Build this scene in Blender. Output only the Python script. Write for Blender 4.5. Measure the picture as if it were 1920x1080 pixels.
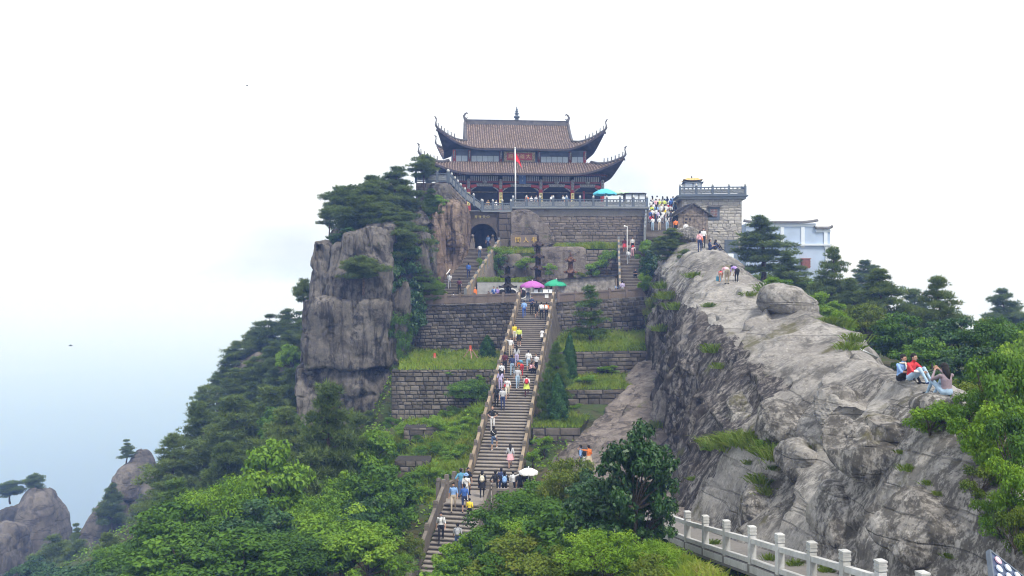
import bpy, bmesh, math, random
import numpy as np
from mathutils import Vector, Matrix
from mathutils.bvhtree import BVHTree

for _o in list(bpy.data.objects):
    bpy.data.objects.remove(_o)
scene = bpy.context.scene
COL = scene.collection
R = math.radians

# ------------------------------------------------------------------ camera
F = 1663.0                       # focal length in pixels of the 1920 px wide photograph
cam_data = bpy.data.cameras.new("camera")
cam_data.sensor_width = 36.0
cam_data.lens = 36.0 * F / 1920.0
cam_data.clip_start = 0.2
cam_data.clip_end = 40000.0
cam = bpy.data.objects.new("camera", cam_data)
cam.location = (0, 0, 0)
cam.rotation_euler = (R(90), 0, 0)
COL.objects.link(cam)
scene.camera = cam

# ------------------------------------------------------------------ world
SUN_ELEV, SUN_AZ = 58.0, 150.0   # azimuth clockwise from +Y (behind the camera, to the right)
world = bpy.data.worlds.new("World")
scene.world = world
world.use_nodes = True
nt = world.node_tree
nt.nodes.clear()
n_out = nt.nodes.new("ShaderNodeOutputWorld")
n_bg = nt.nodes.new("ShaderNodeBackground")
n_sky = nt.nodes.new("ShaderNodeTexSky")
n_sky.sky_type = 'NISHITA'
n_sky.sun_disc = False
n_sky.sun_elevation = R(SUN_ELEV)
n_sky.sun_rotation = R(SUN_AZ)
n_sky.air_density = 1.0
n_sky.dust_density = 3.0
n_tc = nt.nodes.new("ShaderNodeTexCoord")
n_map = nt.nodes.new("ShaderNodeMapping")
n_map.inputs['Scale'].default_value = (1.0, 1.0, 2.2)
n_noise = nt.nodes.new("ShaderNodeTexNoise")
n_noise.inputs['Scale'].default_value = 1.6
n_noise.inputs['Detail'].default_value = 4.0
n_ramp = nt.nodes.new("ShaderNodeMapRange")
n_ramp.inputs['From Min'].default_value = 0.3
n_ramp.inputs['From Max'].default_value = 0.7
n_ramp.inputs['To Min'].default_value = 0.72
n_ramp.inputs['To Max'].default_value = 0.98
n_mix = nt.nodes.new("ShaderNodeMix")
n_mix.data_type = 'RGBA'
n_mix.inputs['B'].default_value = (6.4, 6.6, 6.8, 1)      # thin bright cloud layer
L = nt.links
L.new(n_tc.outputs['Generated'], n_map.inputs['Vector'])
L.new(n_map.outputs['Vector'], n_noise.inputs['Vector'])
L.new(n_noise.outputs['Fac'], n_ramp.inputs['Value'])
L.new(n_ramp.outputs['Result'], n_mix.inputs['Factor'])
n_noise2 = nt.nodes.new("ShaderNodeTexNoise")
n_noise2.inputs['Scale'].default_value = 2.3
n_noise2.inputs['Detail'].default_value = 5.0
n_cl = nt.nodes.new("ShaderNodeMix")
n_cl.data_type = 'RGBA'
n_cl.inputs['A'].default_value = (3.7, 4.05, 4.6, 1)
n_cl.inputs['B'].default_value = (6.9, 7.05, 7.2, 1)
n_r2 = nt.nodes.new("ShaderNodeMapRange")
n_r2.inputs['From Min'].default_value = 0.36
n_r2.inputs['From Max'].default_value = 0.60
L.new(n_map.outputs['Vector'], n_noise2.inputs['Vector'])
L.new(n_noise2.outputs['Fac'], n_r2.inputs['Value'])
L.new(n_r2.outputs['Result'], n_cl.inputs['Factor'])
L.new(n_cl.outputs['Result'], n_mix.inputs['B'])
L.new(n_sky.outputs['Color'], n_mix.inputs['A'])
L.new(n_mix.outputs['Result'], n_bg.inputs['Color'])
n_bg.inputs['Strength'].default_value = 0.10
L.new(n_bg.outputs['Background'], n_out.inputs['Surface'])

# ------------------------------------------------------------------ sun (veiled by thin cloud)
sun_data = bpy.data.lights.new("sun", 'SUN')
sun_data.energy = 1.5
sun_data.angle = R(12)
sun_data.color = (1.0, 0.96, 0.9)
sun = bpy.data.objects.new("sun", sun_data)
_d = Vector((math.sin(R(SUN_AZ)) * math.cos(R(SUN_ELEV)), math.cos(R(SUN_AZ)) * math.cos(R(SUN_ELEV)), math.sin(R(SUN_ELEV))))
sun.rotation_euler = _d.to_track_quat('Z', 'Y').to_euler()
sun.location = _d * 200
COL.objects.link(sun)

# ------------------------------------------------------------------ exposure / render
vs = scene.view_settings
vs.view_transform = 'Standard'
vs.look = 'None'
vs.exposure = 1.2
vs.gamma = 1.0
vs.use_curve_mapping = False
scene.cycles.use_denoising = True
scene.cycles.filter_width = 1.1
scene.cycles.max_bounces = 6
scene.cycles.diffuse_bounces = 3
scene.cycles.glossy_bounces = 2
scene.cycles.transmission_bounces = 4
scene.cycles.transparent_max_bounces = 8
scene.cycles.volume_bounces = 3
scene.cycles.sample_clamp_indirect = 6.0

# ------------------------------------------------------------------ helpers
def W(px, py, Y):
    """world point seen at photo pixel (px, py) at distance Y in front of the camera"""
    return Vector(((px - 960) / F * Y, Y, (540 - py) / F * Y))

_IC = np.array([[x, y, z] for x in (0, 1) for y in (0, 1) for z in (0, 1)], dtype=np.int64)

def vnoise(P, seed=0):
    P = np.asarray(P, dtype=np.float64)
    i = np.floor(P).astype(np.int64)
    f = P - i
    u = f * f * f * (f * (f * 6 - 15) + 10)
    out = np.zeros(len(P))
    for c in _IC:
        q = i + c
        h = (q[:, 0] * 374761393 + q[:, 1] * 668265263 + q[:, 2] * 2147483647 + seed * 1274126177) & 0xffffffff
        h = ((h ^ (h >> 13)) * 1274126177) & 0xffffffff
        h = (h ^ (h >> 16)) & 0xffff
        w = np.ones(len(P))
        for k in range(3):
            w = w * (u[:, k] if c[k] else 1 - u[:, k])
        out += w * h / 65535.0
    return out * 2 - 1

def fbm(P, octv=4, seed=0, gain=0.5, lac=2.03):
    P = np.asarray(P, dtype=np.float64)
    a, s, t = 1.0, np.zeros(len(P)), 0.0
    for k in range(octv):
        s += a * vnoise(P, seed + k * 17)
        t += a
        a *= gain
        P = P * lac + 11.3
    return s / t

def ridged(P, octv=3, seed=0):
    P = np.asarray(P, dtype=np.float64)
    a, s, t = 1.0, np.zeros(len(P)), 0.0
    for k in range(octv):
        s += a * (1 - np.abs(vnoise(P, seed + k * 29)))
        t += a
        a *= 0.5
        P = P * 2.1 + 5.7
    return s / t          # near 1 on the creases

def mesh_np(name, verts, faces, mats=None, midx=None, smooth=False, tone=None):
    """verts Nx3, faces MxK (one K for all)"""
    verts = np.asarray(verts, dtype=np.float32)
    faces = np.asarray(faces, dtype=np.int32)
    me = bpy.data.meshes.new(name)
    me.vertices.add(len(verts))
    me.vertices.foreach_set("co", verts.ravel())
    k = faces.shape[1]
    me.loops.add(faces.size)
    me.loops.foreach_set("vertex_index", faces.ravel())
    me.polygons.add(len(faces))
    me.polygons.foreach_set("loop_start", np.arange(0, faces.size, k, dtype=np.int32))
    me.polygons.foreach_set("loop_total", np.full(len(faces), k, dtype=np.int32))
    if mats:
        for m in (mats if isinstance(mats, (list, tuple)) else [mats]):
            me.materials.append(m)
    if midx is not None:
        me.polygons.foreach_set("material_index", np.asarray(midx, dtype=np.int32))
    if smooth:
        me.polygons.foreach_set("use_smooth", np.ones(len(faces), dtype=bool))
    if tone is not None:
        at = me.attributes.new("tone", 'FLOAT', 'FACE')
        at.data.foreach_set("value", np.asarray(tone, dtype=np.float32))
    me.update(calc_edges=True)
    return me

def link(name, data, parent=None, loc=None, rot=None, scale=None):
    o = bpy.data.objects.new(name, data)
    COL.objects.link(o)
    if parent is not None:
        o.parent = parent
    if loc is not None:
        o.location = loc
    if rot is not None:
        o.rotation_euler = rot
    if scale is not None:
        o.scale = scale
    return o

def tag(o, label=None, cat=None, group=None, kind=None):
    if label: o["label"] = label
    if cat: o["category"] = cat
    if group: o["group"] = group
    if kind: o["kind"] = kind
    return o

def empty(name, loc, rz=0.0, label=None, cat=None, group=None):
    o = link(name, None, None, loc, (0, 0, rz))
    o.empty_display_size = 0.2
    return tag(o, label, cat, group)

class MB:
    """collects shapes into one mesh"""
    def __init__(self, M=None):
        self.v, self.f, self.m, self.M, self.cm = [], [], [], M, 0
    def raw(self, verts, faces, M=None):
        b = len(self.v)
        for p in verts:
            p = Vector(p)
            if M is not None: p = M @ p
            if self.M is not None: p = self.M @ p
            self.v.append(p)
        for fc in faces:
            self.f.append([b + i for i in fc])
            self.m.append(self.cm)
        return self
    def box(self, c, s, rz=0.0, M=None, taper=1.0):
        hx, hy, hz = s[0] / 2, s[1] / 2, s[2] / 2
        t = taper
        vs_ = [(-hx, -hy, -hz), (hx, -hy, -hz), (hx, hy, -hz), (-hx, hy, -hz),
               (-hx * t, -hy * t, hz), (hx * t, -hy * t, hz), (hx * t, hy * t, hz), (-hx * t, hy * t, hz)]
        MM = Matrix.Translation(Vector(c)) @ Matrix.Rotation(rz, 4, 'Z')
        if M is not None: MM = M @ MM
        return self.raw(vs_, [(0, 3, 2, 1), (4, 5, 6, 7), (0, 1, 5, 4), (1, 2, 6, 5), (2, 3, 7, 6), (3, 0, 4, 7)], MM)
    def hexa(self, p8):
        """8 corners: bottom ring then top ring"""
        return self.raw(p8, [(0, 3, 2, 1), (4, 5, 6, 7), (0, 1, 5, 4), (1, 2, 6, 5), (2, 3, 7, 6), (3, 0, 4, 7)])
    def beam(self, a, b, w, h, up=Vector((0, 0, 1))):
        a, b = Vector(a), Vector(b)
        d = (b - a).normalized()
        s = d.cross(up).normalized() * (w / 2)
        u = up * (h / 2)
        return self.hexa([a - s - u, a + s - u, b + s - u, b - s - u, a - s + u, a + s + u, b + s + u, b - s + u])
    def tube(self, pts, rad, n=8, cap=True):
        pts = [Vector(p) for p in pts]
        if not isinstance(rad, (list, tuple)): rad = [rad] * len(pts)
        ring, faces = [], []
        ref = None
        for i, p in enumerate(pts):
            d = (pts[min(i + 1, len(pts) - 1)] - pts[max(i - 1, 0)]).normalized()
            if ref is None:
                ref = Vector((1, 0, 0)) if abs(d.x) < 0.9 else Vector((0, 1, 0))
            a = (ref - d * ref.dot(d)).normalized()
            b = d.cross(a)
            ref = a
            for k in range(n):
                t = 2 * math.pi * k / n
                ring.append(p + (a * math.cos(t) + b * math.sin(t)) * rad[i])
        for i in range(len(pts) - 1):
            for k in range(n):
                faces.append((i * n + k, i * n + (k + 1) % n, (i + 1) * n + (k + 1) % n, (i + 1) * n + k))
        if cap:
            faces.append(tuple(range(n - 1, -1, -1)))
            faces.append(tuple((len(pts) - 1) * n + k for k in range(n)))
        return self.raw(ring, faces)
    def lathe(self, prof, n=12, c=(0, 0, 0), twist=0.0):
        c = Vector(c)
        v, f = [], []
        for (r, z) in prof:
            for k in range(n):
                t = 2 * math.pi * k / n + twist
                v.append(c + Vector((r * math.cos(t), r * math.sin(t), z)))
        for i in range(len(prof) - 1):
            for k in range(n):
                f.append((i * n + k, i * n + (k + 1) % n, (i + 1) * n + (k + 1) % n, (i + 1) * n + k))
        f.append(tuple(range(n - 1, -1, -1)))
        f.append(tuple((len(prof) - 1) * n + k for k in range(n)))
        return self.raw(v, f)
    def ball(self, c, r, n=8, sq=(1, 1, 1)):
        prof = [(max(1e-3, math.sin(math.pi * i / n)) * r, -math.cos(math.pi * i / n) * r) for i in range(n + 1)]
        M = Matrix.Translation(Vector(c)) @ Matrix.Diagonal((sq[0], sq[1], sq[2], 1))
        b = MB(); b.lathe(prof, n + 2)
        return self.raw(b.v, b.f, M)
    def prism(self, poly, a, b):
        """polygon of (u,w) swept: a/b are functions mapping (u,w)->point for the two ends"""
        n = len(poly)
        v = [a(*p) for p in poly] + [b(*p) for p in poly]
        f = [tuple(range(n - 1, -1, -1)), tuple(range(n, 2 * n))] + [(i, (i + 1) % n, n + (i + 1) % n, n + i) for i in range(n)]
        return self.raw(v, f)
    def mesh(self, name, mats, smooth=False):
        me = bpy.data.meshes.new(name)
        me.from_pydata([tuple(p) for p in self.v], [], self.f)
        for m in (mats if isinstance(mats, (list, tuple)) else [mats]):
            me.materials.append(m)
        if any(self.m):
            me.polygons.foreach_set("material_index", np.array(self.m, dtype=np.int32))
        if smooth:
            me.polygons.foreach_set("use_smooth", np.ones(len(me.polygons), dtype=bool))
        me.update()
        return me
    def build(self, name, mats, parent=None, smooth=False, loc=None, rot=None):
        return link(name, self.mesh(name, mats, smooth), parent, loc, rot)

def copy_tree(o, parent=None):
    c = o.copy()
    COL.objects.link(c)
    c.parent = parent
    for ch in o.children:
        copy_tree(ch, c)
    return c

# ------------------------------------------------------------------ materials
def mat_base(name):
    m = bpy.data.materials.new(name)
    m.use_nodes = True
    n = m.node_tree
    b = n.nodes["Principled BSDF"]
    return m, n, b

def plain(name, col, rough=0.7, metal=0.0, var=0.12, scale=8.0, bump=0.0, spec=0.3):
    """one colour broken up by noise"""
    m, n, b = mat_base(name)
    b.inputs['Roughness'].default_value = rough
    b.inputs['Metallic'].default_value = metal
    b.inputs['Specular IOR Level'].default_value = spec
    tc = n.nodes.new("ShaderNodeTexCoord")
    nz = n.nodes.new("ShaderNodeTexNoise")
    nz.inputs['Scale'].default_value = scale
    nz.inputs['Detail'].default_value = 5
    n.links.new(tc.outputs['Object'], nz.inputs['Vector'])
    cr = n.nodes.new("ShaderNodeValToRGB")
    c = Vector(col)
    lo, hi = c * (1 - var * 1.6), c * (1 + var * 1.3)
    cr.color_ramp.elements[0].position, cr.color_ramp.elements[1].position = 0.3, 0.7
    cr.color_ramp.elements[0].color = (*lo, 1)
    cr.color_ramp.elements[1].color = (*[min(1, x) for x in hi], 1)
    n.links.new(nz.outputs['Fac'], cr.inputs['Fac'])
    n.links.new(cr.outputs['Color'], b.inputs['Base Color'])
    if bump:
        bp = n.nodes.new("ShaderNodeBump")
        bp.inputs['Strength'].default_value = bump
        bp.inputs['Distance'].default_value = 0.03
        n.links.new(nz.outputs['Fac'], bp.inputs['Height'])
        n.links.new(bp.outputs['Normal'], b.inputs['Normal'])
    return m

def _mixc(n, fac, a, b_):
    mx = n.nodes.new("ShaderNodeMix"); mx.data_type = 'RGBA'
    for sock, val in ((mx.inputs['Factor'], fac), (mx.inputs['A'], a), (mx.inputs['B'], b_)):
        if hasattr(val, 'is_linked') or hasattr(val, 'links'):
            n.links.new(val, sock)
        elif isinstance(val, (int, float)):
            sock.default_value = val
        else:
            sock.default_value = (*val, 1) if len(val) == 3 else val
    return mx.outputs['Result']

def _noise(n, vec, scale, detail=5, rough=0.55, mapping=None):
    if mapping is not None:
        mp = n.nodes.new("ShaderNodeMapping")
        mp.inputs['Scale'].default_value = mapping[0]
        mp.inputs['Rotation'].default_value = mapping[1] if len(mapping) > 1 else (0, 0, 0)
        n.links.new(vec, mp.inputs['Vector'])
        vec = mp.outputs['Vector']
    nz = n.nodes.new("ShaderNodeTexNoise")
    nz.inputs['Scale'].default_value = scale
    nz.inputs['Detail'].default_value = detail
    nz.inputs['Roughness'].default_value = rough
    n.links.new(vec, nz.inputs['Vector'])
    return nz.outputs['Fac']

def _range(n, val, a, b_, lo=0.0, hi=1.0):
    mr = n.nodes.new("ShaderNodeMapRange")
    mr.inputs['From Min'].default_value = a
    mr.inputs['From Max'].default_value = b_
    mr.inputs['To Min'].default_value = lo
    mr.inputs['To Max'].default_value = hi
    n.links.new(val, mr.inputs['Value'])
    return mr.outputs['Result']

def rock_mat(name, light, dark, stain, stain_amt=0.5, moss=None, streak=0.5, scale=1.0, speck=0.35, moss_at=0.62, lines=0.5, streak_at=0.52, stain_at=0.53, line_map=((0.22, 0.22, 1.7), (0.30, -0.50, 0.0)), relief=1.0, lichen=0.0, lichen_at=0.5):
    """granite: two tones, lichen specks, dark water streaks, optional moss"""
    m, n, b = mat_base(name)
    b.inputs['Roughness'].default_value = 0.92
    b.inputs['Specular IOR Level'].default_value = 0.15
    g = n.nodes.new("ShaderNodeNewGeometry")
    pos = g.outputs['Position']
    big = _noise(n, pos, 0.35 * scale, 6, 0.6)
    c = _mixc(n, _range(n, big, 0.38, 0.62), dark, light)
    mid = _noise(n, pos, 2.2 * scale, 8, 0.7)
    c = _mixc(n, _range(n, mid, 0.48, 0.74, 0, 0.7), c, tuple(x * 0.5 for x in dark))
    sp = _noise(n, pos, 9.0 * scale, 6, 0.75)
    c = _mixc(n, _range(n, sp, 0.56, 0.66, 0, speck), c, tuple(min(0.75, x * 1.55) for x in light))
    c = _mixc(n, _range(n, sp, 0.46, 0.36, 0, speck * 1.2), c, tuple(x * 0.35 for x in dark))
    st = _noise(n, pos, 1.0 * scale, 7, 0.65, ((1.6, 1.6, 0.16),))
    c = _mixc(n, _range(n, st, streak_at, streak_at + 0.12, 0, streak), c, stain)
    pt = _noise(n, pos, 0.55 * scale, 9, 0.72, ((1, 1, 1), (0.5, 0.3, 1.0)))
    c = _mixc(n, _range(n, pt, stain_at, stain_at + 0.07, 0, stain_amt), c, stain)
    if lichen:
        zn = _noise(n, pos, 0.16 * scale, 4, 0.55)
        lf = _noise(n, pos, 3.2 * scale, 9, 0.82, ((1.0, 1.0, 0.55),))
        ml = n.nodes.new("ShaderNodeMath"); ml.operation = 'MULTIPLY'
        n.links.new(_range(n, zn, lichen_at - 0.05, lichen_at + 0.06, 0.0, lichen), ml.inputs[0])
        n.links.new(_range(n, lf, 0.455, 0.53, 0.0, 1.0), ml.inputs[1])
        c = _mixc(n, ml.outputs[0], c, stain)
    # joints: long thin lines along the bedding and an irregular crack net
    ln_ = _noise(n, pos, 0.7 * scale, 5, 0.5, line_map)
    dl = n.nodes.new("ShaderNodeMath"); dl.operation = 'SUBTRACT'; dl.inputs[1].default_value = 0.5
    n.links.new(ln_, dl.inputs[0])
    ab = n.nodes.new("ShaderNodeMath"); ab.operation = 'ABSOLUTE'; n.links.new(dl.outputs[0], ab.inputs[0])
    lmask = _range(n, ab.outputs[0], 0.014, 0.003, 0, lines)
    c = _mixc(n, lmask, c, tuple(x * 0.22 for x in dark))
    if moss is not None:
        ms = _noise(n, pos, 0.42 * scale, 8, 0.7, ((1, 1, 1), (0.2, 1.1, 2.0)))
        c = _mixc(n, _range(n, ms, moss_at, moss_at + 0.07, 0, 0.8), c, moss)
    n.links.new(c, b.inputs['Base Color'])
    bm1 = n.nodes.new("ShaderNodeBump")
    bm1.inputs['Strength'].default_value = 0.7
    bm1.inputs['Distance'].default_value = 0.055 * relief
    n.links.new(mid, bm1.inputs['Height'])
    bm2 = n.nodes.new("ShaderNodeBump")
    bm2.inputs['Strength'].default_value = 0.6
    bm2.inputs['Distance'].default_value = 0.03
    n.links.new(sp, bm2.inputs['Height'])
    n.links.new(bm1.outputs['Normal'], bm2.inputs['Normal'])
    bm3 = n.nodes.new("ShaderNodeBump")
    bm3.invert = True
    bm3.inputs['Strength'].default_value = 0.9
    bm3.inputs['Distance'].default_value = 0.10
    n.links.new(lmask, bm3.inputs['Height'])
    n.links.new(bm2.outputs['Normal'], bm3.inputs['Normal'])
    n.links.new(bm3.outputs['Normal'], b.inputs['Normal'])
    return m

def stone_mat(name, cols, stain, stain_amt=0.4, bump=0.5, rough=0.9):
    """cut stone whose tone changes from piece to piece (object random) with weathering"""
    m, n, b = mat_base(name)
    b.inputs['Roughness'].default_value = rough
    b.inputs['Specular IOR Level'].default_value = 0.2
    oi = n.nodes.new("ShaderNodeObjectInfo")
    cr = n.nodes.new("ShaderNodeValToRGB")
    els = cr.color_ramp.elements
    while len(els) < len(cols): els.new(0.5)
    for k, c_ in enumerate(cols):
        els[k].position = k / max(1, len(cols) - 1)
        els[k].color = (*c_, 1)
    n.links.new(oi.outputs['Random'], cr.inputs['Fac'])
    g = n.nodes.new("ShaderNodeNewGeometry")
    pos = g.outputs['Position']
    fine = _noise(n, pos, 7.0, 6, 0.7)
    c = _mixc(n, _range(n, fine, 0.35, 0.7, 0, 0.45), cr.outputs['Color'], tuple(x * 0.45 for x in cols[0]))
    st = _noise(n, pos, 0.8, 7, 0.65, ((1.3, 1.3, 0.45),))
    c = _mixc(n, _range(n, st, 0.46, 0.66, 0, stain_amt), c, stain)
    n.links.new(c, b.inputs['Base Color'])
    bp = n.nodes.new("ShaderNodeBump")
    bp.inputs['Strength'].default_value = bump
    bp.inputs['Distance'].default_value = 0.04
    n.links.new(fine, bp.inputs['Height'])
    n.links.new(bp.outputs['Normal'], b.inputs['Normal'])
    return m

def leaf_mat(name, cols, trans=0.35, objvar=0.25, rough=0.6, spec=0.25):
    """foliage: tone per leaf (island) and per plant (object)"""
    m = bpy.data.materials.new(name)
    m.use_nodes = True
    n = m.node_tree
    n.nodes.clear()
    out = n.nodes.new("ShaderNodeOutputMaterial")
    g = n.nodes.new("ShaderNodeNewGeometry")
    oi = n.nodes.new("ShaderNodeObjectInfo")
    at = n.nodes.new("ShaderNodeAttribute"); at.attribute_name = "tone"
    def madd(x, k, y=None):
        q = n.nodes.new("ShaderNodeMath"); q.operation = 'MULTIPLY_ADD'
        n.links.new(x, q.inputs[0]); q.inputs[1].default_value = k
        if y is None: q.inputs[2].default_value = 0.0
        else: n.links.new(y, q.inputs[2])
        return q.outputs[0]
    rest = 1.0 - objvar
    v_ = madd(oi.outputs['Random'], objvar)
    v_ = madd(at.outputs['Fac'], rest * 0.6, v_)
    v_ = madd(g.outputs['Random Per Island'], rest * 0.4, v_)
    cr = n.nodes.new("ShaderNodeValToRGB")
    els = cr.color_ramp.elements
    while len(els) < len(cols): els.new(0.5)
    for k, c_ in enumerate(cols):
        els[k].position = k / max(1, len(cols) - 1)
        els[k].color = (*c_, 1)
    n.links.new(v_, cr.inputs['Fac'])
    pr = n.nodes.new("ShaderNodeBsdfPrincipled")
    pr.inputs['Roughness'].default_value = rough
    pr.inputs['Specular IOR Level'].default_value = spec
    n.links.new(cr.outputs['Color'], pr.inputs['Base Color'])
    tr = n.nodes.new("ShaderNodeBsdfTranslucent")
    hs = n.nodes.new("ShaderNodeHueSaturation")
    hs.inputs['Hue'].default_value = 0.48
    hs.inputs['Value'].default_value = 1.3
    n.links.new(cr.outputs['Color'], hs.inputs['Color'])
    n.links.new(hs.outputs['Color'], tr.inputs['Color'])
    mx = n.nodes.new("ShaderNodeMixShader")
    mx.inputs['Fac'].default_value = trans
    n.links.new(pr.outputs['BSDF'], mx.inputs[1])
    n.links.new(tr.outputs['BSDF'], mx.inputs[2])
    n.links.new(mx.outputs[0], out.inputs['Surface'])
    return m

MT = {}
MT['rock'] = rock_mat("granite_ridge", (0.345, 0.328, 0.305), (0.222, 0.207, 0.191), (0.04, 0.037, 0.033), 0.65, (0.085, 0.078, 0.03), 0.45, 0.8, 0.55, 0.59, 0.35, 0.555, 0.55, ((0.10, 0.10, 1.1), (0.30, -0.42, 0.0)), 0.9, 0.8, 0.515)
MT['cliffdark'] = rock_mat("stained_cliff", (0.27, 0.25, 0.232), (0.155, 0.138, 0.127), (0.03, 0.026, 0.025), 0.6, (0.075, 0.08, 0.03), 0.85, 1.0, 0.55, 0.60, 0.4, 0.49, 0.53, ((1.4, 1.4, 0.12), (0.05, 0.05, 0.0)), 0.9, 0.95, 0.40)
MT['slabrock'] = rock_mat("granite_slab", (0.26, 0.225, 0.20), (0.13, 0.11, 0.10), (0.04, 0.033, 0.03), 0.7, (0.10, 0.11, 0.035), 0.3, 1.3, 0.5, 0.60)
MT['pillar'] = rock_mat("granite_pillar", (0.182, 0.166, 0.152), (0.098, 0.089, 0.082), (0.024, 0.022, 0.021), 0.8, (0.05, 0.065, 0.028), 0.8, 1.0, 0.45, 0.64, 0.45, 0.50, 0.53, ((1.6, 1.6, 0.16), (0.12, 0.1, 0.0)))
MT['redrock'] = rock_mat("rust_cliff", (0.31, 0.238, 0.186), (0.175, 0.128, 0.10), (0.05, 0.04, 0.036), 0.65, None, 0.9, 1.0, 0.25)
MT['farrock'] = rock_mat("far_granite", (0.165, 0.148, 0.135), (0.092, 0.083, 0.078), (0.035, 0.032, 0.033), 0.6, (0.06, 0.08, 0.05), 0.5, 0.5, 0.2, 0.66)
MT['soil'] = rock_mat("hillside_soil", (0.10, 0.085, 0.05), (0.05, 0.055, 0.025), (0.03, 0.03, 0.018), 0.5, (0.05, 0.08, 0.02), 0.1, 1.0, 0.2, 0.45)
MT['darkwall'] = stone_mat("dark_wall_stone", [(0.055, 0.049, 0.045), (0.14, 0.123, 0.112), (0.23, 0.205, 0.185), (0.085, 0.076, 0.069)], (0.026, 0.024, 0.022), 0.75)
MT['lowwall'] = stone_mat("mossy_wall_stone", [(0.085, 0.075, 0.066), (0.15, 0.13, 0.113), (0.22, 0.195, 0.17), (0.11, 0.097, 0.085)], (0.03, 0.027, 0.022), 0.65)
MT['ashlar'] = stone_mat("ashlar_stone", [(0.15, 0.125, 0.107), (0.21, 0.178, 0.152), (0.28, 0.24, 0.205), (0.18, 0.155, 0.133)], (0.065, 0.056, 0.05), 0.5)
MT['archwall'] = stone_mat("arch_wall_stone", [(0.10, 0.083, 0.072), (0.145, 0.12, 0.10)], (0.04, 0.034, 0.03), 0.6)
MT['paleashlar'] = stone_mat("pale_block_stone", [(0.34, 0.32, 0.29), (0.45, 0.42, 0.385), (0.53, 0.50, 0.46)], (0.25, 0.23, 0.215), 0.35, 0.35)
MT['mortar'] = plain("mortar", (0.04, 0.036, 0.033), 0.95, var=0.3, scale=5)
MT['mortarpale'] = plain("pale_mortar", (0.24, 0.22, 0.20), 0.95, var=0.25, scale=5)
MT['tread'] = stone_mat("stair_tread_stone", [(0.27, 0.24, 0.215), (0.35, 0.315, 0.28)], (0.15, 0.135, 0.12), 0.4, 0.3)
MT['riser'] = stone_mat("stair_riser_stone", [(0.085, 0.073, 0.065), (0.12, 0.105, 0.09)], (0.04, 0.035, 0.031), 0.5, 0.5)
MT['rail'] = stone_mat("sandstone_rail", [(0.30, 0.235, 0.165), (0.37, 0.295, 0.21), (0.32, 0.265, 0.2)], (0.15, 0.12, 0.09), 0.5, 0.4)
MT['railpost'] = stone_mat("weathered_post_stone", [(0.18, 0.158, 0.138), (0.24, 0.21, 0.18)], (0.085, 0.075, 0.065), 0.5, 0.4)
MT['parapet'] = stone_mat("pinkish_parapet_stone", [(0.19, 0.15, 0.13), (0.23, 0.185, 0.16)], (0.11, 0.09, 0.08), 0.5, 0.3)
MT['bluestone'] = stone_mat("blue_grey_carved_stone", [(0.115, 0.14, 0.175), (0.15, 0.18, 0.22)], (0.08, 0.095, 0.12), 0.3, 0.25)
MT['panelstone'] = stone_mat("carved_panel_stone", [(0.22, 0.235, 0.25), (0.27, 0.29, 0.305)], (0.14, 0.15, 0.165), 0.4, 0.5)
MT['whitestone'] = stone_mat("white_fence_granite", [(0.52, 0.52, 0.51), (0.60, 0.60, 0.59)], (0.28, 0.28, 0.26), 0.5, 0.3, 0.8)
MT['paving'] = stone_mat("path_paving", [(0.21, 0.197, 0.185), (0.27, 0.255, 0.24)], (0.13, 0.12, 0.11), 0.4, 0.3)
MT['tile'] = plain("brown_roof_tile", (0.235, 0.182, 0.155), 0.6, var=0.4, scale=3.0, bump=0.2)
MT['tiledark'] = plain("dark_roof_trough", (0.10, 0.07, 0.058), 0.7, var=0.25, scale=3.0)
MT['ridge'] = plain("grey_roof_ridge", (0.105, 0.10, 0.105), 0.7, var=0.2, scale=2.0)
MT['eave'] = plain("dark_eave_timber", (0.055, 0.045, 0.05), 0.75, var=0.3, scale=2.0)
MT['redwood'] = plain("red_lacquer", (0.33, 0.045, 0.04), 0.5, var=0.2, scale=2.0)
MT['maroon'] = plain("maroon_timber", (0.17, 0.055, 0.05), 0.6, var=0.2, scale=2.0)
MT['carved'] = plain("grey_carved_stone", (0.26, 0.25, 0.235), 0.8, var=0.4, scale=9.0, bump=0.6)
MT['slatgrey'] = plain("pale_rafter_paint", (0.34, 0.33, 0.31), 0.7, var=0.15)
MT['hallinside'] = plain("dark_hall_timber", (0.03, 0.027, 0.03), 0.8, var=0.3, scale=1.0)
MT['shutter'] = plain("blue_grey_shutter", (0.10, 0.12, 0.16), 0.6, var=0.2, scale=1.2)
MT['winglass'] = plain("milky_window_glass", (0.36, 0.42, 0.48), 0.25, var=0.1, scale=0.7, spec=0.5)
MT['gold'] = plain("gold_leaf", (0.85, 0.58, 0.12), 0.4, 0.2, var=0.1)
MT['goldpale'] = plain("pale_gold_board", (0.72, 0.62, 0.26), 0.5, var=0.1)
MT['signred'] = plain("sign_red", (0.33, 0.06, 0.05), 0.55, var=0.15, scale=3)
MT['signframe'] = plain("sign_gilt_frame", (0.27, 0.21, 0.13), 0.55, var=0.35, scale=7, bump=0.5)
MT['signblue'] = plain("sign_blue", (0.06, 0.11, 0.24), 0.55, var=0.15, scale=2)
MT['white'] = plain("white_paint", (0.78, 0.78, 0.78), 0.5, var=0.05)
MT['flag'] = plain("red_flag_cloth", (0.72, 0.02, 0.03), 0.7, var=0.08)
MT['rust'] = plain("rusty_iron", (0.05, 0.031, 0.026), 0.75, 0.2, var=0.45, scale=3.5, bump=0.5)
MT['rustorange'] = plain("orange_rust", (0.12, 0.06, 0.038), 0.8, 0.1, var=0.4, scale=4, bump=0.4)
MT['darkiron'] = plain("dark_iron", (0.04, 0.034, 0.032), 0.65, 0.3, var=0.4, scale=3.0, bump=0.4)
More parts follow.
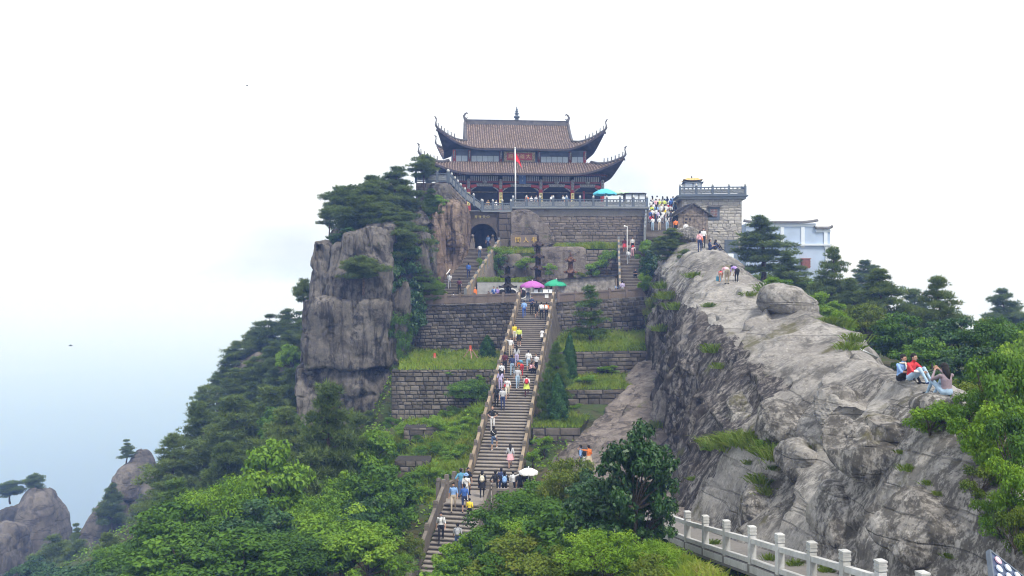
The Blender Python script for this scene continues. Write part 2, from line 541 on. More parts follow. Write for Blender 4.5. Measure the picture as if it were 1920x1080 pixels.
MT['greyboard'] = plain("weathered_boards", (0.27, 0.25, 0.235), 0.85, var=0.3, scale=3.0, bump=0.3)
MT['shackwood'] = plain("shack_timber", (0.20, 0.165, 0.14), 0.85, var=0.35, scale=4.0, bump=0.4)
MT['slate'] = plain("slate_roof", (0.12, 0.115, 0.115), 0.8, var=0.3, scale=4.0, bump=0.3)
MT['yellowtile'] = plain("yellow_glazed_tile", (0.55, 0.36, 0.12), 0.45, var=0.2, scale=4.0)
MT['paleblue'] = plain("pale_blue_render", (0.42, 0.51, 0.66), 0.85, var=0.08, scale=0.5)
MT['paletrim'] = plain("white_blue_trim", (0.68, 0.73, 0.80), 0.8, var=0.06)
MT['brickred'] = plain("red_brick", (0.30, 0.12, 0.095), 0.9, var=0.3, scale=6)
MT['concrete'] = plain("grey_cement", (0.36, 0.36, 0.36), 0.9, var=0.15, scale=2.0)
MT['bark'] = plain("bark", (0.085, 0.068, 0.055), 0.95, var=0.4, scale=6.0, bump=0.8)
MT['barkpine'] = plain("pine_bark", (0.12, 0.085, 0.07), 0.95, var=0.4, scale=6.0, bump=0.8)
MT['metal'] = plain("galvanised_pipe", (0.62, 0.64, 0.66), 0.35, 0.6, var=0.1)
MT['blackmetal'] = plain("black_metal", (0.03, 0.03, 0.033), 0.5, 0.3, var=0.2)
# foliage
MT['broad'] = leaf_mat("broad_leaf", [(0.0116, 0.0303, 0.0039), (0.048, 0.120, 0.011), (0.097, 0.205, 0.018), (0.171, 0.308, 0.034)], 0.3)
MT['bright'] = leaf_mat("bright_leaf", [(0.0220, 0.0534, 0.0039), (0.097, 0.211, 0.011), (0.182, 0.319, 0.021), (0.285, 0.410, 0.046)], 0.3)
MT['deep'] = leaf_mat("deep_leaf", [(0.0060, 0.0198, 0.0050), (0.027, 0.078, 0.016), (0.051, 0.131, 0.030), (0.103, 0.205, 0.057)], 0.22, spec=0.4, rough=0.45)
MT['olive'] = leaf_mat("olive_leaf", [(0.0198, 0.0391, 0.0039), (0.085, 0.142, 0.011), (0.154, 0.205, 0.021), (0.228, 0.194, 0.040)], 0.3)
MT['pine'] = leaf_mat("pine_needle", [(0.0231, 0.0429, 0.0127), (0.088, 0.143, 0.035), (0.147, 0.211, 0.051), (0.224, 0.279, 0.075)], 0.35, 0.25)
MT['pinelit'] = leaf_mat("light_pine_needle", [(0.0187, 0.0391, 0.0077), (0.074, 0.142, 0.021), (0.125, 0.211, 0.032), (0.194, 0.274, 0.051)], 0.25, 0.3)
MT['cypress'] = leaf_mat("cypress_spray", [(0.0060, 0.0253, 0.0050), (0.027, 0.091, 0.016), (0.051, 0.142, 0.025), (0.091, 0.199, 0.040)], 0.2)
MT['grass'] = leaf_mat("grass_blade", [(0.0627, 0.1067, 0.0077), (0.194, 0.308, 0.023), (0.285, 0.388, 0.040), (0.388, 0.376, 0.103)], 0.4, 0.2)
MT['grassdk'] = leaf_mat("tuft_blade", [(0.0314, 0.0627, 0.0060), (0.114, 0.194, 0.018), (0.171, 0.251, 0.034), (0.239, 0.239, 0.068)], 0.35, 0.3)
# =================================================================== land
def stair_z(Y):
    return -12.9 + 11.5 * (Y - 56.5) / 29.5

def stair_x(Y):
    return -1.22 + 3.6 * (Y - 56.5) / 29.5

_tp = []
for (px, py, Y) in [
    # left hillside, near to far
    (600, 1040, 50), (420, 1090, 50), (250, 1120, 50), (60, 1180, 50), (-150, 1350, 50),
    (720, 930, 62), (560, 930, 65), (400, 1010, 65), (250, 1090, 65), (100, 1190, 65), (-100, 1300, 65),
    (740, 815, 74), (640, 830, 78), (540, 830, 80), (420, 905, 80), (300, 1000, 80), (180, 1110, 80), (50, 1230, 80), (-200, 1400, 80),
    (600, 665, 105), (540, 725, 108), (480, 775, 110), (420, 880, 110), (350, 1010, 110), (270, 1130, 110), (150, 1220, 110), (-100, 1350, 110),
    (600, 740, 125), (500, 830, 130), (400, 880, 130), (250, 1080, 130), (0, 1250, 140),
    # along the stairs
    (845, 945, 57), (850, 880, 61), (876, 815, 65), (830, 800, 69), (760, 800, 72), (905, 770, 69),
    (1000, 830, 64), (1010, 790, 68), (1020, 740, 74), (1120, 760, 70), (1080, 690, 78), (1150, 660, 82), (1010, 880, 60),
    (780, 690, 80), (860, 690, 80), (780, 700, 90), (870, 690, 90),
    # ravine below the stairs
    (1000, 960, 52), (900, 1060, 48), (780, 1085, 48), (700, 1130, 45), (1000, 1030, 44), (1100, 970, 48), (1180, 975, 42),
    (1100, 1040, 38), (1000, 1110, 36), (1220, 1035, 34), (1130, 1110, 32), (1262, 1062, 30), (1330, 1095, 26), (1420, 1130, 23),
    (1250, 1200, 26), (1050, 1250, 28), (900, 1250, 30), (700, 1300, 32), (400, 1350, 35), (100, 1400, 38), (1500, 1220, 19), (1350, 1350, 18),
    # right side behind the rock ridge
    (1400, 540, 90), (1500, 575, 80), (1500, 630, 64), (1600, 670, 55), (1700, 735, 44), (1800, 790, 35), (1900, 850, 30), (1980, 900, 25), (2150, 980, 22),
    (1650, 630, 75), (1780, 660, 65), (1900, 700, 55), (2050, 760, 45), (2200, 800, 40), (1700, 610, 100), (1900, 650, 100), (1550, 560, 110), (2100, 700, 80),
    (1450, 500, 125), (1300, 480, 110), (1600, 580, 140), (1900, 640, 150),
    (1900, 1080, 20), (2000, 1150, 17),
]:
    p = W(px, py, Y)
    _tp.append((p.x, p.y, p.z))
_tp += [(0, 95, -6), (0, 105, -4), (0, 120, -2), (-12, 120, -3), (14, 120, -1), (14, 135, -4), (0, 140, -8), (-12, 100, -4), (12, 96, -3), (20, 100, 2),
        (0, 12, -14), (-10, 12, -16), (10, 10, -11), (-25, 15, -24), (25, 8, -9), (0, 0, -12), (-10, -12, -14), (12, -12, -11), (30, 25, -5), (40, 40, -6),
        (-50, 20, -40), (-70, 50, -58), (-80, 90, -66), (-80, 140, -72), (-50, 170, -55), (0, 175, -40), (40, 170, -32), (70, 120, -34), (75, 60, -30), (70, 15, -26), (50, -20, -24),
        (-30, -20, -30), (30, 100, 1), (50, 90, -10)]
TP = np.array(_tp)

def terrain_np(xy):
    xy = np.asarray(xy, dtype=np.float64)
    out = np.zeros(len(xy))
    for s in range(0, len(xy), 4000):
        q = xy[s:s + 4000]
        d2 = ((q[:, None, :] - TP[None, :, :2]) ** 2).sum(2) + 0.6
        w = d2 ** -1.7
        out[s:s + 4000] = (w * TP[None, :, 2]).sum(1) / w.sum(1)
    P = np.column_stack([xy * 0.22, np.zeros(len(xy))])
    return out + 0.45 * fbm(P, 4, 5)

def terrain_z(x, y):
    return float(terrain_np([[x, y]])[0])

BVH = []     # (tree) of everything one can stand on, for dropping things onto it

def add_bvh(me):
    vs_ = np.empty(len(me.vertices) * 3, dtype=np.float32)
    me.vertices.foreach_get("co", vs_)
    BVH.append(BVHTree.FromPolygons([tuple(p) for p in vs_.reshape(-1, 3).tolist()], [tuple(p.vertices) for p in me.polygons]))

def hit(px, py, far=400.0):
    """nearest standing surface on the sight line of photo pixel (px, py)"""
    d = W(px, py, 1.0).normalized()
    best = None
    for t in BVH:
        h = t.ray_cast(Vector((0, 0, 0)), d, far)
        if h[0] is not None and (best is None or h[3] < best[1]):
            best = (h[0], h[3], h[1])
    return best

def drop(x, y, ztop=60.0):
    best = None
    for t in BVH:
        h = t.ray_cast(Vector((x, y, ztop)), Vector((0, 0, -1)), 300)
        if h[0] is not None and (best is None or h[0].z > best):
            best = h[0].z
    return best

def grid_faces(nr, nc):
    a = np.arange((nr - 1) * (nc - 1))
    r, c = a // (nc - 1), a % (nc - 1)
    i = r * nc + c
    return np.column_stack([i, i + 1, i + nc + 1, i + nc])

def grid_normals(G):
    du = np.gradient(G, axis=1)
    dv = np.gradient(G, axis=0)
    n = np.cross(du, dv)
    return n / (np.linalg.norm(n, axis=2, keepdims=True) + 1e-9)

# ---- one sheet of ground: fine near the camera, stretched out to the valley and the horizon
_ax = np.concatenate([-np.geomspace(14000, 95, 30)[:-1], np.linspace(-95, 90, 150), np.geomspace(90, 14000, 30)[1:]])
_ay = np.concatenate([-np.geomspace(14000, 35, 28)[:-1], np.linspace(-35, 190, 170), np.geomspace(190, 14000, 32)[1:]])
gx, gy = np.meshgrid(_ax, _ay)
_xy = np.column_stack([gx.ravel(), gy.ravel()])
_cx, _cy = np.clip(_xy[:, 0], -80, 75), np.clip(_xy[:, 1], -20, 175)
_z = terrain_np(np.column_stack([_cx, _cy]))
_dist = np.hypot(_xy[:, 0] - _cx, _xy[:, 1] - _cy)
_k = np.clip(_dist / 520.0, 0, 1)
_k = 1 - (1 - _k) ** 1.5
_zv = -430 + 18 * fbm(np.column_stack([_xy / 500.0, np.zeros(len(_xy))]), 4, 9)
_z = _z * (1 - _k) + _zv * _k
me = mesh_np("ground", np.column_stack([_xy, _z]), grid_faces(len(_ay), len(_ax)), MT['soil'], smooth=True)
ground = tag(link("ground", me), "wooded hillside falling away to a hazy valley", None, None, "structure")

def slice_patch(slices, nu, nv):
    """surface through slices [(Y, [(px,py),...]), ...]; far slice first. Returns grid (nv, nu, 3)"""
    rows = []
    for (Y, pts) in slices:
        P = np.array([tuple(W(a, b, Y)) for a, b in pts])
        d = np.concatenate([[0], np.cumsum(np.linalg.norm(np.diff(P, axis=0), axis=1))])
        t = d / d[-1]
        tt = np.linspace(0, 1, nu)
        # smooth interpolation along the slice
        Q = np.column_stack([np.interp(tt, t, P[:, k]) for k in range(3)])
        for _ in range(max(2, nu // 22)):
            Q[1:-1] = Q[1:-1] * 0.5 + 0.25 * (Q[:-2] + Q[2:])
        rows.append(Q)
    A = np.array(rows)                       # (ns, nu, 3)
    ns = len(A)
    t = np.linspace(0, ns - 1, nv)
    i = np.clip(t.astype(int), 0, ns - 2)
    f = (t - i)[:, None, None]
    p0, p1, p2, p3 = A[np.clip(i - 1, 0, ns - 1)], A[i], A[i + 1], A[np.clip(i + 2, 0, ns - 1)]
    return 0.5 * ((2 * p1) + (-p0 + p2) * f + (2 * p0 - 5 * p1 + 4 * p2 - p3) * f ** 2 + (-p0 + 3 * p1 - 3 * p2 + p3) * f ** 3)

def rock_displace(P, N, big=0.5, ledge=0.3, fine=0.06, seed=1, strike=(0.5, 0.6, -0.35), crack=0.25, steep_streak=0.0, bigscale=4.5, wrinkle=1.0):
    """weathered granite relief: swells, stepped ledges along the strike, cracks, grain"""
    s = Vector(strike).normalized()
    a = s.orthogonal().normalized()
    b = s.cross(a)
    B = np.array([tuple(s), tuple(a), tuple(b)])
    Q = P @ B.T
    warp = np.column_stack([fbm(P / 3.0 + 7.1 * k, 3, seed + 40 + k) for k in range(3)])
    h = big * fbm(P / bigscale, 3, seed)
    S = Q * np.array([0.07, 0.34, 0.34]) + warp * 0.5
    r = ridged(S, 2, seed + 3)
    h += wrinkle * ledge * (0.6 - 1.5 * np.clip((r - 0.72) / 0.28, 0, 1) ** 1.5)
    lay = Q[:, 2] * 0.36 + (0.45 + 0.45 * wrinkle) * warp[:, 0] + 0.35 * warp[:, 1] * wrinkle + 0.5 * fbm(P / 11.0, 2, seed + 44)
    saw = lay - np.floor(lay)
    h += ledge * 1.35 * (np.clip(saw / 0.9, 0, 1) - np.clip((saw - 0.9) / 0.1, 0, 1)) * np.clip(0.5 + 1.3 * fbm(P / 6.0, 2, seed + 8), 0, 1)
    lay2 = Q[:, 1] * 0.30 + 0.8 * warp[:, 1] + 0.6 * fbm(P / 9.0, 2, seed + 47)
    saw2 = lay2 - np.floor(lay2)
    h += ledge * 0.8 * (np.clip(saw2 / 0.9, 0, 1) - np.clip((saw2 - 0.9) / 0.1, 0, 1)) * np.clip(0.3 + 1.6 * fbm(P / 5.0 + 9.0, 2, seed + 18), 0, 1)
    fl = ridged(Q * np.array([0.09, 1.05, 1.05]) + warp * 0.8, 2, seed + 90)
    h -= (0.35 + 0.65 * wrinkle) * ledge * 0.42 * np.clip((fl - 0.70) / 0.3, 0, 1) ** 1.4 * np.clip(0.35 + 1.2 * fbm(P / 4.0 + 3.3, 2, seed + 95), 0, 1)
    c = ridged(P * np.array([0.28, 0.28, 0.5]) + warp * 0.35, 2, seed + 60)
    h -= crack * np.clip((c - 0.86) / 0.1, 0, 1)
    h += fine * fbm(P * 1.6, 4, seed + 21, 0.6)
    if steep_streak:
        st = 1 - np.abs(N[:, 2])
        col = ridged(np.column_stack([P[:, 0] * 1.5, P[:, 1] * 1.5, P[:, 2] * 0.05]) + warp * 0.12, 2, seed + 77)
        h += steep_streak * np.clip((st - 0.6) / 0.3, 0, 1) * (0.5 - 1.4 * np.clip((col - 0.6) / 0.4, 0, 1))
    return P + N * h[:, None]

def rock_patch(name, slices, nu, nv, mat, label, flip=False, dark=None, **kw):
    G = slice_patch(slices, nu, nv)
    N = grid_normals(G)
    if flip: N = -N
    # normals must look up / to the camera
    P = rock_displace(G.reshape(-1, 3), N.reshape(-1, 3), **kw)
    f = grid_faces(nv, nu)
    mi = None
    if dark is not None:        # the stained cliff side of the patch is another rock
        col_ = (f[:, 0] % nu) / nu
        ctr = P[f[:, 0]]
        edge = dark[1] + 0.05 * fbm(ctr * 0.5, 3, 55)
        row_ = (f[:, 0] // nu) / nv
        mi = ((col_ < edge) & (row_ < dark[2] + 0.04 * fbm(ctr * 0.4, 3, 56))).astype(int)
        mat = [mat, dark[0]]
    me = mesh_np(name, P, f if flip else f[:, ::-1], mat, mi, smooth=True)
    add_bvh(me)
    return tag(link(name, me), label, None, None, "structure")

ridge_slices = [
    (92, [(1205, 700), (1212, 560), (1222, 480), (1248, 440), (1280, 436), (1310, 445), (1335, 480), (1350, 600)]),
    (86, [(1208, 730), (1214, 560), (1228, 490), (1258, 452), (1290, 446), (1325, 456), (1360, 500), (1380, 620)]),
    (80, [(1212, 770), (1220, 580), (1240, 505), (1275, 464), (1312, 456), (1350, 470), (1390, 520), (1415, 640)]),
    (72, [(1222, 800), (1234, 620), (1256, 540), (1295, 490), (1340, 469), (1385, 488), (1420, 540), (1450, 660)]),
    (66, [(1230, 830), (1244, 660), (1264, 575), (1300, 520), (1360, 495), (1410, 507), (1452, 550), (1500, 680)]),
    (60, [(1238, 860), (1254, 700), (1270, 615), (1303, 560), (1370, 527), (1430, 524), (1485, 552), (1530, 610), (1565, 730)]),
    (54, [(1246, 890), (1268, 760), (1282, 670), (1325, 605), (1400, 562), (1465, 550), (1520, 575), (1570, 640), (1605, 760)]),
    (48, [(1252, 915), (1285, 830), (1303, 735), (1355, 655), (1430, 605), (1505, 580), (1570, 605), (1620, 670), (1660, 800)]),
    (42, [(1262, 960), (1305, 880), (1338, 795), (1400, 700), (1480, 640), (1560, 618), (1628, 645), (1680, 720), (1730, 850)]),
    (36, [(1300, 995), (1345, 920), (1390, 840), (1440, 765), (1515, 695), (1605, 662), (1670, 682), (1735, 765), (1790, 900)]),
    (31, [(1374, 1021), (1410, 950), (1455, 880), (1505, 805), (1580, 734), (1655, 690), (1722, 697), (1797, 775), (1860, 930)]),
    (27, [(1460, 1048), (1500, 980), (1545, 905), (1595, 835), (1655, 764), (1735, 724), (1802, 737), (1867, 822), (1930, 980)]),
    (23, [(1588, 1092), (1615, 1030), (1650, 965), (1695, 895), (1745, 830), (1805, 790), (1870, 812), (1945, 900), (2030, 1050)]),
    (19, [(1776, 1150), (1795, 1090), (1820, 1030), (1850, 970), (1890, 925), (1945, 905), (2010, 940), (2100, 1040), (2230, 1230)]),
    (15, [(2030, 1260), (2045, 1200), (2065, 1140), (2090, 1090), (2130, 1050), (2190, 1035), (2270, 1080), (2380, 1200), (2550, 1450)]),
]
rock_patch("rock_ridge", ridge_slices, 330, 520, MT['rock'], "long grey granite ridge climbing away on the right-hand side of the valley",
           big=1.0, ledge=0.42, fine=0.045, seed=3, strike=(0.72, 0.60, 0.30), crack=0.12, steep_streak=0.75, bigscale=8.0, wrinkle=0.15, dark=(MT['cliffdark'], 0.42, 0.62))
slab_slices = [
    (88, [(1180, 665), (1203, 640), (1250, 600)]),
    (80, [(1175, 700), (1200, 664), (1225, 650), (1270, 635)]),
    (76, [(1160, 720), (1195, 674), (1225, 665), (1275, 650)]),
    (70, [(1100, 785), (1165, 738), (1210, 710), (1275, 690)]),
    (66, [(1050, 830), (1130, 780), (1190, 755), (1280, 725)]),
    (62, [(1010, 872), (1085, 818), (1160, 790), (1285, 765)]),
    (57, [(990, 905), (1060, 872), (1150, 838), (1295, 810)]),
    (52, [(1010, 945), (1090, 905), (1180, 875), (1315, 850)]),
    (46, [(1060, 985), (1130, 945), (1240, 908), (1335, 880)]),
    (40, [(1130, 1020), (1190, 975), (1290, 938), (1365, 910)]),
    (36, [(1180, 1060), (1230, 1010), (1310, 970), (1380, 930)]),
]
rock_patch("rock_slab", slab_slices, 130, 260, MT['slabrock'], "sloping bare rock slab between the stone terraces and the ridge",
           big=0.35, ledge=0.22, fine=0.09, seed=11, strike=(0.8, 0.5, 0.28), crack=0.18)

# ---- blocks and boulders -------------------------------------------------
def block_mesh(name, size, mat, seed, n=44, p=5.0, rough=0.10, taper=(1, 1), col=0.0, chips=0.0, low=0.7, lean=(0, 0), facets=0):
    """rounded, chipped rock block: a cube sphere squared up by exponent p, then weathered. Base at z=0"""
    V, Fc = [], []
    lin = np.tan(np.linspace(-1, 1, n) * math.pi / 4)
    for ax in range(3):
        for sgn in (-1, 1):
            u, v = np.meshgrid(lin, lin)
            q = np.zeros((n * n, 3))
            q[:, ax] = sgn
            q[:, (ax + 1) % 3] = u.ravel()
            q[:, (ax + 2) % 3] = v.ravel()
            ff = grid_faces(n, n) + len(V) * n * n
            V.append(q)
            Fc.append(ff if sgn > 0 else ff[:, ::-1])
    V = np.concatenate(V)
    Fc = np.concatenate(Fc)
    d = V / (np.abs(V) ** p).sum(1, keepdims=True) ** (1 / p)
    S = np.array(size) / 2
    P = d * S
    # outward normals of the superquadric
    N = np.sign(d) * np.abs(d) ** (p - 1) / S
    N /= np.linalg.norm(N, axis=1, keepdims=True) + 1e-9
    if facets:                       # split faces: flatten everything beyond random joint planes
        fr = random.Random(seed * 7 + 1)
        for _ in range(facets):
            nv = Vector((fr.uniform(-1, 1), fr.uniform(-1, 1), fr.uniform(-0.35, 0.6))).normalized()
            nv = np.array(tuple(nv))
            sup = (np.abs(nv) * S).sum()
            q = P @ nv - sup * fr.uniform(0.66, 0.9)
            P = P - np.clip(q, 0, None)[:, None] * nv
    zt = (d[:, 2] + 1) / 2
    P[:, 0] *= 1 + (taper[0] - 1) * zt
    P[:, 1] *= 1 + (taper[1] - 1) * zt
    P[:, 0] += lean[0] * zt
    P[:, 1] += lean[1] * zt
    o = seed * 3.7
    sc = max(size)
    h = sc * rough * fbm(P / (sc * 0.45) + o, 3, seed)
    # planar fracture facets
    cell = np.round(fbm(P / (sc * 0.30) + o, 2, seed + 4) * 5) / 5
    h += sc * rough * 0.9 * cell
    rr = ridged(P * np.array([0.5, 0.5, 0.22]) + o, 3, seed + 9)
    h -= low * 0.35 * np.clip((rr - 0.8) / 0.15, 0, 1)
    h += 0.06 * fbm(P * 1.7 + o, 4, seed + 13, 0.6)
    if col:
        cc = ridged(np.column_stack([P[:, 0] * 0.9, P[:, 1] * 0.9, P[:, 2] * 0.07]) + o, 3, seed + 31)
        h -= col * np.clip((cc - 0.55) / 0.45, 0, 1) ** 1.3
    P = P + N * h[:, None]
    P[:, 2] += S[2]
    # weld the six sheets
    me = mesh_np(name, P, Fc, mat, smooth=True)
    bm = bmesh.new(); bm.from_mesh(me)
    bmesh.ops.remove_doubles(bm, verts=bm.verts, dist=0.002)
    bmesh.ops.recalc_face_normals(bm, faces=bm.faces)
    bm.to_mesh(me); bm.free()
    return me

def block(parent, name, px, pyb, Y, wpx, hpx, depth, mat, seed, rz=0.0, **kw):
    """block whose base centre is seen at (px, pyb); width and height in photo pixels at that distance"""
    me = block_mesh(name, (wpx * Y / F, depth, hpx * Y / F), mat, seed, **kw)
    b = W(px, pyb, Y)
    loc = b - (parent.location if parent is not None else Vector((0, 0, 0)))
    o = link(name, me, parent, loc, (0, 0, rz))
    return o

pil = empty("granite_pillar", W(650, 800, 84), 0, "tall split granite pillar topped with pines left of the stairs", "cliff")
K = MT['pillar']
block(pil, "rock_block", 655, 800, 84, 172, 118, 9.0, K, 2, 0.05, p=16, rough=0.055, low=1.2, col=0.12, facets=9, n=60, lean=(-0.1, 0))
block(pil, "rock_block", 664, 688, 83.6, 150, 128, 8.4, K, 5, -0.08, p=16, rough=0.055, low=1.2, col=0.12, facets=9, n=60, lean=(0.2, 0))
block(pil, "rock_block", 600, 700, 85.5, 72, 140, 6.5, K, 23, 0.15, p=14, rough=0.06, low=1.2, col=0.12, facets=9, n=60, lean=(0.5, 0))
block(pil, "rock_block", 680, 582, 84.2, 124, 148, 7.6, K, 8, 0.1, p=10, rough=0.06, low=1.2, col=0.12, facets=9, n=60, taper=(0.72, 0.7), lean=(0.3, 0.3))
block(pil, "rock_block", 606, 608, 84.8, 42, 158, 4.6, K, 12, 0.1, p=14, rough=0.06, low=1.2, col=0.12, facets=9, n=60, taper=(0.8, 0.8), lean=(-0.1, 0))
block(pil, "rock_block", 640, 580, 83.2, 52, 124, 5.0, K, 15, -0.1, p=6, rough=0.05, taper=(0.55, 0.6), lean=(0.1, 0.5))
block(pil, "rock_block", 712, 470, 87, 90, 48, 8.0, K, 19, 0.1, p=8, rough=0.06, facets=7, taper=(0.7, 0.7))
block(pil, "rock_block", 660, 480, 89, 110, 46, 8.0, K, 29, 0.1, p=8, rough=0.07, facets=7, taper=(0.6, 0.7))
block(pil, "rock_block", 745, 790, 86, 66, 260, 7.0, K, 31, 0.0, p=10, rough=0.06, low=1.2, col=0.12, facets=9, n=60, taper=(0.9, 0.9))
block(pil, "rock_block", 770, 560, 91, 90, 125, 8.0, K, 33, 0.0, p=8, rough=0.06, facets=7, taper=(0.75, 0.8))
block(pil, "rock_block", 762, 430, 97, 120, 44, 9.0, K, 35, 0.0, p=8, rough=0.06, facets=7, taper=(0.75, 0.8))

red = empty("rust_stained_cliff", W(840, 560, 98), 0, "rust-streaked vertical cliff beside the stairs to the arch", "cliff")
K = MT['redrock']
block(red, "rock_block", 842, 560, 101.5, 56, 180, 8.5, K, 41, -0.12, p=6, rough=0.03, col=0.7, taper=(1.0, 1.0), lean=(0.4, 0), n=40)
block(red, "rock_block", 812, 565, 98.5, 46, 170, 7.0, K, 43, 0.2, p=5, rough=0.04, col=0.8, taper=(0.85, 0.8), n=36)
block(red, "rock_block", 852, 470, 100.5, 48, 92, 8.5, K, 47, -0.15, p=6, rough=0.03, col=0.6, taper=(0.95, 0.9), n=36)
block(red, "rock_block", 822, 400, 101.5, 50, 54, 7.0, MT['pillar'], 49, 0.1, p=4, rough=0.06, taper=(0.8, 0.8))

# small outcrops of the wooded ridge behind the pillar
for (px, py, Y, w_, h_, d_, sd) in [(445, 860, 108, 100, 140, 8, 61), (540, 790, 106, 76, 132, 8, 63), (470, 800, 111, 90, 140, 7, 65), (592, 720, 112, 70, 132, 7, 67)]:
    o = block(None, "outcrop", px, py, Y, w_, h_, d_, MT['farrock'], sd, 0.3, p=3.5, rough=0.1, taper=(0.8, 0.8))
for o, lb in zip([x for x in bpy.data.objects if x.name.startswith("outcrop")],
                 ["bare rock outcrop lowest on the pine-covered ridge beside the blue haze", "rock face showing among pines just left of the pillar foot",
                  "pale rock patch under the row of slender ridge pines", "small pale rock at the top of the pine ridge touching the pillar"]):
    tag(o, lb, "rock", "rocks on the pine ridge")

# far peaks at lower left, in the haze
pk = empty("far_peak", W(60, 1120, 150), 0, "rounded granite peak with a flat-topped pine at the far lower left", "peak")
K = MT['farrock']
block(pk, "rock_block", 85, 1130, 150, 92, 214, 14, K, 71, 0.2, p=3.2, rough=0.05, facets=5, taper=(0.62, 0.7), lean=(-0.6, 0))
block(pk, "rock_block", 40, 1130, 155, 110, 190, 14, K, 73, -0.1, p=3.2, rough=0.06, facets=5, taper=(0.7, 0.7))
block(pk, "rock_block", 14, 1150, 138, 92, 168, 10, K, 75, 0.1, p=3, rough=0.06, facets=5, taper=(0.6, 0.7))
block(pk, "rock_block", 2, 1150, 130, 66, 150, 9, K, 77, 0.1, p=3, rough=0.06, facets=5, taper=(0.6, 0.7))
pk2 = empty("far_peak", W(220, 1060, 140), 0, "pointed granite peak with one small pine, between the haze and the pine slope", "peak")
block(pk2, "rock_block", 248, 1030, 140, 128, 186, 14, K, 81, 0.3, p=2.8, rough=0.06, facets=5, taper=(0.35, 0.5), lean=(1.6, 0))
block(pk2, "rock_block", 192, 1090, 135, 122, 156, 12, K, 83, -0.2, p=2.8, rough=0.05, facets=5, taper=(0.5, 0.6), lean=(1.8, 0))
block(pk2, "rock_block", 300, 1040, 132, 104, 146, 10, K, 87, 0.1, p=3, rough=0.07, facets=5, taper=(0.6, 0.6))
block(pk2, "rock_block", 238, 940, 138, 76, 70, 9, K, 89, 0.1, p=2.8, rough=0.06, facets=5, taper=(0.45, 0.6), lean=(0.8, 0))

# boulders lying on the ridge
b1 = block(None, "boulder", 1478, 596, 51, 132, 62, 4.2, MT['rock'], 91, -0.28, p=2.6, rough=0.05, taper=(0.7, 0.8), lean=(-0.5, 0))
b1.rotation_euler = (0, 0.22, -0.15)
tag(b1, "large smooth boulder with an overhanging lip lying on the ridge", "boulder")
b2 = block(None, "boulder", 1754, 778, 23.6, 78, 40, 1.6, MT['rock'], 93, 0.2, p=2.6, rough=0.05, taper=(0.8, 0.8))
tag(b2, "low rounded boulder the lone sitter rests on", "boulder")
b3 = block(None, "boulder", 1285, 460, 84, 70, 32, 4.0, MT['rock'], 95, 0.1, p=2.6, rough=0.06, taper=(0.7, 0.8))
tag(b3, "rounded rock knoll below the wooden shack", "boulder")
# rounded blocks let into the lower face of the ridge
_slabs = [(1478, 790, 150, 66, "rounded block low on the ridge face above the grassy ledge"), (1590, 772, 170, 62, "broad bulge in the middle of the ridge face"), (1500, 848, 120, 58, "dark-seamed block below the rounded one"), (1622, 880, 230, 70, "wide rounded slab in the lower ridge face"),
          (1700, 965, 240, 90, "large smooth slab near the lower right corner"), (1555, 965, 190, 80, "sloping slab above the white fence"), (1425, 935, 140, 66, "broken slab above the fence's left half"), (1668, 812, 150, 48, "low ledge block below the seated couple"), (1390, 760, 110, 60, "stained block where the cliff meets the ridge face")]
for k, (px, py, w_, h_, lb) in enumerate(_slabs):
    q = hit(px, py)
    if q is None: continue
    c, dd, nn_ = q[0], q[0].y, q[2]
    sx, sz = w_ * dd / F, h_ * dd / F
    me = block_mesh("rock_bulge", (sx * 1.25, sz * 2.0, sz * 1.2), MT['rock'], 200 + k, n=56, p=4.5, rough=0.06, facets=9, low=0.6)
    o = link("rock_bulge", me, None, c + nn_ * (-(0.95 if px in (1700, 1555, 1425) else 0.68) * sz) - Vector((0, 0, sz * 0.5)), (0.3, 0.38 + 0.1 * (k % 2), 0.2 * ((k % 3) - 1)))
    tag(o, lb, "rock", "rounded slabs in the ridge face")
# =================================================================== walls, terraces, stairs
rng = random.Random(4)

def unit_block(seed, chamfer=0.07):
    """rough dressed stone, 1x1x1 about its centre, front at -Y"""
    r = random.Random(seed)
    j = lambda a: (r.random() - 0.5) * a
    xs = [-0.5, 0.5]
    v = []
    for z in (-0.5, 0.5):
        for x in xs:
            v.append((x, 0.5, z))
    for z in (-0.5, 0.5):
        for x in xs:
            v.append((x + j(0.02), -0.30 + j(0.1), z + j(0.03)))
    c = chamfer
    for z in (-0.5 + c, 0.5 - c):
        for x in (-0.5 + c * 0.7, 0.5 - c * 0.7):
            v.append((x + j(0.05), -0.5 + j(0.16), z + j(0.06)))
    v.append((j(0.3), -0.56 + j(0.1), j(0.3)))
    f = [(0, 1, 5, 4), (3, 2, 6, 7), (2, 0, 4, 6), (1, 3, 7, 5),
         (4, 5, 9, 8), (7, 6, 10, 11), (6, 4, 8, 10), (5, 7, 11, 9),
         (8, 9, 12), (9, 11, 12), (11, 10, 12), (10, 8, 12)]
    return v, f

BLK = {}
def blocks_of(mat, chamfer=0.07):
    k = (mat.name, chamfer)
    if k not in BLK:
        L_ = []
        for s in range(9):
            v, f = unit_block(s + 1, chamfer)
            L_.append(MB().raw(v, f).mesh("stone", mat))
        BLK[k] = L_
    return BLK[k]

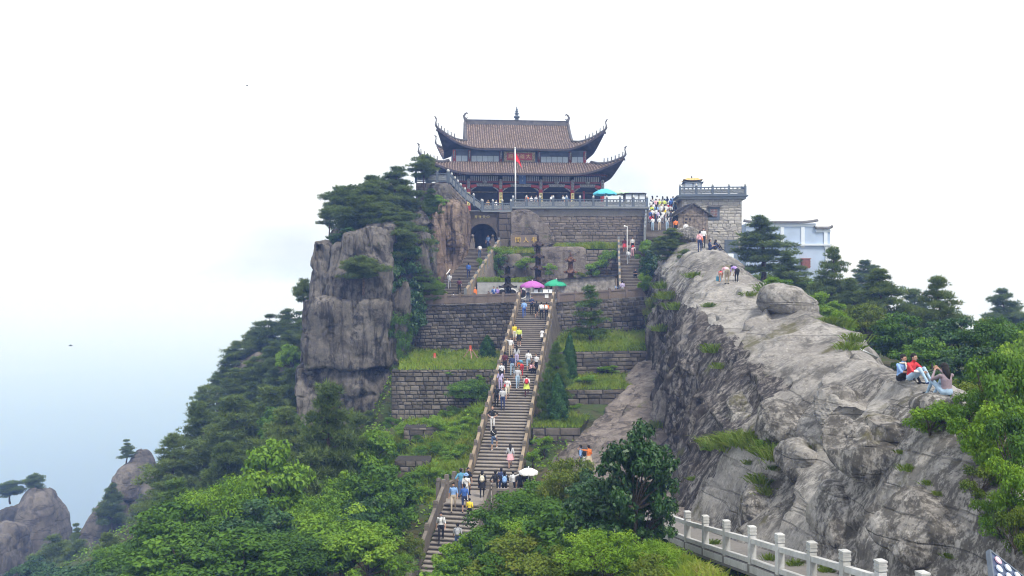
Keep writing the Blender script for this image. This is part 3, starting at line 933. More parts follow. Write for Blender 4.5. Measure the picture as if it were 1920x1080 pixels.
def stone_wall(thing_name, label, a, b, hgt, mat, course=0.36, length=(0.45, 0.95), depth=0.35, core=2.0, mortar=None, skip=None, group=None,
               parent=None, jitter=0.12, chamfer=0.07, cat="wall", proud=0.05, limit=300, gap=0.025, ragged=0.0):
    """coursed stone wall; a, b = ends of its TOP line (b to the right as seen); each stone is its own part"""
    a, b = Vector(a), Vector(b)
    flat = Vector((b.x - a.x, b.y - a.y, 0))
    Lw = flat.length
    u = flat / Lw
    nrm = Vector((u.y, -u.x, 0))                # towards the viewer
    slope = (b.z - a.z) / Lw
    base = a - Vector((0, 0, hgt))
    t = parent
    if t is None:
        t = empty(thing_name, base, 0, label, cat, group)
    rz = math.atan2(u.y, u.x)
    off = t.location
    mt = mortar or MT['mortar']
    bk = -nrm * core
    mb = MB()
    mb.hexa([base - off, b - Vector((0, 0, hgt)) - off, b - Vector((0, 0, hgt)) + bk - off, base + bk - off, a - off, b - off, b + bk - off, a + bk - off])
    mb.build("core", mt, t)
    pool = blocks_of(mat, chamfer)
    z, n = 0.0, 0
    r = random.Random(int(abs(a.x) * 91 + abs(a.z) * 37 + Lw * 13))
    overflow = MB()
    while z < hgt - 0.08:
        ch = min(course * r.uniform(0.68, 1.32), hgt - z)
        if hgt - z - ch < 0.12: ch = hgt - z
        x = -r.uniform(0, 0.5) * length[0]
        while x < Lw:
            l = r.uniform(*length) * (0.6 if r.random() < 0.2 else 1.0)
            x0, x1 = max(x, 0), min(x + l, Lw)
            if Lw - x1 < 0.15: x1 = Lw
            x += l
            if x1 - x0 < 0.08: continue
            xm, zm = (x0 + x1) / 2, z + ch / 2
            if skip and skip(xm, zm): continue
            c = base + u * xm + Vector((0, 0, zm + slope * xm)) - nrm * (depth / 2 - proud) + nrm * r.uniform(-0.02, 0.035)
            sc = ((x1 - x0) - gap * r.uniform(0.6, 1.6), depth, ch - gap * r.uniform(0.6, 1.6))
            if n < limit:
                o = link("stone", r.choice(pool), t, c - off, (0, -math.atan(slope), rz), sc)
                if r.random() < 0.5: o.rotation_euler = (0, math.pi - math.atan(slope) * -1, rz + 0) if False else (0, -math.atan(slope) + r.uniform(-0.01, 0.01), rz)
            else:
                M_ = Matrix.Translation(c - off) @ Matrix.Rotation(rz, 4, 'Z') @ Matrix.Diagonal((*sc, 1))
                vv, ff = unit_block(r.randrange(9) + 1, chamfer)
                overflow.raw(vv, ff, M_)
            n += 1
        z += ch
    if overflow.v:
        tag(overflow.build("stone_courses", mat, t), kind="stuff")
    return t, base, u, nrm, Lw

def slab(name, corners, thick, mat, label=None, kind="structure", bvh=True):
    """horizontal-ish terrace block under 4 top corners"""
    c = [Vector(p) for p in corners]
    dn = Vector((0, 0, -thick))
    me = MB().hexa([p + dn for p in c] + c).mesh(name, mat)
    if bvh: add_bvh(me)
    return tag(link(name, me), label, None, None, kind)

# ---- levels -----------------------------------------------------------------
T1L, T1M, T1N, T1R = W(760, 574, 88), W(973, 566, 86.2), W(1042, 564, 86.0), W(1222, 555, 87)
T1M.z = T1N.z = stair_z(86.0)
slab("terrace_ground", [T1L, T1N, T1N + Vector((0, 19, 0.1)), T1L + Vector((0, 19, 0.2))], 1.6, MT['paving'], "paved middle terrace behind the parapet, left part")
slab("terrace_ground", [T1N + Vector((0.003, 0, 0)), T1R, T1R + Vector((0, 19, 0.1)), T1N + Vector((0.003, 19, 0.1))], 1.6, MT['paving'], "paved middle terrace behind the parapet, right part")

stone_wall("retaining_wall", "tall dark block wall left of the main stairs under the parapet", T1L - Vector((0, 0, 0.02)), T1M - Vector((0, 0, 0.02)), 5.6, MT['darkwall'], 0.37, (0.4, 0.85), ragged=1, chamfer=0.12)
stone_wall("retaining_wall", "tall dark block wall right of the main stairs behind the slender young pine", T1N - Vector((0, 0, 0.02)), T1R - Vector((0, 0, 0.02)), 5.2, MT['darkwall'], 0.37, (0.4, 0.85), chamfer=0.12)

def parapet(name, label, a, b, npost, h=0.88):
    a, b = Vector(a), Vector(b)
    t = empty(name, a, 0, label, "parapet", "low stone parapets of the middle terrace")
    d = (b - a)
    up = Vector((0, 0, 1))
    u = d.normalized()
    for i in range(npost):
        p = d * (i / (npost - 1))
        M_ = Matrix.Translation(p) @ Matrix.Rotation(math.atan2(d.y, d.x), 4, 'Z')
        mb = MB(M_)
        mb.box((0, 0, (h + 0.1) / 2), (0.24, 0.30, h + 0.1))
        mb.box((0, 0, h + 0.13), (0.17, 0.22, 0.07))
        mb.build("post", MT['parapet'], t)
        if i < npost - 1:
            q = d * ((i + 1) / (npost - 1))
            s = u * 0.125
            mb = MB(); mb.beam(p + s + up * (h * 0.43), q - s + up * (h * 0.43), 0.14, h * 0.8); mb.build("panel", MT['parapet'], t)
            mb = MB(); mb.beam(p + s + up * (h * 0.92), q - s + up * (h * 0.92), 0.26, h * 0.16); mb.build("coping", MT['parapet'], t)
    return t
parapet("stone_parapet", "pinkish stone parapet left of the stair head", W(783, 571, 87.8), T1M + Vector((-0.1, 0, 0)), 8)
parapet("stone_parapet", "pinkish stone parapet right of the stair head", T1N + Vector((0.25, 0, 0)), W(1206, 556, 87), 6)

# terrace T0 with grass below, left
T0zl = -6.75
def flat_pt(px, Y, z): return Vector(((px - 960) / F * Y, Y, z))
T0 = [flat_pt(748, 73, T0zl), flat_pt(936, 73, T0zl + 0.05), flat_pt(962, 86.2, -6.3), flat_pt(752, 88, -6.3)]
slab("terrace_ground", T0, 1.0, MT['soil'], "grassy terrace with tripod supports left of the stairs")
stone_wall("retaining_wall", "lower mossy wall under the grassy terrace left of the stairs", T0[0] + Vector((-0.6, -0.1, -0.02)), T0[1] + Vector((0.1, -0.1, -0.02)), 4.9, MT['lowwall'], 0.34, (0.4, 0.85), chamfer=0.1)
R1 = [flat_pt(1045, 76, -5.5), flat_pt(1222, 76, -5.35), flat_pt(1232, 87, -4.6), flat_pt(1045, 86.2, -4.8)]
slab("terrace_ground", R1, 1.0, MT['soil'], "upper grassy terrace right of the stairs")
stone_wall("retaining_wall", "low wall of the upper grassy terrace right of the stairs", R1[0] + Vector((0, -0.1, -0.02)), R1[1] + Vector((0, -0.1, -0.02)), 3.2, MT['lowwall'], 0.40, (0.7, 1.6))
R2 = [flat_pt(1020, 70, -8.05), flat_pt(1180, 70, -8.0), flat_pt(1205, 76, -7.4), flat_pt(1040, 76, -7.5)]
slab("terrace_ground", R2, 0.8, MT['soil'], "middle grassy terrace right of the stairs")
stone_wall("retaining_wall", "low wall of the middle grassy terrace right of the stairs", R2[0] + Vector((0, -0.1, -0.02)), R2[1] + Vector((0, -0.1, -0.02)), 2.4, MT['lowwall'], 0.42, (0.8, 1.8))
R3 = [flat_pt(990, 63.5, -10.0), flat_pt(1088, 63.5, -10.0), flat_pt(1120, 70, -9.6), flat_pt(1020, 70, -9.6)]
slab("terrace_ground", R3, 0.8, MT['soil'], "lowest grassy terrace right of the stairs")
stone_wall("retaining_wall", "shortest low wall nearest the stair foot on the right", R3[0] + Vector((0.3, -0.1, -0.02)), R3[1] + Vector((0, -0.1, -0.02)), 1.6, MT['lowwall'], 0.45, (0.7, 1.4))
stone_wall("retaining_wall", "short overgrown wall on the green bank left of the stairs", flat_pt(757, 66, -10.4), flat_pt(830, 66, -10.4), 1.9, MT['lowwall'], 0.36, (0.5, 1.1))
stone_wall("retaining_wall", "lowest dark wall stub deep in the green bank left of the stairs", flat_pt(740, 61, -11.9), flat_pt(806, 61, -11.9), 1.8, MT['lowwall'], 0.36, (0.5, 1.1))

# ---- main staircase -----------------------------------------------------------
NS = 73
sA, sB = Vector((stair_x(56.5), 56.5, -12.9)), Vector((stair_x(86), 86.0, stair_z(86)))
s_flat = Vector((sB.x - sA.x, sB.y - sA.y, 0))
s_u = s_flat.normalized()
s_side = Vector((s_u.y, -s_u.x, 0))        # to the right
s_rz = math.atan2(s_u.y, s_u.x) - math.pi / 2
rise, run = (sB.z - sA.z) / NS, s_flat.length / NS

def step_mesh(width, rise, run, seed):
    mb = MB()
    r = random.Random(seed)
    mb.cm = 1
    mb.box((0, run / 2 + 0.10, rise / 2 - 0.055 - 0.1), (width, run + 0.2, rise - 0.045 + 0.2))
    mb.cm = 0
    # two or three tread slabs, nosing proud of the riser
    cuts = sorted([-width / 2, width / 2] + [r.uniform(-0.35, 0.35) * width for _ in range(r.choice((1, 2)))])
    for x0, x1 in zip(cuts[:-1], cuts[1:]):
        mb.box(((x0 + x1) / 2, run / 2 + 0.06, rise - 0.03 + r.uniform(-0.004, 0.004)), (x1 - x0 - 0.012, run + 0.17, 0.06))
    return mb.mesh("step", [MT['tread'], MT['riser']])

STAIRS = []
def snap(p):
    """lift a point on a flight's slope onto the tread it belongs to"""
    for (A, u, n, rise_, run_, w_) in STAIRS:
        d = p - A
        y = d.x * u.x + d.y * u.y
        x = d.x * u.y - d.y * u.x
        if -0.05 < y < n * run_ and abs(x) < w_ / 2 + 0.05 and abs(d.z - y / run_ * rise_) < 0.3:
            i = int(max(0, y) / run_)
            c = A + u * ((i + 0.5) * run_) + Vector((u.y, -u.x, 0)) * x
            return Vector((c.x, c.y, A.z + (i + 1) * rise_ + 0.002))
    return p

def staircase(label, A, u, rz, n, rise, run, width, under=True, name="stone_staircase"):
    t = empty(name, A, rz, label, "staircase", "flights of stone stairs")
    STAIRS.append((A.copy(), u.copy(), n, rise, run, width))
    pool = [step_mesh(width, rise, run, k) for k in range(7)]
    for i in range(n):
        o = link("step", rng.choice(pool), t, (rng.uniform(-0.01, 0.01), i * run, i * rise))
    mb = MB()
    Lr, H = n * run, n * rise
    mb.hexa([(-width / 2 - 0.03, 0.3, -1.6), (width / 2 + 0.03, 0.3, -1.6), (width / 2 + 0.03, Lr, -1.6), (-width / 2 - 0.03, Lr, -1.6),
             (-width / 2 - 0.03, 0.3, -0.12), (width / 2 + 0.03, 0.3, -0.12), (width / 2 + 0.03, Lr, H - 0.12 - rise), (-width / 2 - 0.03, Lr, H - 0.12 - rise)])
    mb.build("stair_body", MT['lowwall'], t)
    # surface to stand on
    s = Vector((u.y, -u.x, 0)) * width / 2
    B = A + u * Lr + Vector((0, 0, H))
    BVH.append(BVHTree.FromPolygons([tuple(A - s), tuple(A + s), tuple(B + s), tuple(B - s)], [(0, 1, 2, 3)]))
    return t

SW = 3.06
staircase("long main flight of stone steps climbing to the middle terrace", sA, s_u, s_rz, NS, rise, run, SW)

def stair_rail(label, a, b, npost, hp=1.05, hpan=0.82, w=0.2, post=0.26, mat=None, pmat=None, first=True, group="stone rails beside the flights of stairs", name="stair_rail", cat="railing"):
    """sloping solid stone rail with square posts"""
    a, b = Vector(a), Vector(b)
    t = empty(name, a, 0, label, cat, group)
    d = b - a
    up = Vector((0, 0, 1))
    rz = math.atan2(d.y, d.x)
    for i in range(npost):
        p = d * (i / (npost - 1))
        mb = MB(Matrix.Translation(p) @ Matrix.Rotation(rz, 4, 'Z'))
        mb.box((0, 0, hp / 2 - 0.2), (post, post * 0.95, hp + 0.4))
        mb.box((0, 0, hp + 0.02), (post * 0.72, post * 0.72, 0.06))
        mb.box((0, 0, hp + 0.13), (post * 0.94, post * 0.9, 0.17), taper=0.86)
        mb.build("post", pmat or MT['railpost'], t)
        if i < npost - 1:
            q = d * ((i + 1) / (npost - 1))
            s = (q - p).normalized() * post * 0.5
            mb = MB(); mb.beam(p + s + up * (hpan * 0.44), q - s + up * (hpan * 0.44), w * 0.7, hpan * 0.88 + 0.12); mb.build("panel", mat or MT['rail'], t)
            mb = MB(); mb.beam(p + s + up * (hpan + 0.06), q - s + up * (hpan + 0.06), w, 0.13); mb.build("handrail", mat or MT['rail'], t)
    return t
off = s_side * (SW / 2 + 0.12)
stair_rail("left stone rail of the long main stairs", sA - off + Vector((0, 0, 0.1)), sB - off + Vector((0, 0, 0.1)), 19)
stair_rail("right stone rail of the long main stairs", sA + off + Vector((0, 0, 0.1)), sB + off + Vector((0, 0, 0.1)), 19)
# battered rubble wall carrying the right rail near the top
mb = MB()
p0, p1 = sA + s_u * 12 + off + Vector((0, 0, 12 / run * rise)), sB + off
mb.hexa([p0 - s_side * 0.1 - Vector((0, 0, 4)), p0 + s_side * 0.9 - Vector((0, 0, 4)), p1 + s_side * 1.3 - Vector((0, 0, 6)), p1 - s_side * 0.1 - Vector((0, 0, 6)),
         p0 - s_side * 0.1 - Vector((0, 0, 0.1)), p0 + s_side * 0.16 - Vector((0, 0, 0.1)), p1 + s_side * 0.16 - Vector((0, 0, 0.1)), p1 - s_side * 0.1 - Vector((0, 0, 0.1))])
tag(mb.build("stair_flank", MT['lowwall']), "sloping rubble flank carrying the right rail of the main stairs", "wall")

# ---- landing and lower flight
LZ = -12.9
ld = [Vector((sA.x - 3.35, 53.1, LZ)), Vector((sA.x + 3.3, 53.1, LZ)), Vector((sA.x + 3.3, 56.75, LZ)), Vector((sA.x - 2.6, 56.75, LZ))]
slab("landing_ground", ld, 3.0, MT['tread'], "paved landing at the foot of the main stairs")
NL = 26
lo_u = Vector((0.22, 1.0, 0)).normalized()
lo_top = Vector((sA.x - 1.55, 53.1, LZ))
lo_A = lo_top - lo_u * NL * 0.31 - Vector((0, 0, NL * 0.172))
staircase("lower flight of stone steps half hidden by bushes", lo_A, lo_u, math.atan2(lo_u.y, lo_u.x) - math.pi / 2, NL, 0.172, 0.31, 2.5)
lo_side = Vector((lo_u.y, -lo_u.x, 0))
o2 = lo_side * (1.25 + 0.14)
stair_rail("left stone rail of the lower flight", lo_A - o2 + Vector((0, 0, 0.1)), lo_top - o2 + Vector((0, 0, 0.1)), 6, mat=MT['railpost'])
stair_rail("right stone rail of the lower flight partly hidden by bushes", lo_A + o2 + Vector((0, 0, 0.1)), lo_top + o2 + Vector((0, 0, 0.1)), 6, mat=MT['railpost'])
stair_rail("stone rail along the right edge of the landing", lo_top + o2 + Vector((0.35, 0.1, 0)), Vector((ld[1].x - 0.1, 53.2, LZ)), 4, hp=1.05, hpan=0.8, mat=MT['railpost'], group=None)
stair_rail("stone rail along the left edge of the landing", lo_top - o2 + Vector((-0.3, 0.2, 0)), Vector((sA.x - 2.0, 56.5, LZ)), 4, hp=1.2, hpan=0.8, mat=MT['railpost'], group=None)

# ---- upper left stairs to the arch
ua, ub = W(838, 560, 91.5), W(905, 466, 104.2)
ua.z = -1.30
u_fl = Vector((ub.x - ua.x, ub.y - ua.y, 0))
u_u = u_fl.normalized()
NU = 36
staircase("worn upper flight climbing beside the rust cliff to the dark arch", ua, u_u, math.atan2(u_u.y, u_u.x) - math.pi / 2, NU, (ub.z - ua.z) / NU, u_fl.length / NU, 3.7)
u_side = Vector((u_u.y, -u_u.x, 0))
uo = u_side * (1.85 + 0.15)
stair_rail("pale stone rail climbing to the arch", ua + uo + Vector((0, 0, 0.15)), ub + uo + Vector((0, 0, 0.1)), 11, hp=0.95, hpan=0.8, w=0.3, mat=MT['rail'], pmat=MT['panelstone'])
# flank wall of that rail
mb = MB()
q0, q1 = ua + uo, ub + uo
mb.hexa([q0 - u_side * 0.12 - Vector((0, 0, 1)), q0 + u_side * 0.3 - Vector((0, 0, 1)), q1 + u_side * 0.3 - Vector((0, 0, 8)), q1 - u_side * 0.12 - Vector((0, 0, 8)),
         q0 - u_side * 0.12, q0 + u_side * 0.14, q1 + u_side * 0.14, q1 - u_side * 0.12])
tag(mb.build("stair_flank", MT['ashlar']), "pale stone flank under the rail climbing to the arch", "wall")
# white pipe handrail along the cliff side
mb = MB()
pp = [ua + u_u * (t * u_fl.length) + Vector((0, 0, t * (ub.z - ua.z))) - u_side * (1.75 - 0.1 * math.sin(t * 5)) + Vector((0, 0, 0.75 + 0.12 * math.sin(t * 11))) for t in np.linspace(0.36, 0.99, 14)]
mb.tube(pp, 0.06, 6)
hr = mb.build("pipe_rail", MT['white'], smooth=True)
tag(hr, "thin white pipe handrail bending along the rust cliff", "handrail")

# ---- upper right stairs
ra, rb = W(1189, 548, 90.5), W(1183, 464, 103)
ra.z = -0.95
r_fl = Vector((rb.x - ra.x, rb.y - ra.y, 0))
r_u = r_fl.normalized()
NR = 34
staircase("upper right flight of steps between the block wall and the bushes", ra, r_u, math.atan2(r_u.y, r_u.x) - math.pi / 2, NR, (rb.z - ra.z) / NR, r_fl.length / NR, 2.5)
r_side = Vector((r_u.y, -r_u.x, 0))
stair_rail("pale stone rail left of the upper right steps", ra - r_side * 1.42 + Vector((0, 0, 0.1)), rb - r_side * 1.42 + Vector((0, 0, 0.1)), 9, hp=0.95, hpan=0.75, mat=MT['rail'], pmat=MT['panelstone'])
stair_rail("short grey stone rail right of the upper right steps", ra + r_side * 1.42 + Vector((0, 0, 0.1)), ra.lerp(rb, 0.45) + r_side * 1.42 + Vector((0, 0, 0.1)), 4, hp=0.95, hpan=0.7, mat=MT['panelstone'], pmat=MT['panelstone'])
slab("terrace_ground", [W(1150, 470, 102.8), W(1225, 464, 102.8), W(1232, 452, 108), W(1150, 455, 108)], 2.5, MT['paving'], "small landing above the upper right steps")
# crowd stairs, up to the temple level
ca, cb = W(1243, 446, 98), W(1243, 394, 108.5)
c_fl = Vector((cb.x - ca.x, cb.y - ca.y, 0)); c_u = c_fl.normalized()
staircase("topmost flight of steps packed with the dense crowd", ca, c_u, math.atan2(c_u.y, c_u.x) - math.pi / 2, 26, (cb.z - ca.z) / 26, c_fl.length / 26, 3.9)
c_side = Vector((c_u.y, -c_u.x, 0))
stair_rail("slim stone rail left of the crowded top steps", ca - c_side * 1.98 + Vector((0, 0, 0.1)), cb - c_side * 1.98 + Vector((0, 0, 0.1)), 8, hp=0.95, hpan=0.75, mat=MT['panelstone'], pmat=MT['panelstone'])

# ---- stacked walls under the temple
PZ = (540 - 389) / F * 106           # temple plaza level
W3a, W3b = W(1000, 390, 106.0), W(1217, 390, 106.0)
stone_wall("ashlar_wall", "high coursed block wall under the temple balustrade", W3a, W3b, 4.9, MT['ashlar'], 0.36, (0.55, 1.25), chamfer=0.05, mortar=MT['mortar'])
W2a, W2b = W(1048, 470, 102.3), W(1160, 468, 102.3)
stone_wall("ashlar_wall", "lower coursed block wall behind the small rusty burner", W2a, W2b, 5.6, MT['ashlar'], 0.40, (0.6, 1.3), chamfer=0.05)
slab("terrace_ground", [W(900, 476, 102.6), W(1160, 470, 102.6), W(1160, 468, 106.2), W(900, 468, 106.2)], 5.0, MT['soil'], "narrow grassy ledge between the two block walls")
# smooth rock face let into the wall left of the block courses
o = block(None, "wall_rock", 1054, 575, 103.6, 92, 112, 3.0, MT['slabrock'], 101, 0, p=9, rough=0.012, low=0.2)
tag(o, "smooth upright rock face left of the small rusty burner", "rock")
o = block(None, "wall_rock", 962, 580, 104.0, 150, 102, 3.0, MT['lowwall'], 103, 0, p=6, rough=0.05, low=0.4)
tag(o, "rough overgrown rubble face behind the left burner", "rock")

# inscription rock
def flat_rock(name, poly, Y, thick, mat, seed):
    n = len(poly)
    rr = random.Random(seed)
    bm = bmesh.new()
    front = [bm.verts.new(W(x, y, Y)) for x, y in poly]
    f0 = bm.faces.new(front)
    if f0.normal.y > 0: f0.normal_flip()
    r_ = bmesh.ops.extrude_face_region(bm, geom=[f0])
    bmesh.ops.translate(bm, verts=[v for v in r_['geom'] if isinstance(v, bmesh.types.BMVert)], vec=(0, thick, 0))
    bmesh.ops.recalc_face_normals(bm, faces=bm.faces)
    bmesh.ops.bevel(bm, geom=[e for e in bm.edges], offset=0.10, segments=2, affect='EDGES', profile=0.6)
    bmesh.ops.triangulate(bm, faces=bm.faces)
    bmesh.ops.subdivide_edges(bm, edges=[e for e in bm.edges if e.calc_length() > 0.5], cuts=3, use_grid_fill=True)
    bmesh.ops.subdivide_edges(bm, edges=[e for e in bm.edges if e.calc_length() > 0.5], cuts=1, use_grid_fill=True)
    P = np.array([tuple(v.co) for v in bm.verts])
    h = 0.10 * fbm(P * 0.55, 3, seed) - 0.14 * np.clip((ridged(P * np.array([0.3, 0.1, 0.22]), 2, seed + 5) - 0.84) / 0.1, 0, 1)
    for v, k in zip(bm.verts, h): v.co.y -= k
    me = bpy.data.meshes.new(name); bm.to_mesh(me); bm.free()
    me.materials.append(mat)
    return link(name, me)

o = flat_rock("inscribed_rock", [(959, 478), (958, 396), (975, 391), (992, 393), (1008, 403), (1022, 418), (1034, 434), (1040, 445), (1038, 456), (1026, 463), (1004, 473), (985, 478)], 105.0, 3.0, MT['slabrock'], 7)
tag(o, "brown boulder set in the wall carrying three gold characters", "rock")

def text_part(body, name, mat, parent, loc, size, rot, ext=0.02, align='CENTER', spacing=1.0):
    c = bpy.data.curves.new(name, 'FONT')
    c.body = body
    c.size = size
    c.extrude = ext
    c.offset = -0.012 * size
    c.align_x = align
    c.align_y = 'CENTER'
    c.space_character = spacing
    tmp = bpy.data.objects.new("tmp", c)
    COL.objects.link(tmp)
    dg = bpy.context.evaluated_depsgraph_get()
    me = bpy.data.meshes.new_from_object(tmp.evaluated_get(dg))
    bpy.data.objects.remove(tmp)
    me.materials.clear(); me.materials.append(mat)
    return link(name, me, parent, loc, rot)

mb = MB(); pc = W(982, 451.5, 104.72); mb.box(pc, (3.1, 0.12, 1.35))
plq = mb.build("dressed_panel", MT['parapet'], o)
for ch, px in (("間", 971), ("人", 986), ("非", 1001.5)):
    text_part(ch, "inscription", MT['gold'], o, W(px, 450.3, 104.6), 0.72, (R(90), 0, 0), 0.03)

# arch wall with tunnel
def arch_wall():
    Y = 105.6
    t = empty("arch_gate", W(905, 466, Y), 0, "dark arched gateway at the head of the left flight", "gate")
    offv = t.location
    poly_x0, poly_x1 = W(874, 0, Y).x, W(937, 0, Y).x
    zt, zb = W(0, 396, Y).z, W(0, 472, Y).z - 1.5
    cx = W(904.5, 0, Y).x
    hw = 1.72
    zs = W(0, 447, Y).z
    ztop = W(0, 419.5, Y).z
    n = 18
    arc = [(cx - hw * math.cos(math.pi * i / n), zs + (ztop - zs) * math.sin(math.pi * i / n)) for i in range(n + 1)]
    # wall face as strips around the opening, from the jambs over the arch
    mb = MB()
    outer = []
    for i, (x, z) in enumerate(arc):
        a_ = math.pi * i / n
        if a_ < math.pi * 0.25: outer.append((poly_x0, zs + (zt - zs) * (a_ / (math.pi * 0.25))))
        elif a_ > math.pi * 0.75: outer.append((poly_x1, zs + (zt - zs) * ((math.pi - a_) / (math.pi * 0.25))))
        else: outer.append((poly_x0 + (poly_x1 - poly_x0) * (a_ - math.pi * 0.25) / (math.pi * 0.5), zt))
    inn = [(cx - hw, zb)] + arc + [(cx + hw, zb)]
    out = [(poly_x0, zb)] + outer + [(poly_x1, zb)]
    for i in range(len(inn) - 1):
        q = [inn[i], inn[i + 1], out[i + 1], out[i]]
        mb.raw([(x - offv.x, Y - offv.y, z - offv.z) for x, z in q], [(0, 1, 2, 3)])
    # tunnel
    for i in range(len(inn) - 1):
        (x0, z0), (x1, z1) = inn[i], inn[i + 1]
        mb.raw([(x0 - offv.x, Y - offv.y, z0 - offv.z), (x1 - offv.x, Y - offv.y, z1 - offv.z), (x1 - offv.x, Y + 9 - offv.y, z1 - offv.z), (x0 - offv.x, Y + 9 - offv.y, z0 - offv.z)], [(0, 3, 2, 1)])
    mb.raw([(x - offv.x, Y + 9 - offv.y, z - offv.z) for x, z in inn], [tuple(range(len(inn)))])
    mb.box((cx - offv.x, Y + 4.5 - offv.y, zb - offv.z + 1.42), (2 * hw, 9, 0.1))
    mb.build("wall_face", MT['archwall'], t)
    # voussoirs round the arch
    for i in range(n):
        a0, a1 = math.pi * i / n, math.pi * (i + 1) / n
        mb = MB()
        p = []
        for yy in (Y - 0.09 - offv.y, Y + 0.3 - offv.y):
            for (r_, a_) in ((1.004, a0 + 0.01), (1.004, a1 - 0.01), (1.2, a1 - 0.01), (1.2, a0 + 0.01)):
                p.append((cx - hw * r_ * math.cos(a_) - offv.x, yy, zs + (ztop - zs) * r_ * math.sin(a_) - offv.z))
        mb.raw(p, [(0, 1, 2, 3), (7, 6, 5, 4), (0, 4, 5, 1), (1, 5, 6, 2), (2, 6, 7, 3), (3, 7, 4, 0)])
        mb.build("arch_stone", MT['archwall'], t)
    for px, ch in ((893, "界"), (900.5, "世"), (908, "天"), (915.5, "中")):
        text_part(ch, "inscription", MT['goldpale'], t, W(px - 0.5, 407, Y - 0.06) - offv, 0.42, (R(90), 0, 0), 0.02)
    # guardian figures on plinths
    for px in (886, 924):
        b = W(px, 466, Y + 0.5) - offv
        mb = MB()
        mb.box(b + Vector((0, 0, 0.35)), (0.55, 0.55, 0.7))
        mb.box(b + Vector((0, 0, 0.74)), (0.62, 0.62, 0.1))
        mb.tube([b + Vector((0, 0.12, 0.78)), b + Vector((0, 0.02, 1.1)), b + Vector((0, -0.06, 1.35))], [0.24, 0.22, 0.15], 8)
        mb.ball(b + Vector((0, -0.12, 1.5)), 0.2, 6)
        mb.ball(b + Vector((0, -0.28, 1.46)), 0.1, 6)
        for sx in (-0.12, 0.12):
            mb.tube([b + Vector((sx, -0.12, 1.2)), b + Vector((sx, -0.2, 0.8))], 0.07, 6)
        mb.build("guardian_lion", MT['ashlar'], t)
arch_wall()
# dark buttress between arch and inscribed rock
stone_wall("buttress", "dark narrow wall between the arch and the inscribed rock", W(935, 398, 105.2), W(958, 398, 105.2), 5.6, MT['archwall'], 0.8, (0.8, 1.6), core=2.5)
slab("terrace_ground", [W(872, 473, 104.2), W(935, 473, 104.2), W(935, 470, 106), W(872, 470, 106)], 2.0, MT['paving'], "stone threshold in front of the arch")

# temple plaza block
pz = [Vector((W(872, 0, 105.9).x, 105.75, PZ - 0.6)), Vector((W(960, 0, 106).x, 105.75, PZ - 0.6)), Vector((W(960, 0, 106).x, 140, PZ - 0.6)), Vector((W(800, 0, 106).x, 140, PZ - 0.6))]
slab("plaza_ground", pz, 0.5, MT['paving'], "lower strip of the temple plaza above the arch")
pz = [Vector((W(960, 0, 106).x, 105.9, PZ)), Vector((W(1217, 0, 106).x, 105.9, PZ)), Vector((W(1225, 0, 106).x + 2, 140, PZ)), Vector((W(800, 0, 106).x, 140, PZ)) ]
slab("plaza_ground", pz, 1.0, MT['paving'], "paved temple plaza behind the carved balustrade")
mb = MB(); mb.beam(W(960, 389.5, 105.7), W(1217, 389.5, 105.7), 0.5, 0.22); tag(mb.build("coping_course", MT['panelstone']), "pale coping course under the temple balustrade", "coping")
mb = MB(); mb.beam(W(905, 396.5, 105.5), W(960, 396.5, 105.5), 0.5, 0.16); tag(mb.build("coping_course", MT['panelstone']), "pale coping course above the arch gateway", "coping")

# carved balustrades
CARVE = {}
def carved_panel(wd, ht):
    """pierced panel with a raised border and a scroll of beads"""
    k = (round(wd, 2), round(ht, 2))
    if k in CARVE: return CARVE[k]
    mb = MB()
    mb.box((0, 0, 0), (wd, 0.08, ht))
    for z in (-ht / 2 + 0.04, ht / 2 - 0.04): mb.box((0, -0.055, z), (wd, 0.03, 0.08))
    for x in (-wd / 2 + 0.04, wd / 2 - 0.04): mb.box((x, -0.055, 0), (0.08, 0.03, ht - 0.16))
    rr = random.Random(int(wd * 100))
    for i in range(9):
        mb.ball(((i - 4) * wd * 0.085, -0.05, rr.uniform(-0.25, 0.25) * ht), 0.075, 5, (1, 0.5, 1))
    CARVE[k] = mb.mesh("carved_panel", MT['panelstone'])
    return CARVE[k]

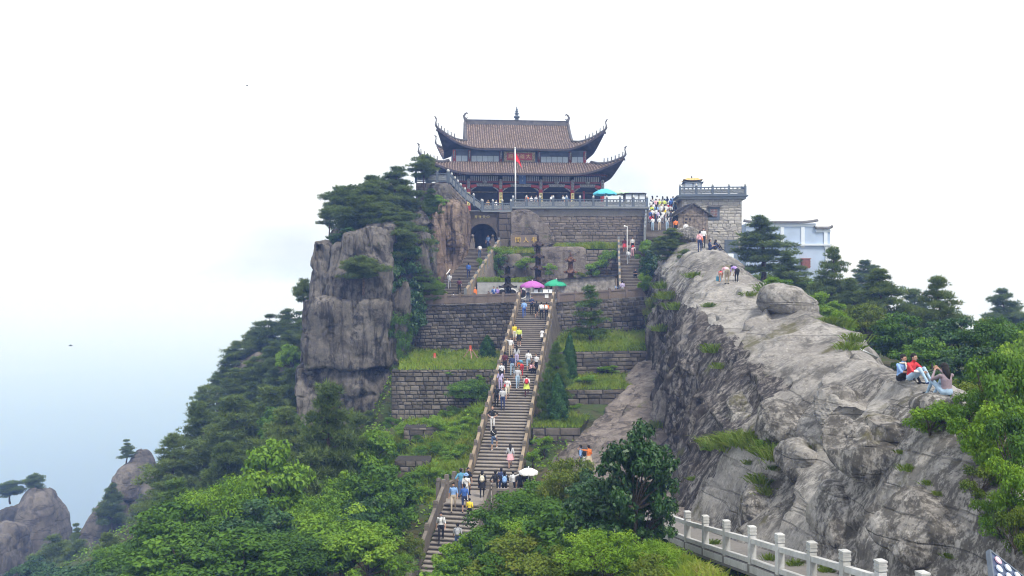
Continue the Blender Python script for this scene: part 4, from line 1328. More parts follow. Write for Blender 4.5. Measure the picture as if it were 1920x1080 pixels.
def balustrade(label, pts, hp=1.12, name="carved_balustrade", group="carved blue-grey balustrades"):
    """posts at pts (base points)"""
    pts = [Vector(p) for p in pts]
    t = empty(name, pts[0], 0, label, "balustrade", group)
    o0 = pts[0]
    for i, p in enumerate(pts):
        j = min(i, len(pts) - 2)
        d = pts[j + 1] - pts[j]
        rz = math.atan2(d.y, d.x)
        mb = MB(Matrix.Translation(p - o0) @ Matrix.Rotation(rz, 4, 'Z'))
        mb.box((0, 0, hp / 2 - 0.05), (0.25, 0.25, hp + 0.1))
        post = mb.build("post", MT['bluestone'], t)
        mb = MB(Matrix.Translation(p - o0))
        mb.lathe([(0.07, hp), (0.12, hp + 0.05), (0.13, hp + 0.12), (0.12, hp + 0.2), (0.05, hp + 0.3), (0.02, hp + 0.33)], 8)
        mb.build("lotus_finial", MT['whitestone'], post, smooth=True)
        if i < len(pts) - 1:
            q = pts[i + 1]
            dd = (q - p)
            s = dd.normalized() * 0.13
            up = Vector((0, 0, 1))
            mb = MB(); mb.beam(p - o0 + s + up * 0.92, q - o0 - s + up * 0.92, 0.18, 0.12); mb.build("rail", MT['bluestone'], t)
            mb = MB(); mb.beam(p - o0 + s + up * 0.08, q - o0 - s + up * 0.08, 0.2, 0.14); mb.build("base_rail", MT['bluestone'], t)
            mid = (p + q) / 2 - o0 + up * 0.45
            fl = math.hypot(dd.x, dd.y)
            o_ = link("carved_panel", carved_panel(dd.length - 0.3, 0.5), t, mid, (0, -math.atan2(dd.z, fl), rz))
            mb = MB()
            for k in (0.25, 0.5, 0.75):
                mb.box(p.lerp(q, k) - o0 + up * 0.78, (0.12, 0.1, 0.2), rz)
            mb.build("cloud_bracket", MT['bluestone'], t)
    return t
balustrade("long carved balustrade in front of the temple", [W(962 + 25.1 * i, 389, 105.7) for i in range(11)])
balustrade("short lower carved balustrade above the arch gateway", [W(905, 396, 105.5), W(924, 396, 105.5), W(942, 396, 105.5), W(958, 396, 105.5)])
balustrade("carved balustrade descending the left flank of the temple plaza", [W(841, 341, 99.8), W(847, 347, 100.7), W(853, 354, 101.5), W(858.5, 360, 102.3), W(864, 366.5, 103.0), W(872, 374, 103.9), W(888, 385, 104.8), W(903, 395.5, 105.4)])
balustrade("carved balustrade behind the flat-topped pine left of the temple", [W(780, 341, 99.8), W(800, 341, 99.8), W(820, 341, 99.8), W(839.5, 341, 99.75)])
# wall under the descending balustrade
stone_wall("flank_wall", "warm pale stone wall under the descending balustrade", W(841, 343, 99.9), W(874, 377, 104.0), 3.3, MT['ashlar'], 0.4, (0.5, 1.0), core=3)
stone_wall("flank_wall", "rough wall corner above the rust cliff behind small pines", W(780, 343, 99.7), W(840.5, 343, 99.75), 3.6, MT['ashlar'], 0.4, (0.4, 0.9), core=3)

# ---- white granite fence, bottom right, and its path
FP = [(1084, 895, 50), (1233, 941, 36), (1260, 949, 33.5), (1289, 958, 31.5), (1322.6, 966, 29.5), (1362, 975, 27.5), (1410, 986, 25.5), (1462, 1000, 23.7), (1522, 1015, 22), (1584, 1031, 20.4), (1651, 1049, 19), (1730, 1071, 17.6), (1835, 1100, 16.2)]
ftop = [W(*p) for p in FP]
FH = 1.12
def fence(label, tops):
    t = empty("granite_fence", tops[0] - Vector((0, 0, FH)), 0, label, "fence", "white granite fence along the path")
    o0 = t.location
    for i, p in enumerate(tops):
        b = p - o0 - Vector((0, 0, FH))
        d = tops[min(i + 1, len(tops) - 1)] - tops[max(i - 1, 0)]
        rz = math.atan2(d.y, d.x)
        mb = MB(Matrix.Translation(b) @ Matrix.Rotation(rz, 4, 'Z'))
        mb.box((0, 0, 0.33), (0.185, 0.185, 1.06))
        post = mb.build("post", MT['whitestone'], t)
        mb = MB(Matrix.Translation(b) @ Matrix.Rotation(rz, 4, 'Z'))
        for k, (z, w_) in enumerate(((0.875, 0.16), (0.90, 0.205), (0.945, 0.185), (0.985, 0.205), (1.03, 0.19), (1.075, 0.21))):
            mb.box((0, 0, z + 0.012), (w_, w_, 0.04))
        mb.box((0, 0, 1.11), (0.20, 0.20, 0.03), taper=0.6)
        mb.build("cap", MT['whitestone'], post)
        if i < len(tops) - 1:
            q = tops[i + 1] - o0 - Vector((0, 0, FH))
            s = (q - b).normalized() * 0.1
            up = Vector((0, 0, 1))
            mb = MB(); mb.beam(b + s + up * 0.70, q - s + up * 0.70, 0.15, 0.14); mb.build("top_rail", MT['whitestone'], t)
            mb = MB(); mb.beam(b + s + up * 0.12, q - s + up * 0.12, 0.15, 0.13); mb.build("bottom_rail", MT['whitestone'], t)
            mb = MB(); mb.beam(b + s + up * -0.1, q - s + up * -0.1, 0.24, 0.2); mb.build("kerb_stone", MT['whitestone'], t)
    return t
fence("white granite fence with capped posts curving in from the bottom right", ftop[1:])
fence("short piece of white granite fence beside the couple on the rock slab", [W(1070, 882, 51), W(1084, 893, 50.5), W(1094, 857, 55), W(1090, 853, 57.5)][1:3])
# path behind the fence
pv, pf = [], []
path_pts = [W(1100, 890, 56) + Vector((0, 0, FH - 1.2))] + [W(1092, 920, 50.5)] + [W(1190, 955, 40) + Vector((-0.2, 0, -0.2))] + [p - Vector((0, 0, FH)) for p in ftop[1:]]
for p in path_pts:
    pv += [p + Vector((-0.1, 0, 0.02)), p + Vector((1.7, 0, 0.05)), p + Vector((-0.1, 0, -0.3)), p + Vector((1.7, 0, -0.3))]
for i in range(len(path_pts) - 1):
    a_ = i * 4
    pf += [(a_, a_ + 1, a_ + 5, a_ + 4), (a_ + 2, a_ + 6, a_ + 7, a_ + 3), (a_, a_ + 4, a_ + 6, a_ + 2), (a_ + 1, a_ + 3, a_ + 7, a_ + 5)]
pm = MB().raw(pv, pf).mesh("path", MT['paving'])
add_bvh(pm)
tag(link("path", pm), "narrow paved path between the white fence and the rock", None, None, "structure")
# =================================================================== temple hall
TZ = PZ
temple = empty("temple_hall", Vector((1.30, 112.9, TZ)), R(5.0), "double-eaved temple hall with brown tiled roofs on the summit", "temple")
VC = 7.5

def skirt_pt(side, a, s, U, V, g, Vi, ze, zi, Lf, e, c0=0.5, drop=0.0, ctr=VC):
    """point of a swept-eave roof skirt; side 0 front,1 right,2 back,3 left; a along the side, s from eave (0) to inner edge (1)"""
    A, B, gi, bi = (U, V, g, Vi) if side % 2 == 0 else (V, U, Vi, g)
    t = max(0.0, (abs(a) - c0) / (1 - c0))
    k = (t ** 2.3)
    sg = 1 if a > 0 else -1
    x = a * (A * (1 - s) + gi * s) + sg * e * k * (1 - s)
    y = -(B * (1 - s) + bi * s) - e * k * (1 - s)
    z = ze + (zi - ze) * (0.72 * s + 0.28 * s * s) + Lf * k * (1 - s) ** 1.6 - drop
    for _ in range(side):
        x, y = -y, x
    return Vector((x, y + ctr, z))

def roof_skirt(nm, U, V, g, Vi, ze, zi, Lf, e):
    args = (U, V, g, Vi, ze, zi, Lf, e)
    na, ns = 44, 7
    deck, soff, rows, edge = MB(), MB(), MB(), MB()
    for side in range(4):
        for mbx, dr in ((deck, 0.0), (soff, 0.20)):
            P = [skirt_pt(side, -1 + 2 * i / na, j / ns, *args, drop=dr) for j in range(ns + 1) for i in range(na + 1)]
            fc = [(j * (na + 1) + i, j * (na + 1) + i + 1, (j + 1) * (na + 1) + i + 1, (j + 1) * (na + 1) + i) for j in range(ns) for i in range(na)]
            mbx.raw(P, fc if dr == 0 else [q[::-1] for q in fc])
        A, gi = (U, g) if side % 2 == 0 else (V, Vi)
        for i in range(na):        # eave edge board
            a0, a1 = -1 + 2 * i / na, -1 + 2 * (i + 1) / na
            p = [skirt_pt(side, a0, 0, *args, drop=0.22), skirt_pt(side, a1, 0, *args, drop=0.22), skirt_pt(side, a1, 0, *args, drop=-0.03), skirt_pt(side, a0, 0, *args, drop=-0.03)]
            edge.raw(p, [(0, 1, 2, 3)])
        if side == 2: continue
        x = -A + 0.15
        while x < A:
            smax = 1.0 if abs(x) <= gi else max(0.06, (A - abs(x)) / (A - gi))
            pts = []
            for k in range(6):
                s = smax * k / 5
                a = max(-1, min(1, x / (A * (1 - s) + gi * s)))
                pts.append(skirt_pt(side, a, s, *args, drop=-0.045))
            rows.tube(pts, 0.075, 5, cap=True)
            x += 0.30
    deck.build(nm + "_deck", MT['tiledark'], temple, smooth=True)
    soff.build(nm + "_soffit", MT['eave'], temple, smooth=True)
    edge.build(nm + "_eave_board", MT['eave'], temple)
    tag(rows.build(nm + "_tile_rows", MT['tile'], temple, smooth=True), kind="stuff")
    # hip ridges with figures and upturned tips
    for sx in (-1, 1):
        for side in (0, 2):
            a = sx if side == 0 else -sx
            pts = [skirt_pt(side, a, s, *args, drop=-0.14) for s in (1.0, 0.8, 0.6, 0.45, 0.3, 0.18, 0.08, 0.0)]
            tip = pts[-1]
            d = (pts[-1] - pts[-2]).normalized()
            mb = MB()
            mb.tube(pts + [tip + d * 0.3 + Vector((0, 0, 0.18))], [0.20] * 6 + [0.17, 0.14, 0.08], 6)
            hip = mb.build("hip_ridge", MT['ridge'], temple, smooth=True)
            mb = MB()
            e0 = tip + d * 0.1
            mb.tube([e0, e0 + Vector((0, 0, 0.45)) + d * 0.05, e0 + Vector((0, 0, 0.85)) - d * 0.05, e0 + Vector((0, 0, 1.1)) + d * 0.12, e0 + Vector((0, 0, 1.12)) + d * 0.34], [0.13, 0.09, 0.07, 0.09, 0.03], 6)
            mb.tube([e0 + Vector((0, 0, 0.95)), e0 + Vector((0, 0, 1.22)) - d * 0.22], [0.06, 0.03], 5)
            mb.build("corner_dragon", MT['ridge'], hip, smooth=True)
            if side == 0:
                for s in (0.05, 0.16, 0.27, 0.38, 0.49, 0.6):
                    p = skirt_pt(side, a, s, *args, drop=-0.30)
                    mb = MB()
                    mb.tube([p, p + Vector((0, 0, 0.2)), p + Vector((0, -0.04, 0.4))], [0.09, 0.07, 0.05], 5)
                    mb.ball(p + Vector((0, -0.06, 0.42)), 0.08, 5)
                    mb.build("ridge_beast", MT['ridge'], hip)
                p = tip - Vector((0, 0, 0.45))
                mb = MB(); mb.lathe([(0.03, 0.2), (0.07, 0.12), (0.11, -0.02), (0.13, -0.1), (0.02, -0.12)], 7, p)
                mb.build("wind_bell", MT['darkiron'], hip)

roof_skirt("lower_roof", 12.0, 7.5, 9.3, 4.9, 4.95, 6.75, 2.1, 1.0)
roof_skirt("upper_roof", 9.9, 5.9, 7.05, 3.9, 8.35, 9.55, 2.35, 0.95)
# upper gable slopes
def gable_pt(x, s, front=True, dz=0.0):
    y = -3.9 * (1 - s)
    z = 9.55 + (12.6 - 9.55) * (0.62 * s + 0.38 * s * s) + dz
    return Vector((x, (y if front else -y) + VC, z))
deck, rows = MB(), MB()
for fr in (True, False):
    P = [gable_pt(-7.05 + 14.1 * i / 2, j / 8, fr) for j in range(9) for i in range(3)]
    fc = [(j * 3 + i, j * 3 + i + 1, (j + 1) * 3 + i + 1, (j + 1) * 3 + i) for j in range(8) for i in range(2)]
    deck.raw(P, fc if fr else [q[::-1] for q in fc])
x = -6.75
while x < 6.9:
    rows.tube([gable_pt(x, k / 7, True, 0.045) for k in range(8)], 0.075, 5)
    x += 0.30
deck.build("gable_deck", MT['tiledark'], temple, smooth=True)
tag(rows.build("gable_tile_rows", MT['tile'], temple, smooth=True), kind="stuff")
for sx in (-1, 1):
    mb = MB()
    prof = [gable_pt(sx * 7.0, k / 8, True) for k in range(9)] + [gable_pt(sx * 7.0, k / 8, False) for k in range(7, -1, -1)]
    mb.raw(prof, [tuple(range(len(prof)))])
    mb.build("gable_wall", MT['maroon'], temple)
    for fr in (True, False):
        mb = MB(); mb.tube([gable_pt(sx * 7.02, k / 8, fr, 0.16) for k in range(9)], 0.2, 6)
        mb.build("gable_ridge", MT['ridge'], temple, smooth=True)
    mb = MB()
    b = Vector((sx * 7.05, VC, 12.75))
    q = lambda dx, dz: b + Vector((-sx * dx, 0, dz))
    mb.tube([q(0.3, 0.1), q(0.05, 0.45), q(-0.1, 0.8), q(0.05, 1.15), q(0.3, 1.3), q(0.42, 1.12)], [0.26, 0.22, 0.15, 0.12, 0.1, 0.05], 6)
    mb.tube([q(-0.02, 0.8), q(-0.28, 1.0)], [0.1, 0.04], 5)
    mb.tube([q(0.1, 0.5), q(0.45, 0.65)], [0.1, 0.04], 5)
    mb.build("ridge_dragon", MT['ridge'], temple, smooth=True)
mb = MB(); mb.box((0, VC, 12.78), (14.2, 0.42, 0.55)); mb.box((0, VC, 13.08), (14.3, 0.5, 0.09)); mb.box((0, VC, 12.5), (14.3, 0.5, 0.09))
mb.build("main_ridge", MT['ridge'], temple)
mb = MB()
mb.lathe([(0.34, 13.1), (0.36, 13.2), (0.2, 13.28), (0.22, 13.34), (0.4, 13.5), (0.4, 13.66), (0.2, 13.8), (0.12, 13.86), (0.32, 13.98), (0.3, 14.1), (0.1, 14.2), (0.24, 14.3), (0.22, 14.4), (0.08, 14.48),
          (0.17, 14.56), (0.15, 14.64), (0.05, 14.72), (0.1, 14.8), (0.02, 15.05)], 12, (0, VC, 0))
mb.build("gourd_finial", MT['bluestone'], temple, smooth=True)

# upper storey wall and windows
mb = MB(); mb.box((0, 3.25, 7.45), (17.6, 0.2, 2.0)); mb.box((8.7, VC, 7.45), (0.2, 8.5, 2.0)); mb.box((-8.7, VC, 7.45), (0.2, 8.5, 2.0))
mb.build("upper_wall", MT['shutter'], temple)
for sx in (-1, 1):
    for (x0, x1) in ((2.75, 6.35), (6.85, 8.4)):
        xa, xb = (x0, x1) if sx > 0 else (-x1, -x0)
        mb = MB(); mb.box(((xa + xb) / 2, 3.12, 7.18), (xb - xa, 0.06, 0.82))
        w_ = mb.build("window_band", MT['winglass'], temple)
        n = max(2, round((xb - xa) / 0.75))
        for k in range(n + 1):
            mb = MB(); mb.box((xa + (xb - xa) * k / n, 3.07, 7.4), (0.06, 0.06, 1.25)); mb.build("mullion", MT['shutter'], w_)
        for k in range(n):
            mb = MB(); mb.box((xa + (xb - xa) * (k + 0.5) / n, 3.10, 7.92), ((xb - xa) / n - 0.1, 0.06, 0.5)); mb.build("transom_panel", MT['shutter'], w_)
for x in (-8.55, -6.6, -2.5, 2.5, 6.6, 8.55):
    mb = MB(); mb.tube([(x, 3.0, 6.6), (x, 3.0, 8.3)], 0.19, 10); mb.box((x, 2.86, 8.1), (0.3, 0.35, 0.3))
    mb.build("upper_column", MT['redwood'] if abs(x) > 8 else MT['maroon'], temple, smooth=False)
    mb = MB(); mb.tube([(x, 2.78, 7.2), (x - 0.03, 2.6, 7.6), (x, 2.25, 8.05)], [0.07, 0.1, 0.09], 6); mb.build("eave_bracket", MT['carved'], temple, smooth=True)
# name board
nb = MB(); nb.box((0.0, 0, 0), (4.1, 0.12, 1.32))
board = nb.build("name_board", MT['signframe'], temple, loc=(-0.1, 2.62, 7.48), rot=(R(8), 0, 0))
mb = MB(); mb.box((0, -0.075, 0), (3.3, 0.06, 0.92)); mb.build("board_field", MT['signred'], board)
for k, ch in enumerate("殿宝雄大"):
    text_part(ch, "board_character", MT['goldpale'], board, (-1.14 + 0.76 * k, -0.12, 0.0), 0.66, (R(90), 0, 0), 0.015)

# lower storey
mb = MB(); mb.box((0, 4.9, 2.0), (21.5, 0.2, 4.6)); mb.box((10.9, 8.8, 2.2), (0.2, 8, 5)); mb.box((-10.9, 8.8, 2.2), (0.2, 8, 5)); mb.box((0, 12.9, 4), (21.5, 0.2, 8))
mb.build("hall_wall", MT['hallinside'], temple)
mb = MB(); mb.box((0, 6, -0.02), (24, 13.5, 0.3)); mb.build("platform", MT['panelstone'], temple)
for x0, x1 in ((-10.4, -7.0), (-6.5, -2.85), (-2.35, 2.35), (2.85, 6.5), (7.0, 10.4)):
    n = 4
    for k in range(n):
        mb = MB(); mb.box((x0 + (x1 - x0) * (k + 0.5) / n, 4.74, 1.5), ((x1 - x0) / n - 0.06, 0.08, 2.7)); mb.box((x0 + (x1 - x0) * (k + 0.5) / n, 4.69, 1.9), ((x1 - x0) / n - 0.25, 0.05, 1.6))
        mb.build("door_leaf", MT['hallinside'], temple)
    mb = MB(); mb.box(((x0 + x1) / 2, 4.66, 3.05), (x1 - x0, 0.1, 0.12)); mb.build("door_lintel", MT['signframe'], temple)
cols = (-10.7, -6.75, -2.6, 2.6, 6.75, 10.7)
for x in cols:
    mb = MB(); mb.tube([(x, 2.0, 0.1), (x, 2.0, 4.3)], 0.27, 12); mb.lathe([(0.4, 0.12), (0.42, 0.3), (0.3, 0.42)], 12, (x, 2.0, 0))
    mb.build("column", MT['redwood'], temple)
    mb = MB(); mb.box((x, 1.84, 3.75), (0.36, 0.36, 1.2)); mb.ball((x, 1.7, 4.25), 0.22, 6); mb.ball((x, 1.72, 3.5), 0.2, 6); mb.ball((x, 1.7, 3.85), 0.17, 6)
    mb.build("carved_post", MT['carved'], temple)
    if abs(x) < 8:
        mb = MB(); mb.box((x, 1.70, 1.85), (0.4, 0.05, 1.7))
        bd = mb.build("couplet_board", MT['goldpale'], temple)
        for k in range(4):
            mb = MB(); mb.box((x, 1.665, 2.5 - 0.42 * k), (0.2, 0.02, 0.06)); mb.box((x + 0.03, 1.665, 2.42 - 0.42 * k), (0.05, 0.02, 0.22)); mb.box((x - 0.03, 1.665, 2.34 - 0.42 * k), (0.22, 0.02, 0.05))
            mb.build("brush_stroke", MT['hallinside'], bd)
    # curved struts to the beam
    for sx in (-1, 1):
        if abs(x + sx) > 10.9: continue
        mb = MB(); mb.tube([(x + sx * 0.25, 1.95, 2.9), (x + sx * 0.5, 1.9, 3.15), (x + sx * 0.95, 1.9, 3.42)], [0.07, 0.1, 0.08], 6); mb.build("strut", MT['carved'], temple, smooth=True)
for x0, x1 in zip(cols[:-1], cols[1:]):
    xm, hw = (x0 + x1) / 2, (x1 - x0) / 2 - 0.2
    for sx in (-1, 1):
        mb = MB()
        pts = [(xm + sx * hw * t, 1.88, 3.42 + 0.26 * (1 - t * t)) for t in (1.0, 0.85, 0.7, 0.55)]
        mb.tube(pts, [0.2, 0.24, 0.22, 0.18], 8)
        mb.build("red_beam_end", MT['redwood'], temple, smooth=True)
    mb = MB(); mb.box((xm, 1.86, 3.66), (hw * 1.15, 0.22, 0.36))
    for k in range(-3, 4): mb.ball((xm + k * hw * 0.16, 1.75, 3.66), 0.16, 5, (1.1, 0.6, 0.8))
    mb.build("carved_lintel", MT['carved'], temple)
    mb = MB(); mb.box((xm, 1.95, 4.08), (x1 - x0 - 0.4, 0.2, 0.22)); mb.build("tie_beam", MT['maroon'], temple)
    mb = MB(); mb.lathe([(0.1, 3.85), (0.3, 4.0), (0.34, 4.14), (0.1, 4.2)], 8, (xm, 1.72, 0)); mb.build("dougong", MT['carved'], temple)
    n = int((x1 - x0 - 0.4) / 0.24)
    mb = MB(); mb.box((xm, 2.0, 4.52), (x1 - x0 - 0.3, 0.08, 0.66)); mb.build("frieze_board", MT['eave'], temple)
    for k in range(n):
        mb = MB(); mb.box((x0 + 0.32 + 0.24 * k, 1.92, 4.52), (0.13, 0.08, 0.62)); mb.build("frieze_slat", MT['slatgrey'], temple)
# rafters under the lower eave
mb = MB()
for k in range(74):
    x = -10.95 + 0.3 * k
    mb.beam((x, 0.15, 4.78), (x, 2.0, 5.25), 0.1, 0.1)
tag(mb.build("rafters", MT['maroon'], temple), kind="stuff")
mb = MB(); mb.box((0.15, 1.2, 4.45), (0.86, 0.1, 1.32)); vp = mb.build("hanging_plaque", MT['signblue'], temple)
for k, z in enumerate((4.75, 4.25)):
    mb = MB(); mb.box((0.15, 1.135, z), (0.2, 0.02, 0.05)); mb.box((0.15, 1.135, z - 0.08), (0.05, 0.02, 0.2)); mb.build("plaque_stroke", MT['winglass'], vp)
mb = MB(); mb.box((8.6, 4.0, 1.6), (0.25, 0.25, 3.2)); mb.build("side_post", MT['redwood'], temple)

# ------------------------------------------------------------------ flag
fb = W(966.5, 389, 106.9); fb.z = PZ
fl = empty("flagpole", fb, 0, "white flagpole flying a drooping red flag before the temple", "flagpole")
ph = W(966, 279, 106.9).z - PZ
mb = MB(); mb.tube([(0, 0, 0), (0, 0, ph * 0.5), (-0.05, 0, ph)], [0.09, 0.08, 0.065], 10); mb.build("pole", MT['white'], fl, smooth=True)
mb = MB(); mb.ball((-0.05, 0, ph + 0.08), 0.11, 8); mb.build("pole_ball", MT['white'], fl, smooth=True)
nu_, nv_ = 14, 12
P = []
for j in range(nv_ + 1):
    for i in range(nu_ + 1):
        u, v = i / nu_, j / nv_
        # drooping: the fly end sags down
        x = 0.02 + 0.78 * u ** 0.8 * (0.75 + 0.25 * v) - 0.0
        z = ph - 0.55 - 0.95 * v * (1 - 0.25 * u) - 1.15 * u ** 1.25
        y = 0.10 * math.sin(u * 9 + v * 2.5) * u + 0.06 * math.sin(v * 5)
        P.append((x, y, z))
fc = [(j * (nu_ + 1) + i, j * (nu_ + 1) + i + 1, (j + 1) * (nu_ + 1) + i + 1, (j + 1) * (nu_ + 1) + i) for j in range(nv_) for i in range(nu_)]
MB().raw(P, fc).build("flag_cloth", MT['flag'], fl, smooth=True)

# ------------------------------------------------------------------ parasols and kiosk
def parasol(label, base, top, rad, col, group="market parasols", drop=0.32, tilt=0.0, letters=False, ring=8):
    """base point on ground, top point; ribbed canopy"""
    base, top = Vector(base), Vector(top)
    t = empty("parasol", base, 0, label, "parasol", group)
    mb = MB(); mb.tube([(0, 0, 0), top - base + Vector((0, 0, 0.08))], 0.035, 8); mb.build("pole", MT['white'], t, smooth=True)
    mb = MB(); mb.lathe([(0.25, 0.0), (0.25, 0.08), (0.06, 0.12)], 10); mb.build("foot", MT['concrete'], t)
    n = ring * 4
    P, fc = [top - base], []
    rows_ = 6
    for j in range(1, rows_ + 1):
        s = j / rows_
        for k in range(n):
            a = 2 * math.pi * k / n
            w = (k % 4) / 4.0
            sag = 0.06 * rad * math.sin(math.pi * w) * s
            r_ = rad * s * (1 - 0.05 * math.sin(math.pi * w) * s)
            P.append(top - base + Vector((r_ * math.cos(a), r_ * math.sin(a), -rad * drop * (s ** 1.7) - sag + tilt * r_ * math.cos(a))))
    P_v = len(P)
    for k in range(n):       # valance
        p = P[1 + (rows_ - 1) * n + k]
        P.append(Vector((p.x, p.y, p.z - 0.14 - 0.02 * (k % 2))))
    for k in range(n):
        fc.append((0, 1 + k, 1 + (k + 1) % n))
    for j in range(rows_):
        for k in range(n):
            a_, b_ = 1 + j * n + k, 1 + j * n + (k + 1) % n
            fc.append((a_, b_, b_ + n, a_ + n))
    MB().raw(P, fc).build("canopy", col, t, smooth=True)
    for k in range(ring):
        a = 2 * math.pi * k / ring
        e = top - base + Vector((rad * 0.97 * math.cos(a), rad * 0.97 * math.sin(a), -rad * drop * 0.97 - 0.03 + tilt * rad * 0.97 * math.cos(a)))
        mb = MB(); mb.tube([top - base - Vector((0, 0, 0.05)), (top - base) * 0.5 + e * 0.5 + Vector((0, 0, rad * drop * 0.13)), e], 0.015, 4); mb.build("rib", MT['metal'], t)
    return t
MT['purple'] = plain("purple_canopy", (0.42, 0.12, 0.42), 0.6, var=0.08)
MT['green'] = plain("green_canopy", (0.03, 0.36, 0.20), 0.6, var=0.08)
MT['teal'] = plain("turquoise_canopy", (0.10, 0.50, 0.66), 0.6, var=0.08)
MT['palegreen'] = plain("pale_green_canopy", (0.45, 0.62, 0.45), 0.6, var=0.08)
MT['whitecloth'] = plain("white_cloth", (0.75, 0.75, 0.76), 0.7, var=0.05)
t1z = -1.15
parasol("purple parasol over the stall at the stair head", Vector((W(998, 0, 88.5).x, 88.5, t1z)), W(998, 526, 88.5), 1.22, MT['purple'], drop=0.42)
parasol("green parasol partly behind the grey board fence", Vector((W(1042, 0, 89.5).x, 89.5, t1z)), W(1043, 523.5, 89.5), 1.2, MT['green'], drop=0.42)
parasol("turquoise parasol on the temple plaza", Vector((W(1134, 0, 108).x, 108, PZ)), W(1134, 353.5, 108), 1.45, MT['teal'], drop=0.4)
parasol("pale green parasol half behind the turquoise one", Vector((W(1163, 0, 112).x, 112, PZ)), W(1163, 356, 112), 1.3, MT['palegreen'], drop=0.3)

kb = Vector((W(1189, 0, 110).x, 110, PZ))
ko = empty("kiosk", kb, 0.05, "small dark-framed kiosk with white panels at the plaza corner", "kiosk")
mb = MB(); mb.box((0, 0, 1.98), (2.75, 1.8, 0.12)); mb.box((0, 0, 2.07), (2.5, 1.6, 0.08)); mb.build("roof", MT['blackmetal'], ko)
for x in (-1.25, -0.4, 0.45, 1.25):
    mb = MB(); mb.box((x, -0.75, 0.96), (0.1, 0.1, 1.92)); mb.build("post", MT['blackmetal'], ko)
for x0, x1 in ((-1.2, -0.45), (-0.35, 0.4), (0.5, 1.2)):
    mb = MB(); mb.box(((x0 + x1) / 2, -0.72, 1.15), (x1 - x0, 0.05, 1.5)); mb.build("panel", MT['paletrim'], ko)
mb = MB(); mb.box((0, 0.75, 0.96), (2.5, 0.06, 1.92)); mb.box((0, -0.72, 0.2), (2.5, 0.06, 0.4)); mb.build("back_panel", MT['greyboard'], ko)

# ------------------------------------------------------------------ stone block building, shack, blue house
sb = W(1279, 470, 104); sb.z = W(0, 470, 104).z
bw, bh = (1389 - 1279) * 104 / F, W(0, 374, 104).z - sb.z
stb = empty("stone_building", sb, R(-4), "square stone-block building with a carved roof balustrade", "building")
def skipwin(x, z):
    return 2.95 < x < 4.35 and bh - 2.5 < z < bh - 0.85
stone_wall("", "", sb + Vector((0, 0, bh)), sb + Vector((bw, 0, bh)), bh, MT['paleashlar'], 0.34, (0.55, 1.0), core=0.4, mortar=MT['mortarpale'], skip=skipwin, parent=stb, chamfer=0.03, proud=0.02, gap=0.03)
mb = MB(); mb.box((bw / 2, 4.2, bh / 2), (bw - 0.1, 7.4, bh)); mb.build("wall_body", MT['paleashlar'], stb)
mb = MB(); mb.box((bw / 2, 3.8, bh + 0.14), (bw + 0.9, 8.4, 0.28)); mb.build("cornice", MT['panelstone'], stb)
mb = MB(); mb.box((bw / 2, 3.8, bh + 0.36), (bw + 1.3, 8.8, 0.16)); mb.build("cornice_top", MT['bluestone'], stb)
mb = MB(); mb.box((3.65, -0.06, bh - 1.65), (1.36, 0.12, 1.5)); wn = mb.build("carved_window", MT['bluestone'], stb)
mb = MB(); mb.box((3.65, -0.16, bh - 1.62), (0.8, 0.1, 0.85)); mb.build("lattice", MT['carved'], wn)
mb = MB(); mb.box((3.65, -0.2, bh - 0.88), (1.55, 0.3, 0.16)); mb.build("window_hood", MT['slate'], wn)
for k in range(5):
    for j in range(5):
        mb = MB(); mb.box((3.33 + 0.16 * k, -0.225, bh - 1.98 + 0.18 * j), (0.1, 0.03, 0.1)); mb.build("lattice_knot", MT['maroon'], wn)
mb = MB(); mb.box((5.7, -0.06, 0.45), (1.6, 0.1, 1.6)); mb.build("lower_window", MT['bluestone'], stb)
ctop = sb.z + bh + 0.44
pts = [Vector((sb.x - 0.3 + (bw + 0.6) * i / 4, sb.y - 0.35 - 0.5 * i / 4, ctop)) for i in range(5)]
balustrade("carved balustrade on the roof of the stone building", pts + [pts[-1] + Vector((0.1, 2.0, 0)), pts[-1] + Vector((0.25, 4.0, 0))], 1.05)
# little roof pavilion
pb = Vector((W(1297, 0, 107).x, 107, ctop))
pv_ = empty("roof_pavilion", pb, R(-3), "tiny pavilion with a yellow tiled roof on the stone building", "pavilion")
mb = MB(); mb.box((0, 0, 0.85), (2.0, 2.0, 1.7)); mb.build("wall", MT['paletrim'], pv_)
for x in (-0.98, 0, 0.98):
    mb = MB(); mb.box((x, -1.02, 0.85), (0.1, 0.1, 1.7)); mb.build("corner_post", MT['panelstone'], pv_)
for zz, ww in ((1.72, 1.25), (2.05, 1.15)):
    mb = MB()
    n = 12
    P, fc = [], []
    for (sc, h) in ((1.0, 0.0), (0.8, 0.12), (0.55, 0.3)):
        for k in range(4):
            for i in range(n):
                a = -1 + 2 * i / n
                lift = 0.16 * abs(a) ** 3 * (1 if sc == 1 else 0.2)
                x, y = a * ww * sc, -ww * sc
                for _ in range(k): x, y = -y, x
                P.append((x, y, zz + h + lift))
    m_ = 4 * n
    for j in range(2):
        for k in range(m_):
            fc.append((j * m_ + k, j * m_ + (k + 1) % m_, (j + 1) * m_ + (k + 1) % m_, (j + 1) * m_ + k))
    fc.append(tuple(range(2 * m_, 3 * m_)))
    fc.append(tuple(range(m_ - 1, -1, -1)))
    mb.raw(P, fc)
    mb.build("roof", MT['yellowtile'] if zz > 2 else MT['bluestone'], pv_)
mb = MB(); mb.lathe([(0.12, 2.3), (0.05, 2.45), (0.1, 2.55), (0.02, 2.75)], 8); mb.build("finial", MT['ridge'], pv_)

